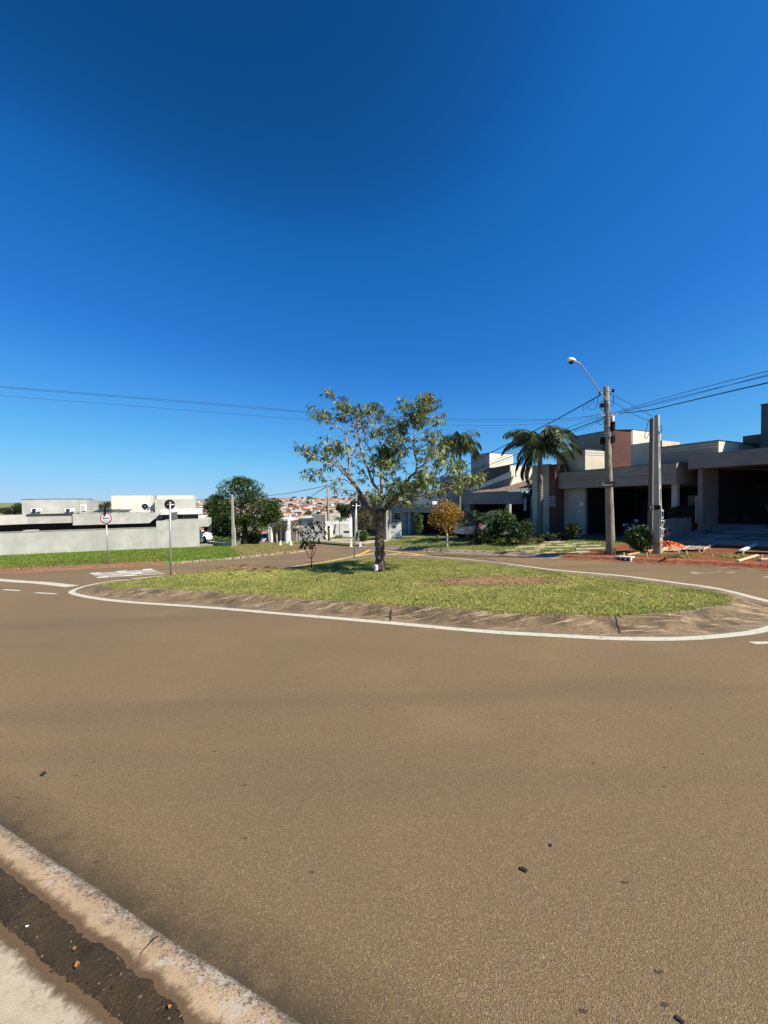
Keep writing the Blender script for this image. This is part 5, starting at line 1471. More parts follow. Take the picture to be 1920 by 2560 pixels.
def plants():
    # golden tree across the street
    b = yhit(1118, 1368); Y = b[1]; k = Y / F
    small_tree('golden_tree', 'small golden leaved tree with thin white trunk by the far kerb', 'tree', b, at(1113, 1291, Y), 39 * k, 37 * k, 'leaf_gold', 105, 0.14, 0.055, 'white_bark', 0.055, clump=0.30, per=26)
    # olive tree behind the trunk of the island tree
    c = FR.P(-40.5, 17.6, 0); b = np.array([c[0], c[1], yard_h(c[0], c[1])]); Y = b[1]; k = Y / F
    small_tree('olive_tree', 'sparse olive brown tree before the dark grey house', 'tree', b, at(930, 1303, Y), 48 * k, 42 * k, 'leaf_olive', 150, 0.22, 0.06, 'dark_bark', 0.07, clump=0.4)
    # hedge before the tile house
    for (px, py, rx, ry, lab) in ((1236, 1325, 22, 30, 'broad green hedge bush lit by sun before the carport'), (1262, 1305, 18, 22, 'upper clump of green hedge rising beside the carport')):
        b = yhit(px, 1358); Y = b[1] + 0.5; k = Y / F
        small_tree('hedge_bush', lab, 'bush', b, at(px, py, Y), rx * k, ry * k, 'leaf_hedge', 130, 0.12, 0.07, 'dark_bark', 0, clump=0.2)
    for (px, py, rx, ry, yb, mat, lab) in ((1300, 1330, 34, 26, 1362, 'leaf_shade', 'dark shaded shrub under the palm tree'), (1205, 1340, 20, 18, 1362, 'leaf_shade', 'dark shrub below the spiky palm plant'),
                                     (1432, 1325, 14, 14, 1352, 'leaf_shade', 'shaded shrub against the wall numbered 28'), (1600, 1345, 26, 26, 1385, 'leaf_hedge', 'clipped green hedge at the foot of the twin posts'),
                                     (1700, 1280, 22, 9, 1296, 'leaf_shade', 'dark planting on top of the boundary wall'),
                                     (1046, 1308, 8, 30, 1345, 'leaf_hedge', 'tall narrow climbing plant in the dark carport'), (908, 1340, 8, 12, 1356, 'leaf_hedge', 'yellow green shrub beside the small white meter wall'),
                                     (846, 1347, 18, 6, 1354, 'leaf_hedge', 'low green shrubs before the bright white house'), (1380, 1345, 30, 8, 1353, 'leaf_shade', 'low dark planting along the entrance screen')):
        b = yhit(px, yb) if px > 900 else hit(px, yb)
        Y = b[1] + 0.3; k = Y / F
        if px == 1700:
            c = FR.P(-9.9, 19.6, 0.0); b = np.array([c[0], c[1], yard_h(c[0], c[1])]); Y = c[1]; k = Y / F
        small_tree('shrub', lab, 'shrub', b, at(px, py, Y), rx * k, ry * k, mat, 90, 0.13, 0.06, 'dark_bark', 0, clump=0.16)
    for (px, yb, h, lab) in ((1272, 1356, 12, 'tiny round shrub on the lawn, leftmost of three'), (1312, 1361, 20, 'largest of three small shrubs on the lawn'), (1352, 1358, 12, 'tiny shrub on the lawn by the stepping slabs')):
        b = yhit(px, yb); k = b[1] / F
        small_tree('small_shrub', lab, 'shrub', b, b + np.array([0, 0, h * 0.55 * k]), h * 0.6 * k, h * 0.5 * k, 'leaf_olive', 40, 0.08, 0.025, 'dark_bark', 0.012, 'young shrubs on the front lawn', clump=0.09, per=14)
    # bushes and trees behind the low wall at the left house
    for (px, py, rx, ry, mat, lab) in ((575, 1338, 30, 16, 'leaf_hedge', 'wide green bush behind the low white wall'), (548, 1330, 22, 20, 'leaf_dark', 'dark bush behind the white car'), (634, 1345, 16, 18, 'leaf_hedge', 'green bush right of the dark tree trunk'),
                                       (530, 1352, 40, 4, 'leaf_hedge', 'low trimmed green planting along the top of the low wall')):
        Y = 39.5; c = at(px, py, Y); b = np.array([c[0], c[1], z0(c[0], c[1])]); k = Y / F
        if py == 1352: Y = 36.5; c = at(545, py, Y); b = np.array([c[0], c[1], z0(c[0], c[1])])
        small_tree('bush', lab, 'bush', b, c, rx * k, ry * k, mat, 110, 0.2, 0.09, 'dark_bark', 0, clump=0.3)
    Y = 46; c = at(532, 1272, Y); k = Y / F; x = at(528, 1350, Y); b = np.array([x[0], Y, z0(x[0], Y)])
    small_tree('dark_tree', 'slender dark tree right of the flat roofed grey house', 'tree', b, c, 17 * k, 26 * k, 'leaf_dark', 90, 0.3, 0.1, 'dark_bark', 0.14, clump=0.4)
    # bare street trees before the white and brown house
    for (px, yb, yt, lab) in ((708, 1358, 1318, 'thin leafless street tree by the white house, right of two'), (690, 1352, 1312, 'small tree with yellowing leaves by the white house, left of two'), (745, 1348, 1318, 'small brownish tree before the grey and white house')):
        Y = 58; x = at(px, yb, Y); b = np.array([x[0], Y, z0(x[0], Y)]); k = Y / F
        small_tree('street_tree', lab, 'tree', b, at(px, yt, Y), 15 * k, 17 * k, 'leaf_olive', 36, 0.28, 0.06, 'dark_bark', 0.07, 'small street trees by the white houses', clump=0.4, per=12)
plants()

def sapling():
    b = hit(778, 1421, isl_h); Y = b[1]; k = Y / F
    r = thing('sapling', b, 'young spindly sapling with dark leaves on the island, left of the big tree', 'tree')
    q = lambda x, y, d=0: at(660 + x / 6.912, 1220 + y / 6.912, Y + d)
    br = [[(822, 1390), (822, 1250), (820, 1150)], [(822, 1230), (770, 1170), (720, 1070), (690, 1000), (700, 900)], [(820, 1160), (840, 1060), (850, 950), (880, 850), (960, 820)], [(822, 1210), (870, 1120), (900, 1040)],
          [(840, 1060), (800, 900), (770, 760), (780, 640), (790, 560)], [(690, 1000), (680, 920), (720, 780), (760, 700)], [(880, 850), (960, 760), (1040, 700), (1060, 660)], [(780, 640), (860, 610), (960, 600), (1000, 620)]]
    for i, p in enumerate(br):
        P = np.array([q(x, y, 0.06 * math.sin(i * 2 + j)) for j, (x, y) in enumerate(p)])
        if i == 0: P[0] = b - [0, 0, .05]
        MB().tube(catmull(P, 4), np.linspace(0.024 if i < 1 else 0.014, 0.006, (len(P) - 1) * 4 + 1), 6).build('stem', M['dark_bark'], r, smooth=True)
    cl = [(780, 580, 14), (840, 600, 14), (880, 580, 8), (800, 640, 10), (790, 690, 12), (760, 740, 12), (720, 790, 12), (700, 850, 8), (670, 930, 16), (690, 980, 20), (660, 950, 8), (740, 1000, 10), (720, 920, 8), (860, 950, 10), (850, 990, 10), (980, 620, 8), (940, 640, 6), (1040, 690, 8),
          (1080, 690, 8), (1030, 720, 8), (920, 760, 6), (860, 730, 5), (790, 820, 5), (880, 830, 5), (970, 830, 3), (910, 1040, 5), (890, 790, 4), (830, 870, 4)]
    C = np.array([q(x, y, RNG.normal(0, 0.14)) for x, y, n in cl])
    leaf_cloud('crown', C, np.array([max(2, n * 0.55) for *_, n in cl]), 0.085, 0.155, 0.070, M['leaf_sapling'], r, 0.4, 0.0)
sapling()

def palm(label, base, crown, n_fr, L, leaf, trunk_r, mat='leaf_palm', seed=1, name='palm_tree', cat='palm tree', droop=1.0, elev=(0.1, 1.2), hang=0.8, dens=34, fr_list=None, bark='palm_bark', shaft=True):
    g = np.random.default_rng(seed)
    r = thing(name, base, label, cat)
    base = np.asarray(base, float); crown = np.asarray(crown, float)
    if trunk_r:
        pts = np.array([base - [0, 0, 0.1], base * 0.6 + crown * 0.4 + [0.03, 0, 0], crown])
        C = catmull(pts, 7); n = len(C)
        rad = trunk_r * np.interp(np.linspace(0, 1, n), [0, 0.15, 0.6, 0.85, 1], [1.25, 1.05, 1.0, 0.9, 0.55])
        MB().tube(C, rad, 12).build('trunk', M[bark], r, smooth=True)
        if shaft:
            MB().tube(np.array([crown - [0, 0, 0.45], crown - [0, 0, 0.1], crown + [0, 0, 0.35]]), [trunk_r * 0.85, trunk_r * 0.7, trunk_r * 0.3], 10).build('crownshaft', M['leaf_hedge'], r, smooth=True)
    for i in range(n_fr):
        if fr_list: az, el, ln = fr_list[i]
        else: az = 2 * math.pi * i / n_fr + g.normal(0, 0.15); el = g.uniform(*elev); ln = L * g.uniform(0.85, 1.1)
        h = np.array([math.cos(az), math.sin(az), 0]); m = 18
        ts = np.linspace(0, 1, m)
        ang = el - (1.5 * droop + el * 0.4) * ts ** 1.3
        step = ln / (m - 1)
        P = [crown + h * 0.03]
        for a in ang[:-1]: P.append(P[-1] + (h * math.cos(a) + np.array([0, 0, math.sin(a)])) * step)
        P = np.array(P)
        f = MB().tube(P, np.linspace(0.030, 0.006, m) * (L / 2.0), 5).build('frond', M['leaf_hedge'] if mat != 'leaf_shade' else M['leaf_shade'], r, smooth=True)
        K = dens; u = np.linspace(0.12, 0.99, K)
        pos = np.stack([np.interp(u, ts, P[:, j]) for j in range(3)], 1)
        tg = unit(np.stack([np.interp(u, ts, np.gradient(P[:, j])) for j in range(3)], 1))
        sd = unit(np.cross(tg, np.array([0, 0, 1.0])))
        PP, DD, SS, LL = [], [], [], []
        for s in (-1, 1):
            d = unit(sd * s * g.uniform(0.5, 0.9, (K, 1)) + tg * g.uniform(0.35, 0.7, (K, 1)) + np.array([0, 0, -1]) * hang * g.uniform(0.5, 1.2, (K, 1)))
            PP.append(pos); DD.append(d); SS.append(unit(np.cross(d, tg) + 1e-3)); LL.append(leaf * np.interp(u, [0, .2, .6, 1], [.6, 1, .95, .35]) * g.uniform(.85, 1.15, K))
        V, Fc = leaf_faces(np.vstack(PP), np.vstack(DD), np.vstack(SS), np.hstack(LL), leaf * 0.085, 0.1, 0.35)
        np_mesh('leaflets', V, Fc, M[mat], f)
    return r

def palms():
    # the tall palm before the entrance screen
    t_, _z = FR.S(1349, 1345, 18.75); b = FR.P(t_, 18.75, 0); b[2] = yard_h(b[0], b[1]); Y = b[1]
    c = at(1350, 1116, Y)
    fl = [(math.pi * 0.97, 0.95, 2.35), (math.pi * 1.05, 0.35, 2.45), (math.pi * 0.88, -0.25, 2.0), (math.pi * 1.15, 0.75, 2.2), (0.05, 0.85, 2.4), (0.35, 0.45, 2.3), (-0.25, 0.30, 2.3), (-0.1, -0.1, 2.1), (math.pi / 2, 1.1, 2.1), (-math.pi / 2, 1.05, 2.0),
          (-math.pi / 2 + .5, 0.6, 2.2), (-math.pi / 2 - .6, 0.5, 2.2), (math.pi * 0.75, 0.6, 2.2), (math.pi * 0.25, 0.7, 2.2), (math.pi * 1.3, 0.0, 2.0), (math.pi * 1.02, -0.75, 2.1), (0.6, 0.1, 2.1)]
    fl = [(a, e + (0.22 if e > 0 else 0.0), l * 1.15) for a, e, l in fl] + [(2.4, -0.5, 2.3), (-2.6, 0.3, 2.3), (-0.7, 0.3, 2.3), (1.0, 0.5, 2.3), (2.0, 1.1, 2.3), (-1.2, 1.42, 2.1), (0.3, 1.45, 2.2), (2.9, 1.4, 2.2), (-0.5, 1.3, 2.2), (2.2, 1.45, 2.0), (0.1, 1.15, 2.5), (3.1, 1.15, 2.5)]
    palm('tall feathery palm tree with ringed pale trunk before the entrance screen', b, c, len(fl), 2.5, 0.62, 0.155, fr_list=fl, droop=1.08, hang=0.8, dens=60)
    # smaller palm behind the island tree
    t_, _z = FR.S(1147, 1330, 18.2); b = FR.P(t_, 18.2, 0); b[2] = yard_h(b[0], b[1]); Y = b[1]
    c = at(1150, 1110, Y)
    palm('slim palm with a bushy drooping head behind the island tree', b, c, 26, 2.1, 0.75, 0.10, seed=3, droop=1.35, elev=(0.0, 1.45), hang=1.2, dens=34)
    # spiky low palm in the shade of the carport
    b = yhit(1192, 1360); Y = b[1]
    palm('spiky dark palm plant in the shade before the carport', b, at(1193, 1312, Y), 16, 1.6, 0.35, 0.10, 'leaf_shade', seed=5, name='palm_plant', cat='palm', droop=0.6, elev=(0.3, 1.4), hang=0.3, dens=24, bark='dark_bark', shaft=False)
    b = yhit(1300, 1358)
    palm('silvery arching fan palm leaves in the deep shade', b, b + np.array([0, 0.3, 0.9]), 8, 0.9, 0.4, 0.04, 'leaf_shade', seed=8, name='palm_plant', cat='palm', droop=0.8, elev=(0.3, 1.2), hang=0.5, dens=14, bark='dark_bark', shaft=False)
    # small palm before the bright white house far down the street
    Y = 60; x = at(849, 1349, Y); b = np.array([x[0], Y, z0(x[0], Y)])
    palm('thin young palm before the bright white house', b, at(848, 1296, Y), 9, 1.3, 0.5, 0.05, seed=9, droop=1.1, elev=(0.2, 1.2), hang=0.8, dens=14, shaft=False)
palms()

# ================================================================== POLES, SIGNS, WIRES
def round_sign(base, top_px, disc_px, disc_r, label, face, pole_r=0.03, cap=None, yaw=0.0):
    """road sign on a steel tube; face: 'front' shows the arrow, 'back' the dark rear"""
    Y = base[1]
    r = thing('road_sign', base, label, 'sign')
    top = at(top_px[0], top_px[1], Y)
    MB().tube(np.array([base - [0, 0, 0.1], (base + top) / 2, top]), pole_r, 10).build('pole', M['steel'], r, smooth=True)
    c = at(disc_px[0], disc_px[1], Y)
    nrm = np.array([math.sin(yaw), -math.cos(yaw), 0.0])       # towards the viewer
    sx = np.array([math.cos(yaw), math.sin(yaw), 0.0])
    up = np.array([0, 0, 1.0])
    if face == 'front':
        c = c + nrm * (pole_r + 0.02)
        MB().lathe(c, [(disc_r, -0.006), (disc_r, 0.0)], 40, nrm).build('plate', M['sign_red'], r)
        MB().lathe(c, [(disc_r * 0.82, 0.0005), (disc_r * 0.82, 0.003)], 40, nrm).build('face', M['sign_white'], r)
        a = disc_r * 0.56
        P = lambda x, z: c + sx * x + up * z + nrm * 0.0035
        th = disc_r * 0.065
        poly = [(-a, 0), (-a * 0.55, disc_r * 0.17), (-a * 0.62, th), (a * 1.05, th), (a * 1.05, -th), (-a * 0.62, -th), (-a * 0.55, -disc_r * 0.17)]
        m = MB(); m.prism([P(*q) for q in poly], nrm * 0.002); m.build('arrow', M['black'], r)
    else:
        c = c - nrm * (pole_r + 0.015)
        MB().lathe(c, [(disc_r, -0.006), (disc_r, 0.0)], 40, -nrm).build('plate', M['sign_back'], r)
        MB().lathe(c, [(disc_r * 1.02, -0.004), (disc_r * 1.02, 0.004)], 40, -nrm).build('rim', M['sign_white'], r)
        b0 = at(disc_px[0] - disc_r * 0.94 * F / Y, disc_px[2], Y); b1 = at(disc_px[0] + disc_r * 0.94 * F / Y, disc_px[2], Y)
        o = nrm * (-pole_r - 0.002)
        MB().beam(b0 + o, b1 + o, 0.02, 0.035).build('bracket', M['sign_white'], r)
    if cap:
        a, b = at(cap[0], cap[1], Y), at(cap[0], cap[2], Y)
        o = nrm * (pole_r + 0.035) if face == 'front' else 0
        MB().box((a + b) / 2 + o, (0.065, 0.05, abs(a[2] - b[2]))).build('cap', M['black'], r, bevel=0.006)
    return r

b1_ = hit(271, 1409, verge_h)
round_sign(b1_, (265.5, 1300), (266.5, 1295.5), 14.5 * b1_[1] / F, 'round white sign with red ring and black arrow pointing left', 'front', 0.028, (265, 1267, 1288))
b2_ = hit(427, 1440, isl_h)
round_sign(b2_, (425, 1254), (423.5, 1261, 1261.5), 12.4 * b2_[1] / F, 'dark back of a round sign on the left end of the island', 'back', 0.028, yaw=0.25)
b3_ = hit(885, 1398, isl_h)
round_sign(b3_, (890.5, 1258), (890.5, 1263, 1264), 11 * b3_[1] / F, 'dark back of a round sign behind the island, left of the tree trunk', 'back', 0.028, yaw=-0.1)

POLE = yhit(1527, 1386)
def utility_pole():
    b = POLE; Y = b[1]; k = Y / F
    r = thing('utility_pole', b, 'round concrete utility pole with long lamp arm, boxes and street name plate', 'utility pole')
    P = np.array([b - [0, 0, 0.2], at(1527, 1384, Y), at(1524, 1250, Y), at(1521, 1130, Y), at(1518, 1040, Y), at(1515.5, 967, Y)])
    # keep the shaft straight and upright
    top = P[-1]; w = np.array([11, 10.6, 9.0, 7.8, 6.8, 6.0]) * k
    zs = P[:, 2]; u = (zs - b[2]) / (top[2] - b[2])
    P = np.column_stack([b[0] + (top[0] - b[0]) * u, np.full(6, Y), zs])
    MB().tube(P, w, 18).build('shaft', M['pole'], r, smooth=True)
    def on(py): 
        z = at(1520, py, Y)[2]; q = (z - b[2]) / (top[2] - b[2])
        return np.array([b[0] + (top[0] - b[0]) * q, Y, z]), np.interp(q, u, w)
    # steel bands
    for py in (978, 1000, 1012, 1032, 1048, 1066, 1084, 1092):
        c, rr = on(py)
        MB().lathe(c - [0, 0, 0.02], [(rr + 0.012, 0), (rr + 0.012, 0.045)], 18).build('band', M['steel'], r, smooth=False)
    # lamp arm reaching over the street
    a0 = at(1520.5, 1005, Y - 0.12); d = 0.85
    A = np.array([a0, at(1500, 980, Y - 0.3 * d), at(1470, 935, Y - 0.72 * d), at(1452, 911, Y - 0.92 * d), at(1445, 906, Y - 0.98 * d), at(1438, 903, Y - 1.05 * d)])
    arm = MB().tube(catmull(A, 4), 0.019, 8).build('lamp_arm', M['steel'], r, smooth=True)
    h = A[-1]; dr = unit((A[-1] - A[-2]) * np.array([1, 1, 0.2]))
    hd = MB()
    s = np.cross(dr, [0, 0, 1.0]); s /= np.linalg.norm(s); upv = np.cross(s, dr)
    rings = []
    for q, wd, ht in ((-0.02, 0.03, 0.03), (0.05, 0.075, 0.05), (0.14, 0.11, 0.085), (0.24, 0.11, 0.09), (0.32, 0.085, 0.07), (0.37, 0.03, 0.03)):
        rings.append([h + dr * q + s * wd * math.cos(a) + upv * (ht * math.sin(a) if math.sin(a) > 0 else ht * 0.75 * math.sin(a)) for a in np.linspace(0, 2 * math.pi, 14, endpoint=False)])
    V = np.array(rings).reshape(-1, 3); n = 14
    hd.add(V, [(i * n + j, i * n + (j + 1) % n, (i + 1) * n + (j + 1) % n, (i + 1) * n + j) for i in range(5) for j in range(n)] + [tuple(range(n)), tuple(5 * n + j for j in range(n))])
    lh = hd.build('lamp_head', M['ac_white'], r, smooth=True)
    MB().lathe(h + dr * 0.20 - upv * 0.055, [(0.095, 0), (0.085, -0.05), (0.04, -0.085)], 16, upv).build('lamp_bowl', M['glass'], lh, smooth=True)
    # insulators and brackets near the top
    for sx, py in ((-1, 982), (1, 977)):
        c, rr = on(py)
        br = MB().beam(c + [sx * rr, 0, 0], c + [sx * (rr + 0.16), -0.02, 0], 0.03, 0.05).build('bracket', M['steel'], r)
        MB().lathe(c + [sx * (rr + 0.15), -0.02, -0.07], [(0.03, 0), (0.055, 0.03), (0.04, 0.06), (0.058, 0.09), (0.03, 0.13)], 12).build('insulator', M['black'], br, smooth=True)
    for py in (1036, 1040):
        c, rr = on(py)
        MB().beam(c + [-rr - 0.25, -0.05, 0], c + [rr + 0.3, -0.05, 0.02], 0.035, 0.035).build('bracket', M['steel'], r)
    # boxes
    def boxp(x, y0, y1, w_px, dy, name, mat='black'):
        a, c2 = at(x, y0, Y + dy), at(x, y1, Y + dy)
        return MB().box((a + c2) / 2, (w_px * k, 0.16, abs(a[2] - c2[2]))).build(name, M[mat], r, bevel=0.015)
    boxp(1507, 1008, 1018, 9, -0.05, 'photocell_box'); boxp(1532, 1055, 1077, 7, -0.06, 'junction_box'); boxp(1531, 1041, 1055, 6, -0.05, 'white_box', 'ac_white')
    boxp(1509, 1093, 1111, 13, 0.06, 'splice_box'); boxp(1531, 1089, 1107, 9, -0.06, 'splice_box')
    for i, x in enumerate((1507, 1511)):
        MB().tube(catmull(np.array([at(x, 1111, Y), at(x + 2, 1117, Y), at(x - 1, 1122, Y), at(x + 3, 1128, Y)]), 4), 0.016, 5).build('cable_tail', M['wire'], r)
    # loops of spare cable
    for loop in ([(1512, 1000), (1498, 1008), (1500, 1020), (1513, 1030)], [(1524, 1018), (1533, 1010), (1534, 990)], [(1514, 1050), (1503, 1062), (1496, 1058), (1492, 1050)], [(1533, 1078), (1537, 1083), (1534, 1090)], [(1522, 1100), (1526, 1060), (1526, 1040), (1519, 1010)]):
        MB().tube(catmull(np.array([at(x, y, Y - 0.2) for x, y in loop]), 5), 0.012, 5).build('cable_loop', M['wire'], r)
    # street name plate
    c = at(1519, 1211, Y - 0.22)
    pl = MB().box(c, (0.60, 0.02, 0.235), np.array([[1, -0.02, 0.02], [0.02, 1, 0], [-0.02, 0, 1]])).build('street_plate', M['sign_back'], r, bevel=0.004)
    number_text('plate_text', 'RUA', 0.062, pl, c + [-0.25, -0.012, 0.028], (1, -0.02, 0.02), (-0.02, 0, 1), M['soft_grey'], (0, -0.1, 0))
    m = MB(); g = np.random.default_rng(2); x = -0.25
    while x < 0.24:
        w_ = g.uniform(0.018, 0.034); hgt = g.choice([0.038, 0.038, 0.05])
        if g.random() > 0.12: m.box(c + [x + w_ / 2, -0.012, -0.045 + hgt / 2 + x * 0.02], (w_ * 0.7, 0.003, hgt))
        x += w_
    tag(m.build('plate_marks', M['soft_grey'], pl), kind='stuff')
utility_pole()

def slotted_post(label, base, top_px, w0, w1, mat, slots=True, name='service_post'):
    """tapering concrete service post with slots in its narrow face"""
    Y = base[1]; k = Y / F
    r = thing(name, base, label, 'post')
    top = at(top_px[0], top_px[1], Y)
    ax, ay = FR.u, FR.n
    H = top[2] - base[2]
    def ring(z, w, d, dx=0):
        c = base + np.array([0, 0, z]) + (top - base) * np.array([1, 1, 0]) * (z / H)
        return [c - ax * w / 2 - ay * d / 2, c + ax * w / 2 - ay * d / 2, c + ax * w / 2 + ay * d / 2, c - ax * w / 2 + ay * d / 2]
    zs = [-0.2, H]
    V = np.vstack([ring(-0.2, w0, w0 * 0.8), ring(H * 0.16, w0 * 0.95, w0 * 0.78), ring(H * 0.4, w0 * 0.75, w0 * .66), ring(H, w1, w1 * 0.8)])
    m = MB(); m.add(V, [(i * 4 + j, i * 4 + (j + 1) % 4, (i + 1) * 4 + (j + 1) % 4, (i + 1) * 4 + j) for i in range(3) for j in range(4)] + [(0, 3, 2, 1), (12, 13, 14, 15)])
    m.build('post', M[mat], r, bevel=0.012)
    if slots:
        for q0, q1 in ((0.34, 0.47), (0.50, 0.62), (0.655, 0.77), (0.80, 0.88)):
            w = np.interp((q0 + q1) / 2, [0, .16, .4, 1], [w0, w0 * .95, w0 * .75, w1])
            c = base + np.array([0, 0, H * (q0 + q1) / 2]) + (top - base) * np.array([1, 1, 0]) * (q0 + q1) / 2
            MB().box(c + ax * (w / 2 + 0.0035), (0.006, w * 0.24, H * (q1 - q0)), np.array([ax, ay, [0, 0, 1]])).build('slot', M['post_dark'], r)
    return r, ax, ay, H

def twin_posts():
    bB = yhit(1645, 1384); bA = yhit(1626, 1376)
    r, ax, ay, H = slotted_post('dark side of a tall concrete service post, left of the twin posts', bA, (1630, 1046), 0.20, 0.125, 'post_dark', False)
    r, ax, ay, H = slotted_post('tall slotted concrete service post numbered 74 with meters and orange net at its foot', bB, (1642.5, 1038), 0.25, 0.13, 'post')
    Y = bB[1]
    # meter boxes on the sunlit face
    for q0, q1, mt in ((0.255, 0.32, 'glass'), (0.205, 0.245, 'glass'), (0.125, 0.19, 'dark_grey')):
        c = bB + np.array([0, 0, H * (q0 + q1) / 2])
        g = MB().box(c + ax * 0.115, (0.06, 0.15, H * (q1 - q0)), np.array([ax, ay, [0, 0, 1]])).build('meter', M['cement'], r, bevel=0.008)
        MB().box(c + ax * 0.147, (0.006, 0.10, H * (q1 - q0) * 0.6), np.array([ax, ay, [0, 0, 1]])).build('meter_window', M[mt], g)
    c = bB + np.array([0, 0, H * 0.335]) - ay * 0.14
    pl = MB().box(c - ax * 0.05, (0.42, 0.02, 0.16), np.array([ax, ay, [0, 0, 1]])).build('number_plate', M['sign_back'], r)
    number_text('house_number', '74', 0.17, pl, c - ax * 0.22 - ay * 0.012 - np.array([0, 0, 0.06]), ax, (0, 0, 1), M['sign_white'], -ay)
    for lp in ([(1622, 1050), (1617, 1068), (1612, 1090), (1616, 1096), (1625, 1080)], [(1650, 1062), (1654, 1070), (1652, 1082), (1646, 1078)]):
        MB().tube(catmull(np.array([at(x, y, Y - 0.1) for x, y in lp]), 5), 0.011, 5).build('cable_loop', M['wire'], r)
    # crumpled orange net
    n0 = yhit(1668, 1368); q = np.linspace(-1, 1, 26); X, Yy = np.meshgrid(q, q)
    g = np.random.default_rng(6); Zz = g.random((26, 26)) * 0.16 * (1 - np.clip(np.hypot(X, Yy), 0, 1) ** 2) + 0.10 * np.exp(-(X ** 2 + Yy ** 2) * 2)
    rr = 1 + 0.15 * np.sin(np.arctan2(Yy, X) * 5)
    Pn = n0 + (X * rr)[..., None] * FR.u * 0.55 + (Yy * rr)[..., None] * FR.n * 0.46
    Pn[..., 2] = yard_h(Pn[..., 0], Pn[..., 1]) + Zz + 0.03
    r = thing('safety_net', n0, 'crumpled orange safety net heaped beside the numbered post', 'net')
    MB().grid(Pn).build('heap', M['net'], r)
    C = np.array([bB + ax * g.uniform(.13, .2) * math.cos(a) + ay * g.uniform(.13, .2) * math.sin(a) + np.array([0, 0, 0.02 + 0.5 * abs(math.sin(a * 0.37)) * g.uniform(0.6, 1)]) for a in np.linspace(0, 40, 150)])
    MB().tube(catmull(C, 2), 0.006, 4).build('wrap', M['net'], r)
twin_posts()

def mid_posts():
    for (bx, by, tx, ty, w, lab) in ((967, 1349, 966, 1236, 0.34, 'concrete service post beside a white meter wall, right of the island tree'), (889, 1352, 890, 1232, 0.30, 'concrete service post before the dark house, left of the tree trunk')):
        b = yhit(bx, by)
        slotted_post(lab, b, (tx, ty), w, 0.18, 'post')
    for (x0, x1, y0, y1, lab) in ((973, 1004, 1308, 1347, 'white meter wall attached beside the concrete post near the carport'), (896, 914, 1328, 1351, 'small white meter wall before the dark house')):
        b = yhit((x0 + x1) / 2, y1); Y = b[1]; k = Y / F; w = (x1 - x0) * k; h = (y1 - y0) * k
        r = thing('meter_wall', b, lab, 'wall')
        MB().box(b + [0, 0.2, h / 2 - 0.1], (w, 0.35, h + 0.2)).build('wall', M['white_wall'], r)
        MB().box(b + [0, 0.2, h + 0.025], (w + 0.06, 0.41, 0.05)).build('coping', M['cement_mid'], r)
        MB().box(b + [-w * 0.1, 0.018, h * 0.76], (w * 0.22, 0.01, h * 0.12)).build('meter', M['dark_grey'], r)
        MB().box(b + [-w * 0.2, 0.018, h * 0.45], (w * 0.3, 0.01, h * 0.16)).build('meter_door', M['cement'], r)
    # round poles far down the street
    for (bx, by, tx, ty, w, lab) in ((823, 1358, 818.5, 1209, 0.12, 'concrete utility pole at the far end of the street'), (811, 1352, 812, 1246, 0.07, 'thin pole just left of the far utility pole'), (672, 1356, 670, 1300, 0.10, 'slim pale pole behind the parked silver car, right of two'), (659, 1352, 657, 1306, 0.09, 'slim pale pole behind the parked silver car, left of two'), (604, 1362, 603, 1340, 0.08, 'short pale post left of the dark tree trunk')):
        b = hit(bx, by); Y = b[1] if bx > 800 else b[1] + (0 if bx < 610 else 6)
        b = np.array([at(bx, by, Y)[0], Y, z0(at(bx, by, Y)[0], Y)])
        t = at(tx, ty, Y)
        r = thing('utility_pole' if bx == 823 else 'pole', b, lab, 'utility pole' if bx == 823 else 'pole')
        MB().tube(np.array([b - [0, 0, .2], (b + t) / 2, t]), [w * 1.15, w, w * 0.75], 10).build('shaft', M['post'] if bx < 800 else M['pole'], r, smooth=True)
        if bx == 823:
            for yy in (1213, 1217):
                c = at(818.6, yy, Y); MB().beam(c + [-0.28, -0.05, 0], c + [0.28, -0.05, 0], 0.05, 0.05).build('bracket', M['steel'], r)
            c = at(820.3, 1309, Y - 0.18); MB().box(c, (0.45, 0.15, 0.45)).build('meter_box', M['ac_white'], r)
mid_posts()

def wire(label, pts, rad, mat='wire', sag=0.0):
    P = np.array(pts, float)
    if len(P) == 2:
        u = np.linspace(0, 1, 17)[:, None]; P = P[0] * (1 - u) + P[1] * u; P[:, 2] -= sag * 4 * (u * (1 - u))[:, 0]
    else: P = catmull(P, 5)
    m = MB().tube(P, rad, 5)
    o = m.build('overhead_cable', M[mat], origin=P[0], smooth=True)
    return tag(o, label, 'cable', 'overhead cables')

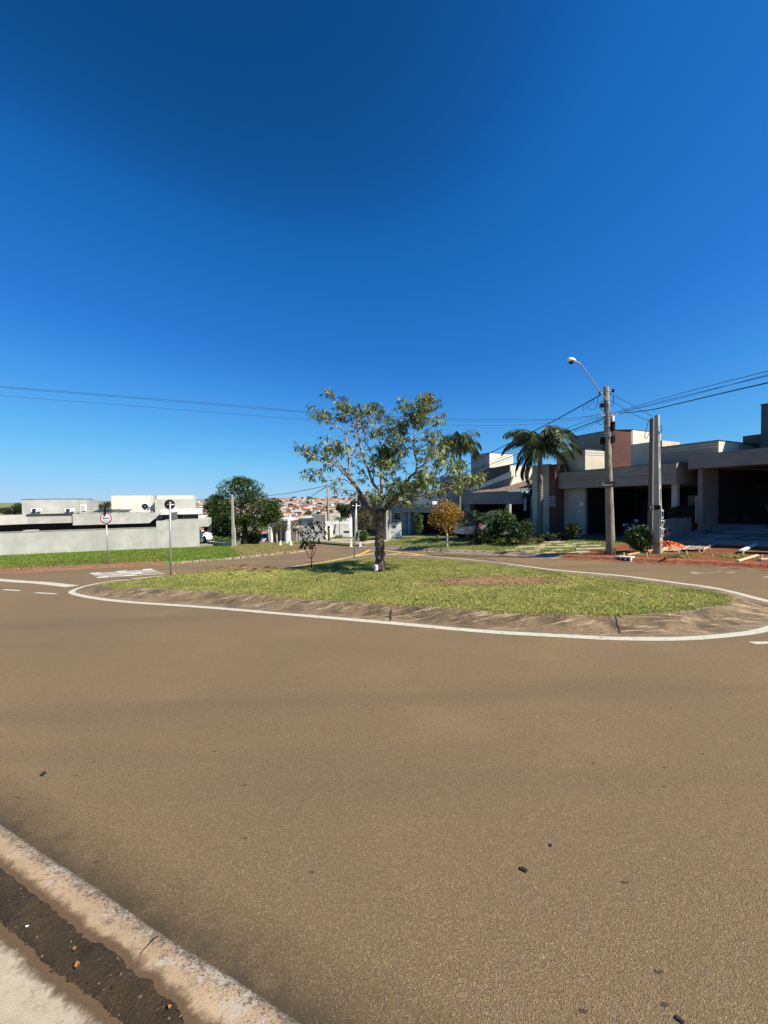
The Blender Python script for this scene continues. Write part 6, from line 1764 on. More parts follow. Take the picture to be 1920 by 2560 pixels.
def wires():
    Y = POLE[1]
    def w(x, y, d=0.0): return at(x, y, Y + d)
    # from the pole off to the left, over the island
    wire('upper thin cable crossing the sky left of the island tree', [at(-160, 950, 15), at(0, 966, 15), at(300, 990, 15.2), at(600, 1014, 15.5), at(790, 1031, 15.8), at(1100, 1046, 16), at(1300, 1049, 16), at(1420, 1046, Y), w(1514, 1034)], 0.0075, 'thin_wire')
    wire('middle thin cable in the sky, just under the upper one', [at(-160, 953, 15), at(0, 969, 15), at(300, 993, 15.2), at(600, 1018, 15.5), at(790, 1033, 15.8), at(1100, 1050, 16), at(1300, 1054, 16), w(1514, 1038)], 0.0055, 'thin_wire')
    wire('lowest thin cable crossing the sky left of the island tree', [at(-160, 972, 15), at(0, 989, 15), at(300, 1012, 15.2), at(600, 1036, 15.5), at(790, 1050, 15.8), at(1100, 1062, 16), at(1300, 1062, 16), w(1514, 1042)], 0.006, 'thin_wire')
    # off to the right
    R_ = 7.5
    wire('thin topmost cable running from the pole to the right edge', [w(1524, 1035), at(1700, 984, 11.8), at(1919, 928, 8.6), at(2100, 880, 7)], 0.008, 'thin_wire')
    wire('thin second cable running from the pole to the right edge', [w(1524, 1037), at(1700, 992, 11.8), at(1919, 940, 8.6), at(2100, 894, 7)], 0.007, 'thin_wire')
    wire('thick bundled cable running from the pole to the right edge', [w(1531, 1054), w(1536, 1040), w(1544, 1034), at(1620, 1026, 13.5), at(1700, 1008, 11.8), at(1810, 982, 10), at(1919, 957, 8.6), at(2100, 915, 7)], 0.016)
    wire('thin cable hugging the thick bundle to the right edge', [w(1560, 1029, -0.8), at(1620, 1015, 13.5), at(1700, 996, 11.8), at(1919, 937, 8.6), at(2100, 892, 7)], 0.007)
    # towards the houses down the street
    e1 = FR.P(-38, 16.6, 0); 
    wire('thick cable dropping from the pole top behind the palm crown', [w(1500, 988), w(1441, 1021, 1.5), at(1375, 1057, 19), at(1250, 1120, 23), at(1172, 1160, 26.5), at(1080, 1200, 31), at(1010, 1226, 36), at(966, 1238, 39)], 0.022)
    wire('cable from the middle of the pole passing behind the palm trunk', [w(1513, 1044), w(1450, 1068, 1.2), at(1375, 1098, 18.5), at(1290, 1136, 21.5), at(1200, 1170, 25), at(1100, 1204, 30), at(1010, 1232, 36), at(966, 1242, 39)], 0.020)
    wire('thin cable just above the one behind the palm trunk', [w(1513, 1040), w(1440, 1062, 1.2), at(1340, 1106, 19.5), at(1200, 1166, 25), at(1100, 1200, 30), at(966, 1240, 39)], 0.009)
    wire('thin cable just below the one behind the palm trunk', [w(1513, 1048), w(1440, 1078, 1.2), at(1340, 1120, 19.5), at(1200, 1178, 25), at(1100, 1210, 30), at(966, 1244, 39)], 0.009)
    # service drops to the twin posts
    wire('upper service cable from the pole to the twin posts', [w(1523, 984), w(1560, 1002), w(1600, 1024), at(1632, 1041, 15.2)], 0.010, 'thin_wire')
    wire('lower service cable from the pole to the twin posts', [w(1522, 998), w(1560, 1022), w(1595, 1041), at(1621, 1051, 15.4)], 0.010, 'thin_wire')
    # around the far pole
    Yf = 46.0
    wire('cable rising from the left to the far utility pole', [at(560, 1250, 80), at(690, 1237, 62), at(760, 1226, 52), at(817, 1214, 48)], 0.035)
    wire('cable slanting down from the far pole to the town', [at(817, 1216, 48), at(795, 1230, 60), at(770, 1246, 80)], 0.05)
    wire('cable from the far pole passing behind the island tree', [at(819, 1214, 48), at(860, 1225, 45), at(900, 1229, 42), at(966, 1238, 39)], 0.03)
    wire('second cable from the far pole passing behind the island tree', [at(819, 1217, 48), at(860, 1231, 45), at(900, 1236, 42), at(966, 1241, 39)], 0.02)
    # loose tails hanging from the thick cable by the lamp arm
    for i, (x, y0, y1) in enumerate(((1458, 1012, 1027), (1464, 1009, 1024), (1470, 1005, 1016), (1477, 1002, 1013), (1484, 998, 1012))):
        P = [w(x, y0, 0.9 * (1500 - x) / 60), w(x + 0.6, (y0 + y1) / 2, 0.9 * (1500 - x) / 60), w(x + 1, y1, 0.9 * (1500 - x) / 60)]
        wire(('first', 'second', 'third', 'fourth', 'fifth')[i] + ' loose cable end from the left under the thick cable by the lamp arm', P, 0.008)
    wire('drooping loop of spare cable left of the pole', [w(1470, 1016), w(1474, 1022), w(1482, 1024), w(1490, 1018), w(1494, 1000), w(1495, 993)], 0.010)
wires()

# concrete marker pyramids at the mouth of the side street
def markers():
    labs = ['white concrete marker, leftmost of the four', 'white concrete marker, second from the left before the white house', 'white concrete marker left of the thin sign pole', 'white concrete marker right of the thin sign pole']
    for (x, yb, yt), lab in zip(((701.5, 1367, 1351), (727.5, 1364.5, 1351), (878, 1367, 1347), (901, 1366.5, 1355)), labs):
        b = hit(x, yb, dz=0.03); k = b[1] / F; h = (yb - yt) * k; w = 6 * k
        r = thing('marker_post', b, lab, 'bollard', 'white concrete markers')
        a, c = w / 2, w * 0.16
        V = [b + np.array(p) for p in ((-a, -a, 0), (a, -a, 0), (a, a, 0), (-a, a, 0), (-c, -c, h), (c, -c, h), (c, c, h), (-c, c, h))]
        m = MB(); m.add(V, [(0, 3, 2, 1), (4, 5, 6, 7), (0, 1, 5, 4), (1, 2, 6, 5), (2, 3, 7, 6), (3, 0, 4, 7)]); m.build('pyramid', M['cone_white'], r)
        MB().box(b + [0, 0, 0.02], (w * 1.25, w * 1.25, 0.06)).build('foot', M['cone_white'], r)
    b = hit(718, 1358, dz=0.1); k = b[1] / F
    r = thing('gate_pier', b, 'slim white pier before the white and brown house', 'post')
    h = 28 * k
    MB().box(b + [0, 0, h * 0.5], (5 * k, 5 * k, h)).build('pier', M['cone_white'], r)
    MB().lathe(b + [0, 0, h], [(2.6 * k, 0), (0.01, 6 * k)], 4).build('cap', M['cone_white'], r)
    b = yhit(1094, 1346); k = b[1] / F
    r = thing('clay_ball', b, 'round clay ball on the ground before the dark carport', 'ball')
    rr = 4 * k
    MB().lathe(b + [0, 0, 0.02], [(rr * math.sin(a), rr - rr * math.cos(a)) for a in np.linspace(0.05, math.pi - 0.05, 12)], 16).build('ball', M['clay'], r, smooth=True)
    MB().lathe(b + [0, 0, -0.02], [(rr * 0.55, 0), (rr * 0.45, 0.05)], 12).build('foot', M['clay'], r)
markers()

# ================================================================== CARS
def car(label, pos, yaw, paint, L=4.1, W=1.75, H=1.52, suv=False, plate_rear=True):
    """pos: middle of the footprint; the car looks along +x turned by yaw"""
    r = thing('parked_car', pos, label, 'car')
    ca, sa = math.cos(yaw), math.sin(yaw)
    Rm = np.array([[ca, -sa, 0], [sa, ca, 0], [0, 0, 1]])
    pos = np.asarray(pos, float)
    def X(p): return pos + np.asarray(p, float) @ Rm.T
    belt = H * 0.60; sill = 0.24
    xs = [-L / 2, -L / 2 + 0.10, -L / 2 + 0.35, -L * 0.28, 0.0, L * 0.18, L * 0.30, L / 2 - 0.35, L / 2 - 0.08, L / 2]
    tops = [belt - 0.16, belt, belt + 0.03, belt + 0.03, belt, belt - 0.02, belt - 0.06, belt - 0.16, belt - 0.26, belt - 0.40]
    bots = [0.42, 0.30, sill, sill, sill, sill, sill, sill, 0.28, 0.40]
    hw = [W * 0.40, W * 0.46, W * 0.49, W * 0.5, W * 0.5, W * 0.5, W * 0.5, W * 0.48, W * 0.43, W * 0.36]
    rows = []
    for x, t, b, w in zip(xs, tops, bots, hw):
        sec = [(-w * 0.92, b), (-w, b + 0.10), (-w * 1.0, (b + t) / 2), (-w * 0.96, t - 0.05), (-w * 0.86, t), (w * 0.86, t), (w * 0.96, t - 0.05), (w * 1.0, (b + t) / 2), (w, b + 0.10), (w * 0.92, b)]
        rows.append([X((x, y, z)) for y, z in sec])
    m = MB(); m.grid(rows); n = 10
    m.add(rows[0], [tuple(range(n))]); m.add(rows[-1], [tuple(range(n))])
    body = m.build('body', M[paint], r, smooth=False, bevel=0.015)
    # glasshouse
    gx = [-L / 2 + 0.16, -L / 2 + 0.42, -L * 0.05, L * 0.13, L * 0.27] if suv or True else []
    gz = [belt + 0.0, H - 0.05, H, H - 0.05, belt - 0.03]
    rows = []
    for x, z in zip(gx, gz):
        wb, wt = W * 0.455, W * 0.455 - 0.16 * (z - belt) / (H - belt)
        rows.append([X((x, -wb, belt - 0.06)), X((x, -wt, max(z, belt - 0.05))), X((x, wt, max(z, belt - 0.05))), X((x, wb, belt - 0.06))])
    MB().grid(rows).build('windows', M['glass'], r)
    # roof and pillars
    rf = []
    for x, z, w in ((-L / 2 + 0.38, H - 0.045, W * 0.345), (-L * 0.2, H + 0.0, W * 0.36), (-L * 0.05, H + 0.018, W * 0.36), (L * 0.13, H - 0.03, W * 0.345)):
        rf.append([X((x, -w - 0.02, z - 0.03)), X((x, -w * 0.8, z + 0.012)), X((x, w * 0.8, z + 0.012)), X((x, w + 0.02, z - 0.03))])
    MB().grid(rf).build('roof', M[paint], r, smooth=True)
    for s in (-1, 1):
        yb, yt = s * W * 0.458, s * (W * 0.355)
        for (x0, x1) in ((-L / 2 + 0.14, -L / 2 + 0.40), (-L * 0.24, -L * 0.22), (L * 0.02, L * 0.02), (L * 0.275, L * 0.135)):
            MB().beam(X((x0, yb, belt)), X((x1, yt, H - 0.03)), 0.06, 0.05).build('pillar', M[paint], r)
    for sx, sy in ((-L * 0.31, -1), (-L * 0.31, 1), (L * 0.31, -1), (L * 0.31, 1)):
        c = X((sx, sy * (W / 2 - 0.10), 0.31)); ax = Rm @ np.array([0, sy, 0])
        wh = MB().lathe(c - ax * 0.10, [(0.22, 0), (0.31, 0.02), (0.31, 0.17), (0.27, 0.20)], 24, ax).build('wheel', M['tyre'], r, smooth=True)
        MB().lathe(c + ax * 0.095, [(0.20, 0), (0.20, 0.012), (0.06, 0.02)], 16, ax).build('rim', M['rim'], wh)
        MB().lathe(c - ax * 0.06, [(0.37, 0), (0.37, 0.145)], 20, ax).build('wheel_arch', M['black'], r)
    for s in (-1, 1):
        MB().box(X((-L / 2 + 0.06, s * W * 0.40, belt - 0.05)), (0.10, 0.16, 0.30), Rm.T).build('tail_lamp', M['lamp_red'], r, bevel=0.02)
        MB().box(X((L / 2 - 0.13, s * W * 0.34, belt - 0.34)), (0.16, 0.34, 0.13), Rm.T).build('headlight', M['lamp_clear'], r, bevel=0.03)
        MB().box(X((L * 0.20, s * (W / 2 + 0.06), belt + 0.04)), (0.10, 0.16, 0.11), Rm.T).build('mirror', M[paint], r, bevel=0.02)
    MB().box(X((-L / 2 - 0.005, 0, 0.72)), (0.02, 0.42, 0.13), Rm.T).build('number_plate', M['plate'], r)
    MB().box(X((L / 2 + 0.008, 0, 0.46)), (0.02, 0.42, 0.13), Rm.T).build('number_plate', M['plate'], r)
    MB().box(X((-L / 2 - 0.01, 0, 0.42)), (0.10, W * 0.84, 0.20), Rm.T).build('bumper', M[paint], r, bevel=0.04)
    MB().box(X((L / 2 - 0.05, 0, 0.40)), (0.14, W * 0.74, 0.22), Rm.T).build('bumper', M[paint], r, bevel=0.05)
    MB().box(X((L / 2 - 0.005, 0, belt - 0.36)), (0.04, W * 0.44, 0.10), Rm.T).build('grille', M['black'], r, bevel=0.01)
    return r, X

def cars():
    # white car in the carport of the left house
    p = FL.P(0, 0, 0); t, z = FL.S(519, 1357, 3.0)
    zf = LH['zk'] - 0.02
    c = FL.P(FL.S(531, 1357, 2.4)[0] - 2.1, 2.4, zf)
    car('white car half hidden in the carport of the grey house', c, math.atan2(FL.u[1], FL.u[0]), 'car_white', 4.2, 1.8, 1.66)
    # silver car in the side street
    Y = 62; b = at(656, 1361, Y); c = np.array([b[0], Y + 1.5, z0(b[0], Y + 1.5)])
    car('silver car parked on the far street beside the dense tree', c, math.radians(-100), 'car_silver', 4.2, 1.75, 1.48)
    # two silver cars before the tile house
    for x, yb, pt, lab, Hh in ((1152, 1349, 'car_silver', 'silver hatchback parked in the driveway behind the golden tree', 1.62), (1184, 1352, 'car_grey', 'second silver car beside the dark hedge', 1.5)):
        b = yhit(x, yb); d = FR.n
        c = b + d * 1.9; c[2] = yard_h(c[0], c[1]) + 0.03
        yaw = math.atan2(d[1], d[0]) + (0.10 if x < 1170 else -0.05)
        car(lab, c, yaw, pt, 4.0, 1.70, Hh)
    # dark blue car under the carport of number 28, nose to the street
    t0, zz = FR.S(1565, 1345, 20.6)
    c = FR.P(t0 + 0.55, 22.6, -0.395)
    r, X = car('dark blue car parked nose out under the carport of number 28', c, math.atan2(-FR.n[1], -FR.n[0]), 'car_blue', 4.1, 1.72, 1.60)
    bc = X((2.06, 0.0, 0.86)); nx = -FR.n
    bd = MB().lathe(bc, [(0.085, 0), (0.085, 0.02), (0.07, 0.024)], 24, nx).build('badge', M['chrome'], r)
    MB().lathe(bc + nx * 0.0245, [(0.066, 0), (0.066, 0.002)], 24, nx).build('badge_field', M['car_blue'], bd)
    mk = MB(); e = nx * 0.029
    q = lambda a, b_: bc + e + FR.u * a + np.array([0, 0, b_])
    for pp in (((-0.028, 0.058), (0, 0.012)), ((0.028, 0.058), (0, 0.012)), ((-0.056, 0.03), (-0.026, -0.05)), ((-0.026, -0.05), (0, 0.0)), ((0, 0.0), (0.026, -0.05)), ((0.026, -0.05), (0.056, 0.03))):
        mk.beam(q(*pp[0]), q(*pp[1]), 0.010, 0.004, nx)
    tag(mk.build('badge_mark', M['chrome'], bd), kind='stuff')
cars()

# ================================================================== BUILDING SITE, SMALL THINGS
def site():
    g = np.random.default_rng(3)
    def board(a, b, w, h, mat, lab, lift=0.0):
        h = h * 0.6; w = w * 0.9
        pa, pb = yhit(*a), yhit(*b)
        pa = pa + [0, 0, h / 2 + 0.02 + lift]; pb = pb + [0, 0, h / 2 + 0.02 + lift]
        o = MB().beam(pa, pb, w, h).build('board', M[mat], origin=pa, bevel=0.004)
        tag(o, lab, 'board', 'formwork boards on the red earth')
    board((1568, 1391), (1634, 1378), 0.10, 0.11, 'plank_red', 'dusty orange formwork board leading away from the drain inlet')
    board((1651, 1381), (1689, 1360), 0.14, 0.10, 'plank', 'pale formwork board lying before the orange net')
    board((1706, 1377), (1741, 1360), 0.07, 0.08, 'plank', 'thin pale board on the left side of the rubble patch')
    board((1756, 1377), (1793, 1360), 0.07, 0.08, 'plank', 'thin pale board on the right side of the rubble patch')
    board((1692, 1359), (1806, 1359.5), 0.06, 0.06, 'plank', 'long pale edging board along the foot of the driveway, left piece')
    board((1808, 1360), (1893, 1360.5), 0.06, 0.06, 'plank', 'long pale edging board along the foot of the driveway, right piece')
    board((1851, 1384), (1905, 1360), 0.12, 0.10, 'sign_white', 'thick white board slanting toward the driveway at the right', 0.04)
    board((1844, 1406), (1894, 1391), 0.09, 0.08, 'plank', 'pale board lying across the kerb at the right')
    board((1900, 1402), (1960, 1397), 0.09, 0.08, 'plank', 'pale board cut by the right edge of the photo')
    board((1662, 1399), (1713, 1387), 0.05, 0.09, 'plank_dark', 'dark board edging the weedy patch')
    board((1632, 1380), (1653, 1381), 0.06, 0.10, 'plank_dark', 'short dark board in line with the pale one by the net')
    board((1704, 1380), (1756, 1380), 0.06, 0.12, 'plank_dark', 'dark board across the front of the rubble patch')
    board((1862, 1386), (1935, 1388), 0.06, 0.12, 'plank_dark', 'dark board behind the right weedy patch')
    for i, (x, y, lab) in enumerate(((1617, 1392, 'wooden stake beside the dusty orange board'), (1697, 1388, 'wooden stake at the end of the dark edging board'), (1716, 1388, 'wooden stake behind the dark edging board'), (1748, 1382, 'wooden stake before the rubble patch, left of two'), (1759, 1380, 'wooden stake before the rubble patch, right of two'), (1857, 1388, 'wooden stake under the thick white board'), (1904, 1400, 'wooden stake near the right edge'), (1774, 1373, 'wooden stake beside the thin right board'), (1560, 1392, 'small stake beside the drain inlet'))):
        b = yhit(x, y); k = b[1] / F
        r = MB().box(b + [0, 0, 0.06], (0.035, 0.035, 0.20)).build('stake', M['plank'], origin=b)
        tag(r, lab, 'stake', 'stakes holding the boards')
    # rubble between the boards
    A = [yhit(*p) for p in ((1708, 1378), (1755, 1378), (1792, 1361), (1742, 1361))]
    u = np.linspace(0, 1, 26); U, W = np.meshgrid(u, u)
    P = (A[0] * ((1 - U) * (1 - W))[..., None] + A[1] * (U * (1 - W))[..., None] + A[2] * (U * W)[..., None] + A[3] * ((1 - U) * W)[..., None])
    P[..., 2] = yard_h(P[..., 0], P[..., 1]) + 0.03 + g.random(U.shape) * 0.04
    MB().grid(P).build('rubble', M['rubble'], kind='stuff')
    A = [yhit(*p) for p in ((1640, 1380), (1700, 1379), (1738, 1361), (1672, 1362))]
    P = (A[0] * ((1 - U) * (1 - W))[..., None] + A[1] * (U * (1 - W))[..., None] + A[2] * (U * W)[..., None] + A[3] * ((1 - U) * W)[..., None])
    P[..., 2] = yard_h(P[..., 0], P[..., 1]) + 0.02 + g.random(U.shape) * 0.03
    MB().grid(P).build('rubble', M['rubble'], kind='stuff')
    # red earth spilled on the driveway
    c = np.array([yhit(1700, 1348)[0], yhit(1700, 1348)[1]]); n = 14
    q = np.linspace(-1, 1, 16); X, Y = np.meshgrid(q, q); P = np.zeros((16, 16, 3)); P[..., :2] = c + X[..., None] * FR.u[:2] * 0.8 + Y[..., None] * FR.n[:2] * 0.45
    P[..., 2] = drive_h(P[..., 0], P[..., 1]) + 0.07 * (1 - np.clip(np.hypot(X, Y), 0, 1.3) ** 2)
    MB().grid(P).build('spilled_earth', M['red_earth'], kind='stuff', smooth=True)
    # hoses lying on the driveway
    def dh(x, y): return hit(x, y, drive_h, 0.02)
    for lab, pts in (('black hose trailing from the meter box across the driveway', [(1682, 1312), (1692, 1328), (1705, 1330), (1745, 1317), (1770, 1331), (1757, 1335), (1775, 1332), (1850, 1336), (1919, 1335)]),
                     ('black hose lying along the lower part of the driveway', [(1785, 1349), (1830, 1346), (1870, 1340), (1905, 1340), (1960, 1342)]),
                     ('black hose with a bend near the right edge of the driveway', [(1840, 1344), (1860, 1350), (1890, 1348), (1919, 1350), (1960, 1352)]),
                     ('thin black hose curling in the middle of the driveway', [(1748, 1310), (1742, 1318), (1790, 1330), (1810, 1324), (1860, 1322)])):
        P = np.array([dh(*p) + [0, 0, 0.01] for p in pts]); C = catmull(P, 5); C[:, 2] = drive_h(C[:, 0], C[:, 1]) + 0.016
        tag(MB().tube(C, 0.013, 6).build('hose', M['hose'], origin=C[0], smooth=True), lab, 'hose', 'hoses on the grey driveway')
    # things in the dark garage
    t, z = FR.S(1785, 1300, 22.2); b = FR.P(t, 22.2, 0.425)
    r = thing('yellow_bucket', b, 'yellow bucket standing in the dark garage', 'bucket')
    MB().lathe(b, [(0.13, 0), (0.17, 0.30), (0.175, 0.31), (0.16, 0.31), (0.12, 0.02)], 20).build('tub', M['yellow_plastic'], r, smooth=True)
    MB().tube(catmull(np.array([b + FR.u * -0.17 + [0, 0, .3], b - FR.n * 0.15 + [0, 0, .24], b + FR.u * 0.17 + [0, 0, .3]]), 5), 0.006, 5).build('handle', M['steel'], r)
    for tt, s, lab in ((t + 0.55, 22.4, 'grey cement sack beside the yellow bucket'), (t + 0.95, 22.8, 'dark cement sack behind the grey one in the garage')):
        b = FR.P(tt, s, 0.42)
        m = MB()
        m.lathe(b, [(0.16, 0), (0.21, 0.1), (0.20, 0.28), (0.10, 0.40), (0.06, 0.44)], 12); m.v[0] += g.normal(0, 0.012, m.v[0].shape)
        o = m.build('cement_sack', M['inside'], origin=b, smooth=True); tag(o, lab, 'sack', 'sacks in the garage')
    t, z = FR.S(1918, 1266, 20.9); b = FR.P(t, 20.9, yard_h(*FR.P(t, 20.9, 0)[:2]))
    b[2] = 0.4
    small_tree('potted_shrub', 'sunlit sprig of leaves at the right edge by the garage', 'plant', b, FR.P(t + .15, 20.9, z), 0.16, 0.13, 'leaf_gold', 14, 0.10, 0.04, 'dark_bark', 0.012, clump=0.07, per=8)
    # storm drain inlet in the kerb
    a, b = hit(1546, 1402), hit(1574, 1404); c = (a + b) / 2; d = (b - a); L = np.linalg.norm(d[:2]); d = d / np.linalg.norm(d); nn = np.array([-d[1], d[0], 0]); nn = nn if nn @ FR.n > 0 else -nn
    r = thing('storm_drain', c, 'white storm drain inlet with three dark openings in the kerb', 'drain')
    ax = np.array([d, nn, [0, 0, 1.0]])
    bz = z0(c[0], c[1])
    c = np.array([c[0], c[1], bz])
    L = max(L, 0.5)
    MB().box(c + nn * 0.09 + [0, 0, 0.150], (L * 1.05, 0.26, 0.045), ax).build('lid', M['cone_white'], r, bevel=0.008)
    for q in (-0.5, -0.17, 0.17, 0.5):
        MB().box(c + d * L * q - nn * 0.02 + [0, 0, 0.065], (L * 0.10, 0.10, 0.13), ax).build('pier', M['cone_white'], r)
    for q in (-0.335, 0, 0.335):
        MB().box(c + d * L * q + nn * 0.01 + [0, 0, 0.06], (L * 0.2, 0.02, 0.10), ax).build('opening', M['black'], r)
    MB().box(c - nn * 0.10 + [0, 0, 0.008], (L * 1.25, 0.14, 0.014), ax).build('sill', M['cone_white'], r)
site()

def small_things():
    g = np.random.default_rng(9)
    # white tub by the foot of the tree
    b = hit(941, 1428, isl_h); k = b[1] / F; rr = 6.0 * k; h = 17.5 * k
    b = b + [0, 0, -0.01]
    r = thing('white_tub', b, 'white plastic tub with printed label beside the tree trunk', 'tub')
    MB().lathe(b, [(rr * 0.80, 0), (rr * 0.92, h * 0.10), (rr, h * 0.16), (rr, h * 0.78), (rr * 1.03, h * 0.80), (rr * 1.03, h * 0.86), (rr, h * 0.88), (rr * 0.98, h * 0.97), (rr * 0.9, h)], 28).build('tub', M['bucket'], r, smooth=False)
    for z, w in ((0.74, 0.5), (0.62, 0.7), (0.44, 0.8), (0.30, 0.6)):
        pts = [b + [rr * 1.012 * math.sin(a), -rr * 1.012 * math.cos(a), h * z] for a in np.linspace(-w, w * 0.3, 7)]
        P2 = [p + np.array([0, 0, h * 0.05]) for p in pts]
        MB().grid([pts, P2]).build('print', M['cement_mid'], r)
    # loose bits on the road
    for (x, y, s, lab) in ((1309, 2176, 0.014, 'dark flat chip lying on the asphalt'), (1376, 2114, 0.008, 'small round dark pebble on the asphalt'), (107, 1937, 0.017, 'thin dark twig piece on the asphalt at the left'), (1700, 2552, 0.010, 'dark speck of gravel at the bottom of the road'), (2, 1412, 0.05, 'dark stone at the edge of the red earth strip')):
        b = hit(x, y)
        m = MB(); v = np.array([[-1.3, -.7, 0], [1.1, -.8, 0], [1.4, .6, 0], [-.9, .8, 0], [-1.1, -.5, .6], [.9, -.6, .7], [1.1, .5, .6], [-.7, .6, .7]]) * s
        a = g.uniform(0, 3); c_, s_ = math.cos(a), math.sin(a); v[:, :2] = v[:, :2] @ np.array([[c_, s_], [-s_, c_]])
        m.add(b + v, [(0, 3, 2, 1), (4, 5, 6, 7), (0, 1, 5, 4), (1, 2, 6, 5), (2, 3, 7, 6), (3, 0, 4, 7)])
        tag(m.build('road_chip', M['pebble'], origin=b), lab, 'stone')
    # leaves in the damp strip
    i = len(NK_C)
    def soil_h(x, y): return z0(x, y) + 0.128
    for (x, y, s, lab) in ((187, 2374, 0.009, 'curled orange dead leaf in the damp soil strip, upper of two'), (193, 2416, 0.012, 'curled orange dead leaf in the damp soil strip, lower of two'), (425, 2520, 0.007, 'small brown leaf in the soil near the kerb'), (68, 2318, 0.006, 'white scrap lying in the damp soil')):
        b = hit(x, y, soil_h)
        a = g.uniform(0, 6.28); d = np.array([math.cos(a), math.sin(a), 0.0]); sd = np.array([-d[1], d[0], 0])
        rows = [[b + d * s * q + sd * s * w * math.sin(math.pi * min(max((q + 1) / 2, 0.08), 0.95)) * 0.7 + np.array([0, 0, 0.003 + s * 0.5 * abs(w) * 0.5 + s * 0.3 * q * q]) for w in (-1, 0, 1)] for q in np.linspace(-1, 1, 6)]
        tag(MB().grid(rows).build('dead_leaf', M['dead_leaf'] if 'leaf' in lab else M['bucket'], origin=b), lab, 'leaf' if 'leaf' in lab else 'scrap')
    # fallen leaves on the island
    P = scatter(ISL_IN, 420, isl_h); N = len(P)
    D = unit(np.column_stack([g.normal(0, 1, (N, 2)), g.uniform(0, 0.5, N)])); S = unit(np.cross(D, [0, 0, 1.0]))
    V, Fc = leaf_faces(P + [0, 0, 0.03], D, S, g.uniform(0.05, 0.11, N), g.uniform(0.025, 0.05, N), 0.3, 0.0)
    tag(np_mesh('fallen_leaves', V, Fc, M['dry_leaf']), kind='stuff')
small_things()

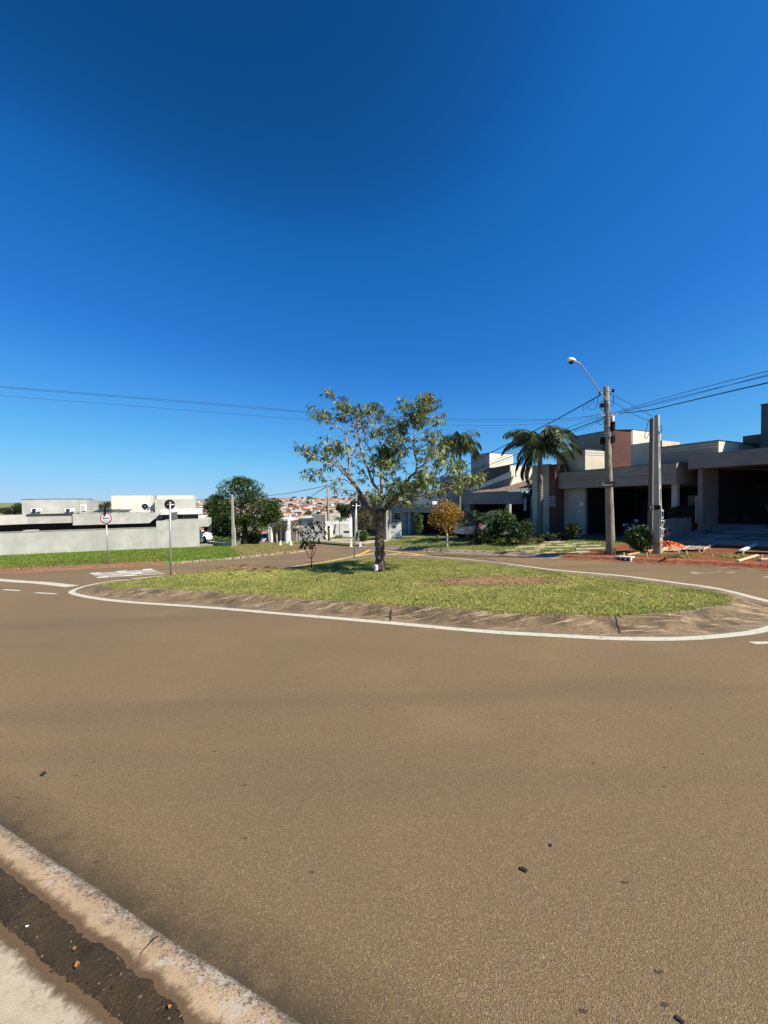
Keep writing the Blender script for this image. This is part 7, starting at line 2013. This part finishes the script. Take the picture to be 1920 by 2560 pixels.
# ================================================================== THE TOWN ON THE OPPOSITE SLOPE
def town():
    g = np.random.default_rng(21)
    walls = ['town_white', 'town_cream', 'town_white', 'town_yellow', 'town_pink', 'town_grey']
    roofs = ['roof_orange', 'roof_red', 'roof_brown', 'roof_grey', 'roof_orange']
    wn_ = {'town_white': 'white', 'town_cream': 'cream', 'town_yellow': 'yellow', 'town_pink': 'pinkish', 'town_grey': 'grey'}
    rn_ = {'roof_orange': 'orange tiled', 'roof_red': 'dark red tiled', 'roof_brown': 'brown tiled', 'roof_grey': 'pale flat'}
    protos = []
    k = 0
    for wl in ('town_white', 'town_cream', 'town_yellow', 'town_pink', 'town_grey'):
        for rf in ('roof_orange', 'roof_red', 'roof_brown', 'roof_grey'):
            kind = k % 3; k += 1
            a, b, h = 4.6 + 0.6 * (k % 4), 3.8 + 0.5 * (k % 3), 3.0 + 0.9 * (k % 2)
            wv = MB().box((0, 0, h / 2 - 1.5), (2 * a, 2 * b, h + 3)); rv = MB(); gv = MB()
            if rf == 'roof_grey':
                rv.box((0, 0, h + 0.15), (2 * a + 0.5, 2 * b + 0.5, 0.3))
                wv.box((a * 0.4, 0, h + 0.9), (a * 0.8, b * 1.2, 1.4))
            elif kind == 0:
                e = 0.5; rz = 1.7
                rv.add([(-a - e, -b - e, h), (a + e, -b - e, h), (a + e, b + e, h), (-a - e, b + e, h), (-a * 0.35, 0, h + rz), (a * 0.35, 0, h + rz)], [(0, 1, 5, 4), (1, 2, 5), (2, 3, 4, 5), (3, 0, 4), (0, 3, 2, 1)])
            else:
                e = 0.4; rz = 1.5
                rv.add([(-a - e, -b - e, h), (a + e, -b - e, h), (a + e, b + e, h), (-a - e, b + e, h), (-a - e, 0, h + rz), (a + e, 0, h + rz)], [(0, 1, 5, 4), (2, 3, 4, 5), (1, 2, 5), (3, 0, 4), (0, 3, 2, 1)])
            for q in (-0.55, 0.05, 0.6):
                gv.box((a * q, -b - 0.02, h * 0.58), (1.3, 0.06, 1.2))
            ms = []
            for mb, mt, nm in ((wv, M[wl], 'wall'), (rv, M[rf], 'roof'), (gv, M['glass'], 'windows')):
                V = np.vstack(mb.v); me = bpy.data.meshes.new('town_' + nm); me.from_pydata(V.tolist(), [], mb.f); me.update(); me.materials.append(mt); ms.append(me)
            protos.append((wl, rf, ms))
    spots = []
    for Y in np.concatenate([np.arange(235, 330, 22), np.arange(330, 470, 16)]):
        sp = 10.5
        x0_, x1_ = -0.60 * Y, 0.02 * Y
        for x in np.arange(x0_, x1_, sp):
            xx = x + g.uniform(-3.5, 3.5); yy = Y + g.uniform(-8, 8)
            if xx / yy < -0.56 or (xx / yy > -0.04): continue
            if -0.48 < xx / yy < -0.30 and yy > 290: continue          # hidden by the dense tree and the grey house
            spots.append((xx, yy))
    g.shuffle(spots); spots = sorted(spots[:290], key=lambda p: p[1])
    for (x, y) in spots:
        wl, rf, ms = protos[int(g.choice(20, p=np.array([6, 5, 3, 4, 3, 3, 2, 2, 1, 1, .5, .5, 1.2, 1, .6, .4, .6, .5, .5, 1.5]) / np.sum([6, 5, 3, 4, 3, 3, 2, 2, 1, 1, .5, .5, 1.2, 1, .6, .4, .6, .5, .5, 1.5])))]
        o = bpy.data.objects.new('town_house', ms[0]); COL.objects.link(o)
        o.location = (x, y, float(z0(x, y)) - 0.1); o.rotation_euler = (0, 0, g.uniform(-0.6, 0.6) + (math.pi / 2 if g.random() < 0.4 else 0)); s = g.uniform(0.48, 0.86); o.scale = (s, s, s * g.uniform(0.95, 1.35))
        tag(o, 'small %s house with %s roof in the town on the far slope' % (wn_[wl], rn_[rf]), 'house', 'houses of the town on the far slope')
        for nm, me in (('roof', ms[1]), ('windows', ms[2])):
            c = bpy.data.objects.new(nm, me); COL.objects.link(c); c.parent = o
            if nm == 'windows': c['kind'] = 'stuff'
    # the upper, farther part of the town as one mass
    pools = {}
    for Y in np.arange(462, 1010, 14):
        for x in np.arange(-0.60 * Y, 0.02 * Y, 10.5):
            xx = x + g.uniform(-4, 4); yy = Y + g.uniform(-8, 8)
            if (xx / yy < -0.44 and g.random() < 0.35) or g.random() < 0.10: continue
            wl = g.choice(['town_white', 'town_white', 'town_white', 'town_cream', 'town_pink', 'town_grey']); rf = g.choice(['roof_orange', 'roof_brown', 'roof_red', 'roof_brown', 'roof_grey', 'roof_grey', 'roof_orange'])
            a, b, h = g.uniform(2.4, 4.8), g.uniform(2.2, 3.8), g.choice([2.8, 3.4, 4.2, 5.6]); an = g.uniform(-0.5, 0.5); ca, sa = math.cos(an), math.sin(an)
            rot = np.array([[ca, -sa, 0], [sa, ca, 0], [0, 0, 1]]); o = np.array([xx, yy, float(z0(xx, yy))])
            pools.setdefault(wl, MB()).box(o + [0, 0, h / 2 - 1], (2 * a, 2 * b, h + 2), rot.T)
            v = np.array([(-a - .4, -b - .4, h), (a + .4, -b - .4, h), (a + .4, b + .4, h), (-a - .4, b + .4, h), (-a * .6, 0, h + 1.1), (a * .6, 0, h + 1.1)])
            pools.setdefault(rf, MB()).add(o + v @ rot.T, [(0, 1, 5, 4), (1, 2, 5), (2, 3, 4, 5), (3, 0, 4)])
    for nm, mb in pools.items():
        mb.build('town_roofs' if nm.startswith('roof') else 'town_walls', M[nm], kind='stuff')
    # trees among the houses and along the skyline
    C, per, sp = [], [], []
    base = []
    protos_t = []
    for i in range(3):
        n = 900
        d = unit(g.normal(0, 1, (n, 3))) * (g.uniform(0.4, 1, n) ** 0.5)[:, None] * np.array([2.6, 2.6, 2.0]) * (1 + 0.15 * i) + np.array([0, 0, 3.6])
        D = unit(g.normal(0, 1, (n, 3))); S = unit(np.cross(D, g.normal(0, 1, (n, 3))))
        V, Fc = leaf_faces(d, D, S, g.uniform(0.40, 0.85, n), g.uniform(0.28, 0.55, n), 0.2, 0.1)
        me = bpy.data.meshes.new('far_crown'); me.from_pydata(V.tolist(), [], Fc.tolist()); me.update(); me.materials.append(M['leaf_far'])
        t = MB().tube(np.array([[0, 0, -1], [0, 0, 1.5], [0, 0, 3.2]]), [0.22, 0.18, 0.1], 6); tm = bpy.data.meshes.new('far_trunk'); tm.from_pydata(np.vstack(t.v).tolist(), [], t.f); tm.update(); tm.materials.append(M['dark_bark'])
        protos_t.append((me, tm))
    def tree(x, y, s, lab, grp):
        me, tm = protos_t[int(g.integers(3))]
        o = bpy.data.objects.new('far_tree', tm); COL.objects.link(o); o.location = (x, y, float(z0(x, y)) - 0.15); o.scale = (s, s, s * g.uniform(0.85, 1.1)); o.rotation_euler = (0, 0, g.uniform(0, 6))
        c = bpy.data.objects.new('crown', me); COL.objects.link(c); c.parent = o
        tag(o, lab, 'tree', grp)
    for i in range(130):
        y = g.uniform(240, 950); x = y * g.uniform(-0.55, -0.05)
        tree(x, y, g.uniform(0.7, 1.6), 'dark green tree standing among the town houses on the far slope', 'trees among the town houses')
    for px in (694, 706, 732, 736, 757, 772, 760, 834, 840):
        y = 985; x = (px - 960) / 960 * y
        tree(x, y, g.uniform(1.0, 1.9), 'dark tree on the skyline above the town', 'trees on the skyline')
    # band of trees behind the left house
    for i in range(90):
        y = g.uniform(300, 520); x = y * g.uniform(-1.05, -0.55)
        tree(x, y, g.uniform(1.0, 2.2), 'dark tree in the belt of trees behind the grey house', 'belt of trees behind the grey house')
    for (px, py, w, h, lab) in ((50, 1266, 10, 8, 'dark tree rising at the left end of the grey roof box, upper'), (38, 1274, 12, 6, 'dark tree left of the grey roof box, lower'), (14, 1276, 12, 5, 'dark tree at the far left above the flat roof')):
        y = 120; p = at(px, py, y); b = np.array([p[0], y, float(z0(p[0], y))]); k = y / F
        small_tree('dark_tree', lab, 'tree', b, p, w * k, h * k, 'leaf_far', 60, 0.5, 0.3, 'dark_bark', 0.15, clump=0.6, per=16)
    for (px, py, w, h, lab) in ((268, 1262, 5, 6, 'dark tree standing up behind the arrow sign'), (246, 1266, 10, 5, 'low dark tree left of the arrow sign'), (222, 1265, 8, 5, 'low dark tree right of the grey roof box')):
        y = 220; p = at(px, py, y); b = np.array([p[0], y, float(z0(p[0], y))]); k = y / F
        small_tree('dark_tree', lab, 'tree', b, p, w * k, h * k, 'leaf_far', 50, 0.8, 0.5, 'dark_bark', 0.2, clump=0.8, per=14)
    # yellow flowering tree right of the dense tree
    y = 120; p = at(688, 1282, y); b = np.array([p[0], y, float(z0(p[0], y))])
    small_tree('flowering_tree', 'bright yellow flowering tree right of the dense tree', 'tree', b, p, 1.9, 1.1, 'leaf_yellow', 70, 0.5, 0.25, 'dark_bark', 0.12, clump=0.5, per=10)
    # stand of trees right of the far pole
    for (px, py, w, lab) in ((870, 1272, 14, 'dark tree left of the dark house, upper'), (852, 1268, 12, 'dark tree beside the far pole'), (862, 1284, 12, 'dark tree left of the dark house, lower')):
        y = 170; p = at(px, py, y); b = np.array([p[0], y, float(z0(p[0], y))]); k = y / F
        small_tree('dark_tree', lab, 'tree', b, p, w * k, 8 * k, 'leaf_far', 60, 0.9, 0.5, 'dark_bark', 0.2, clump=0.9, per=12)
town()
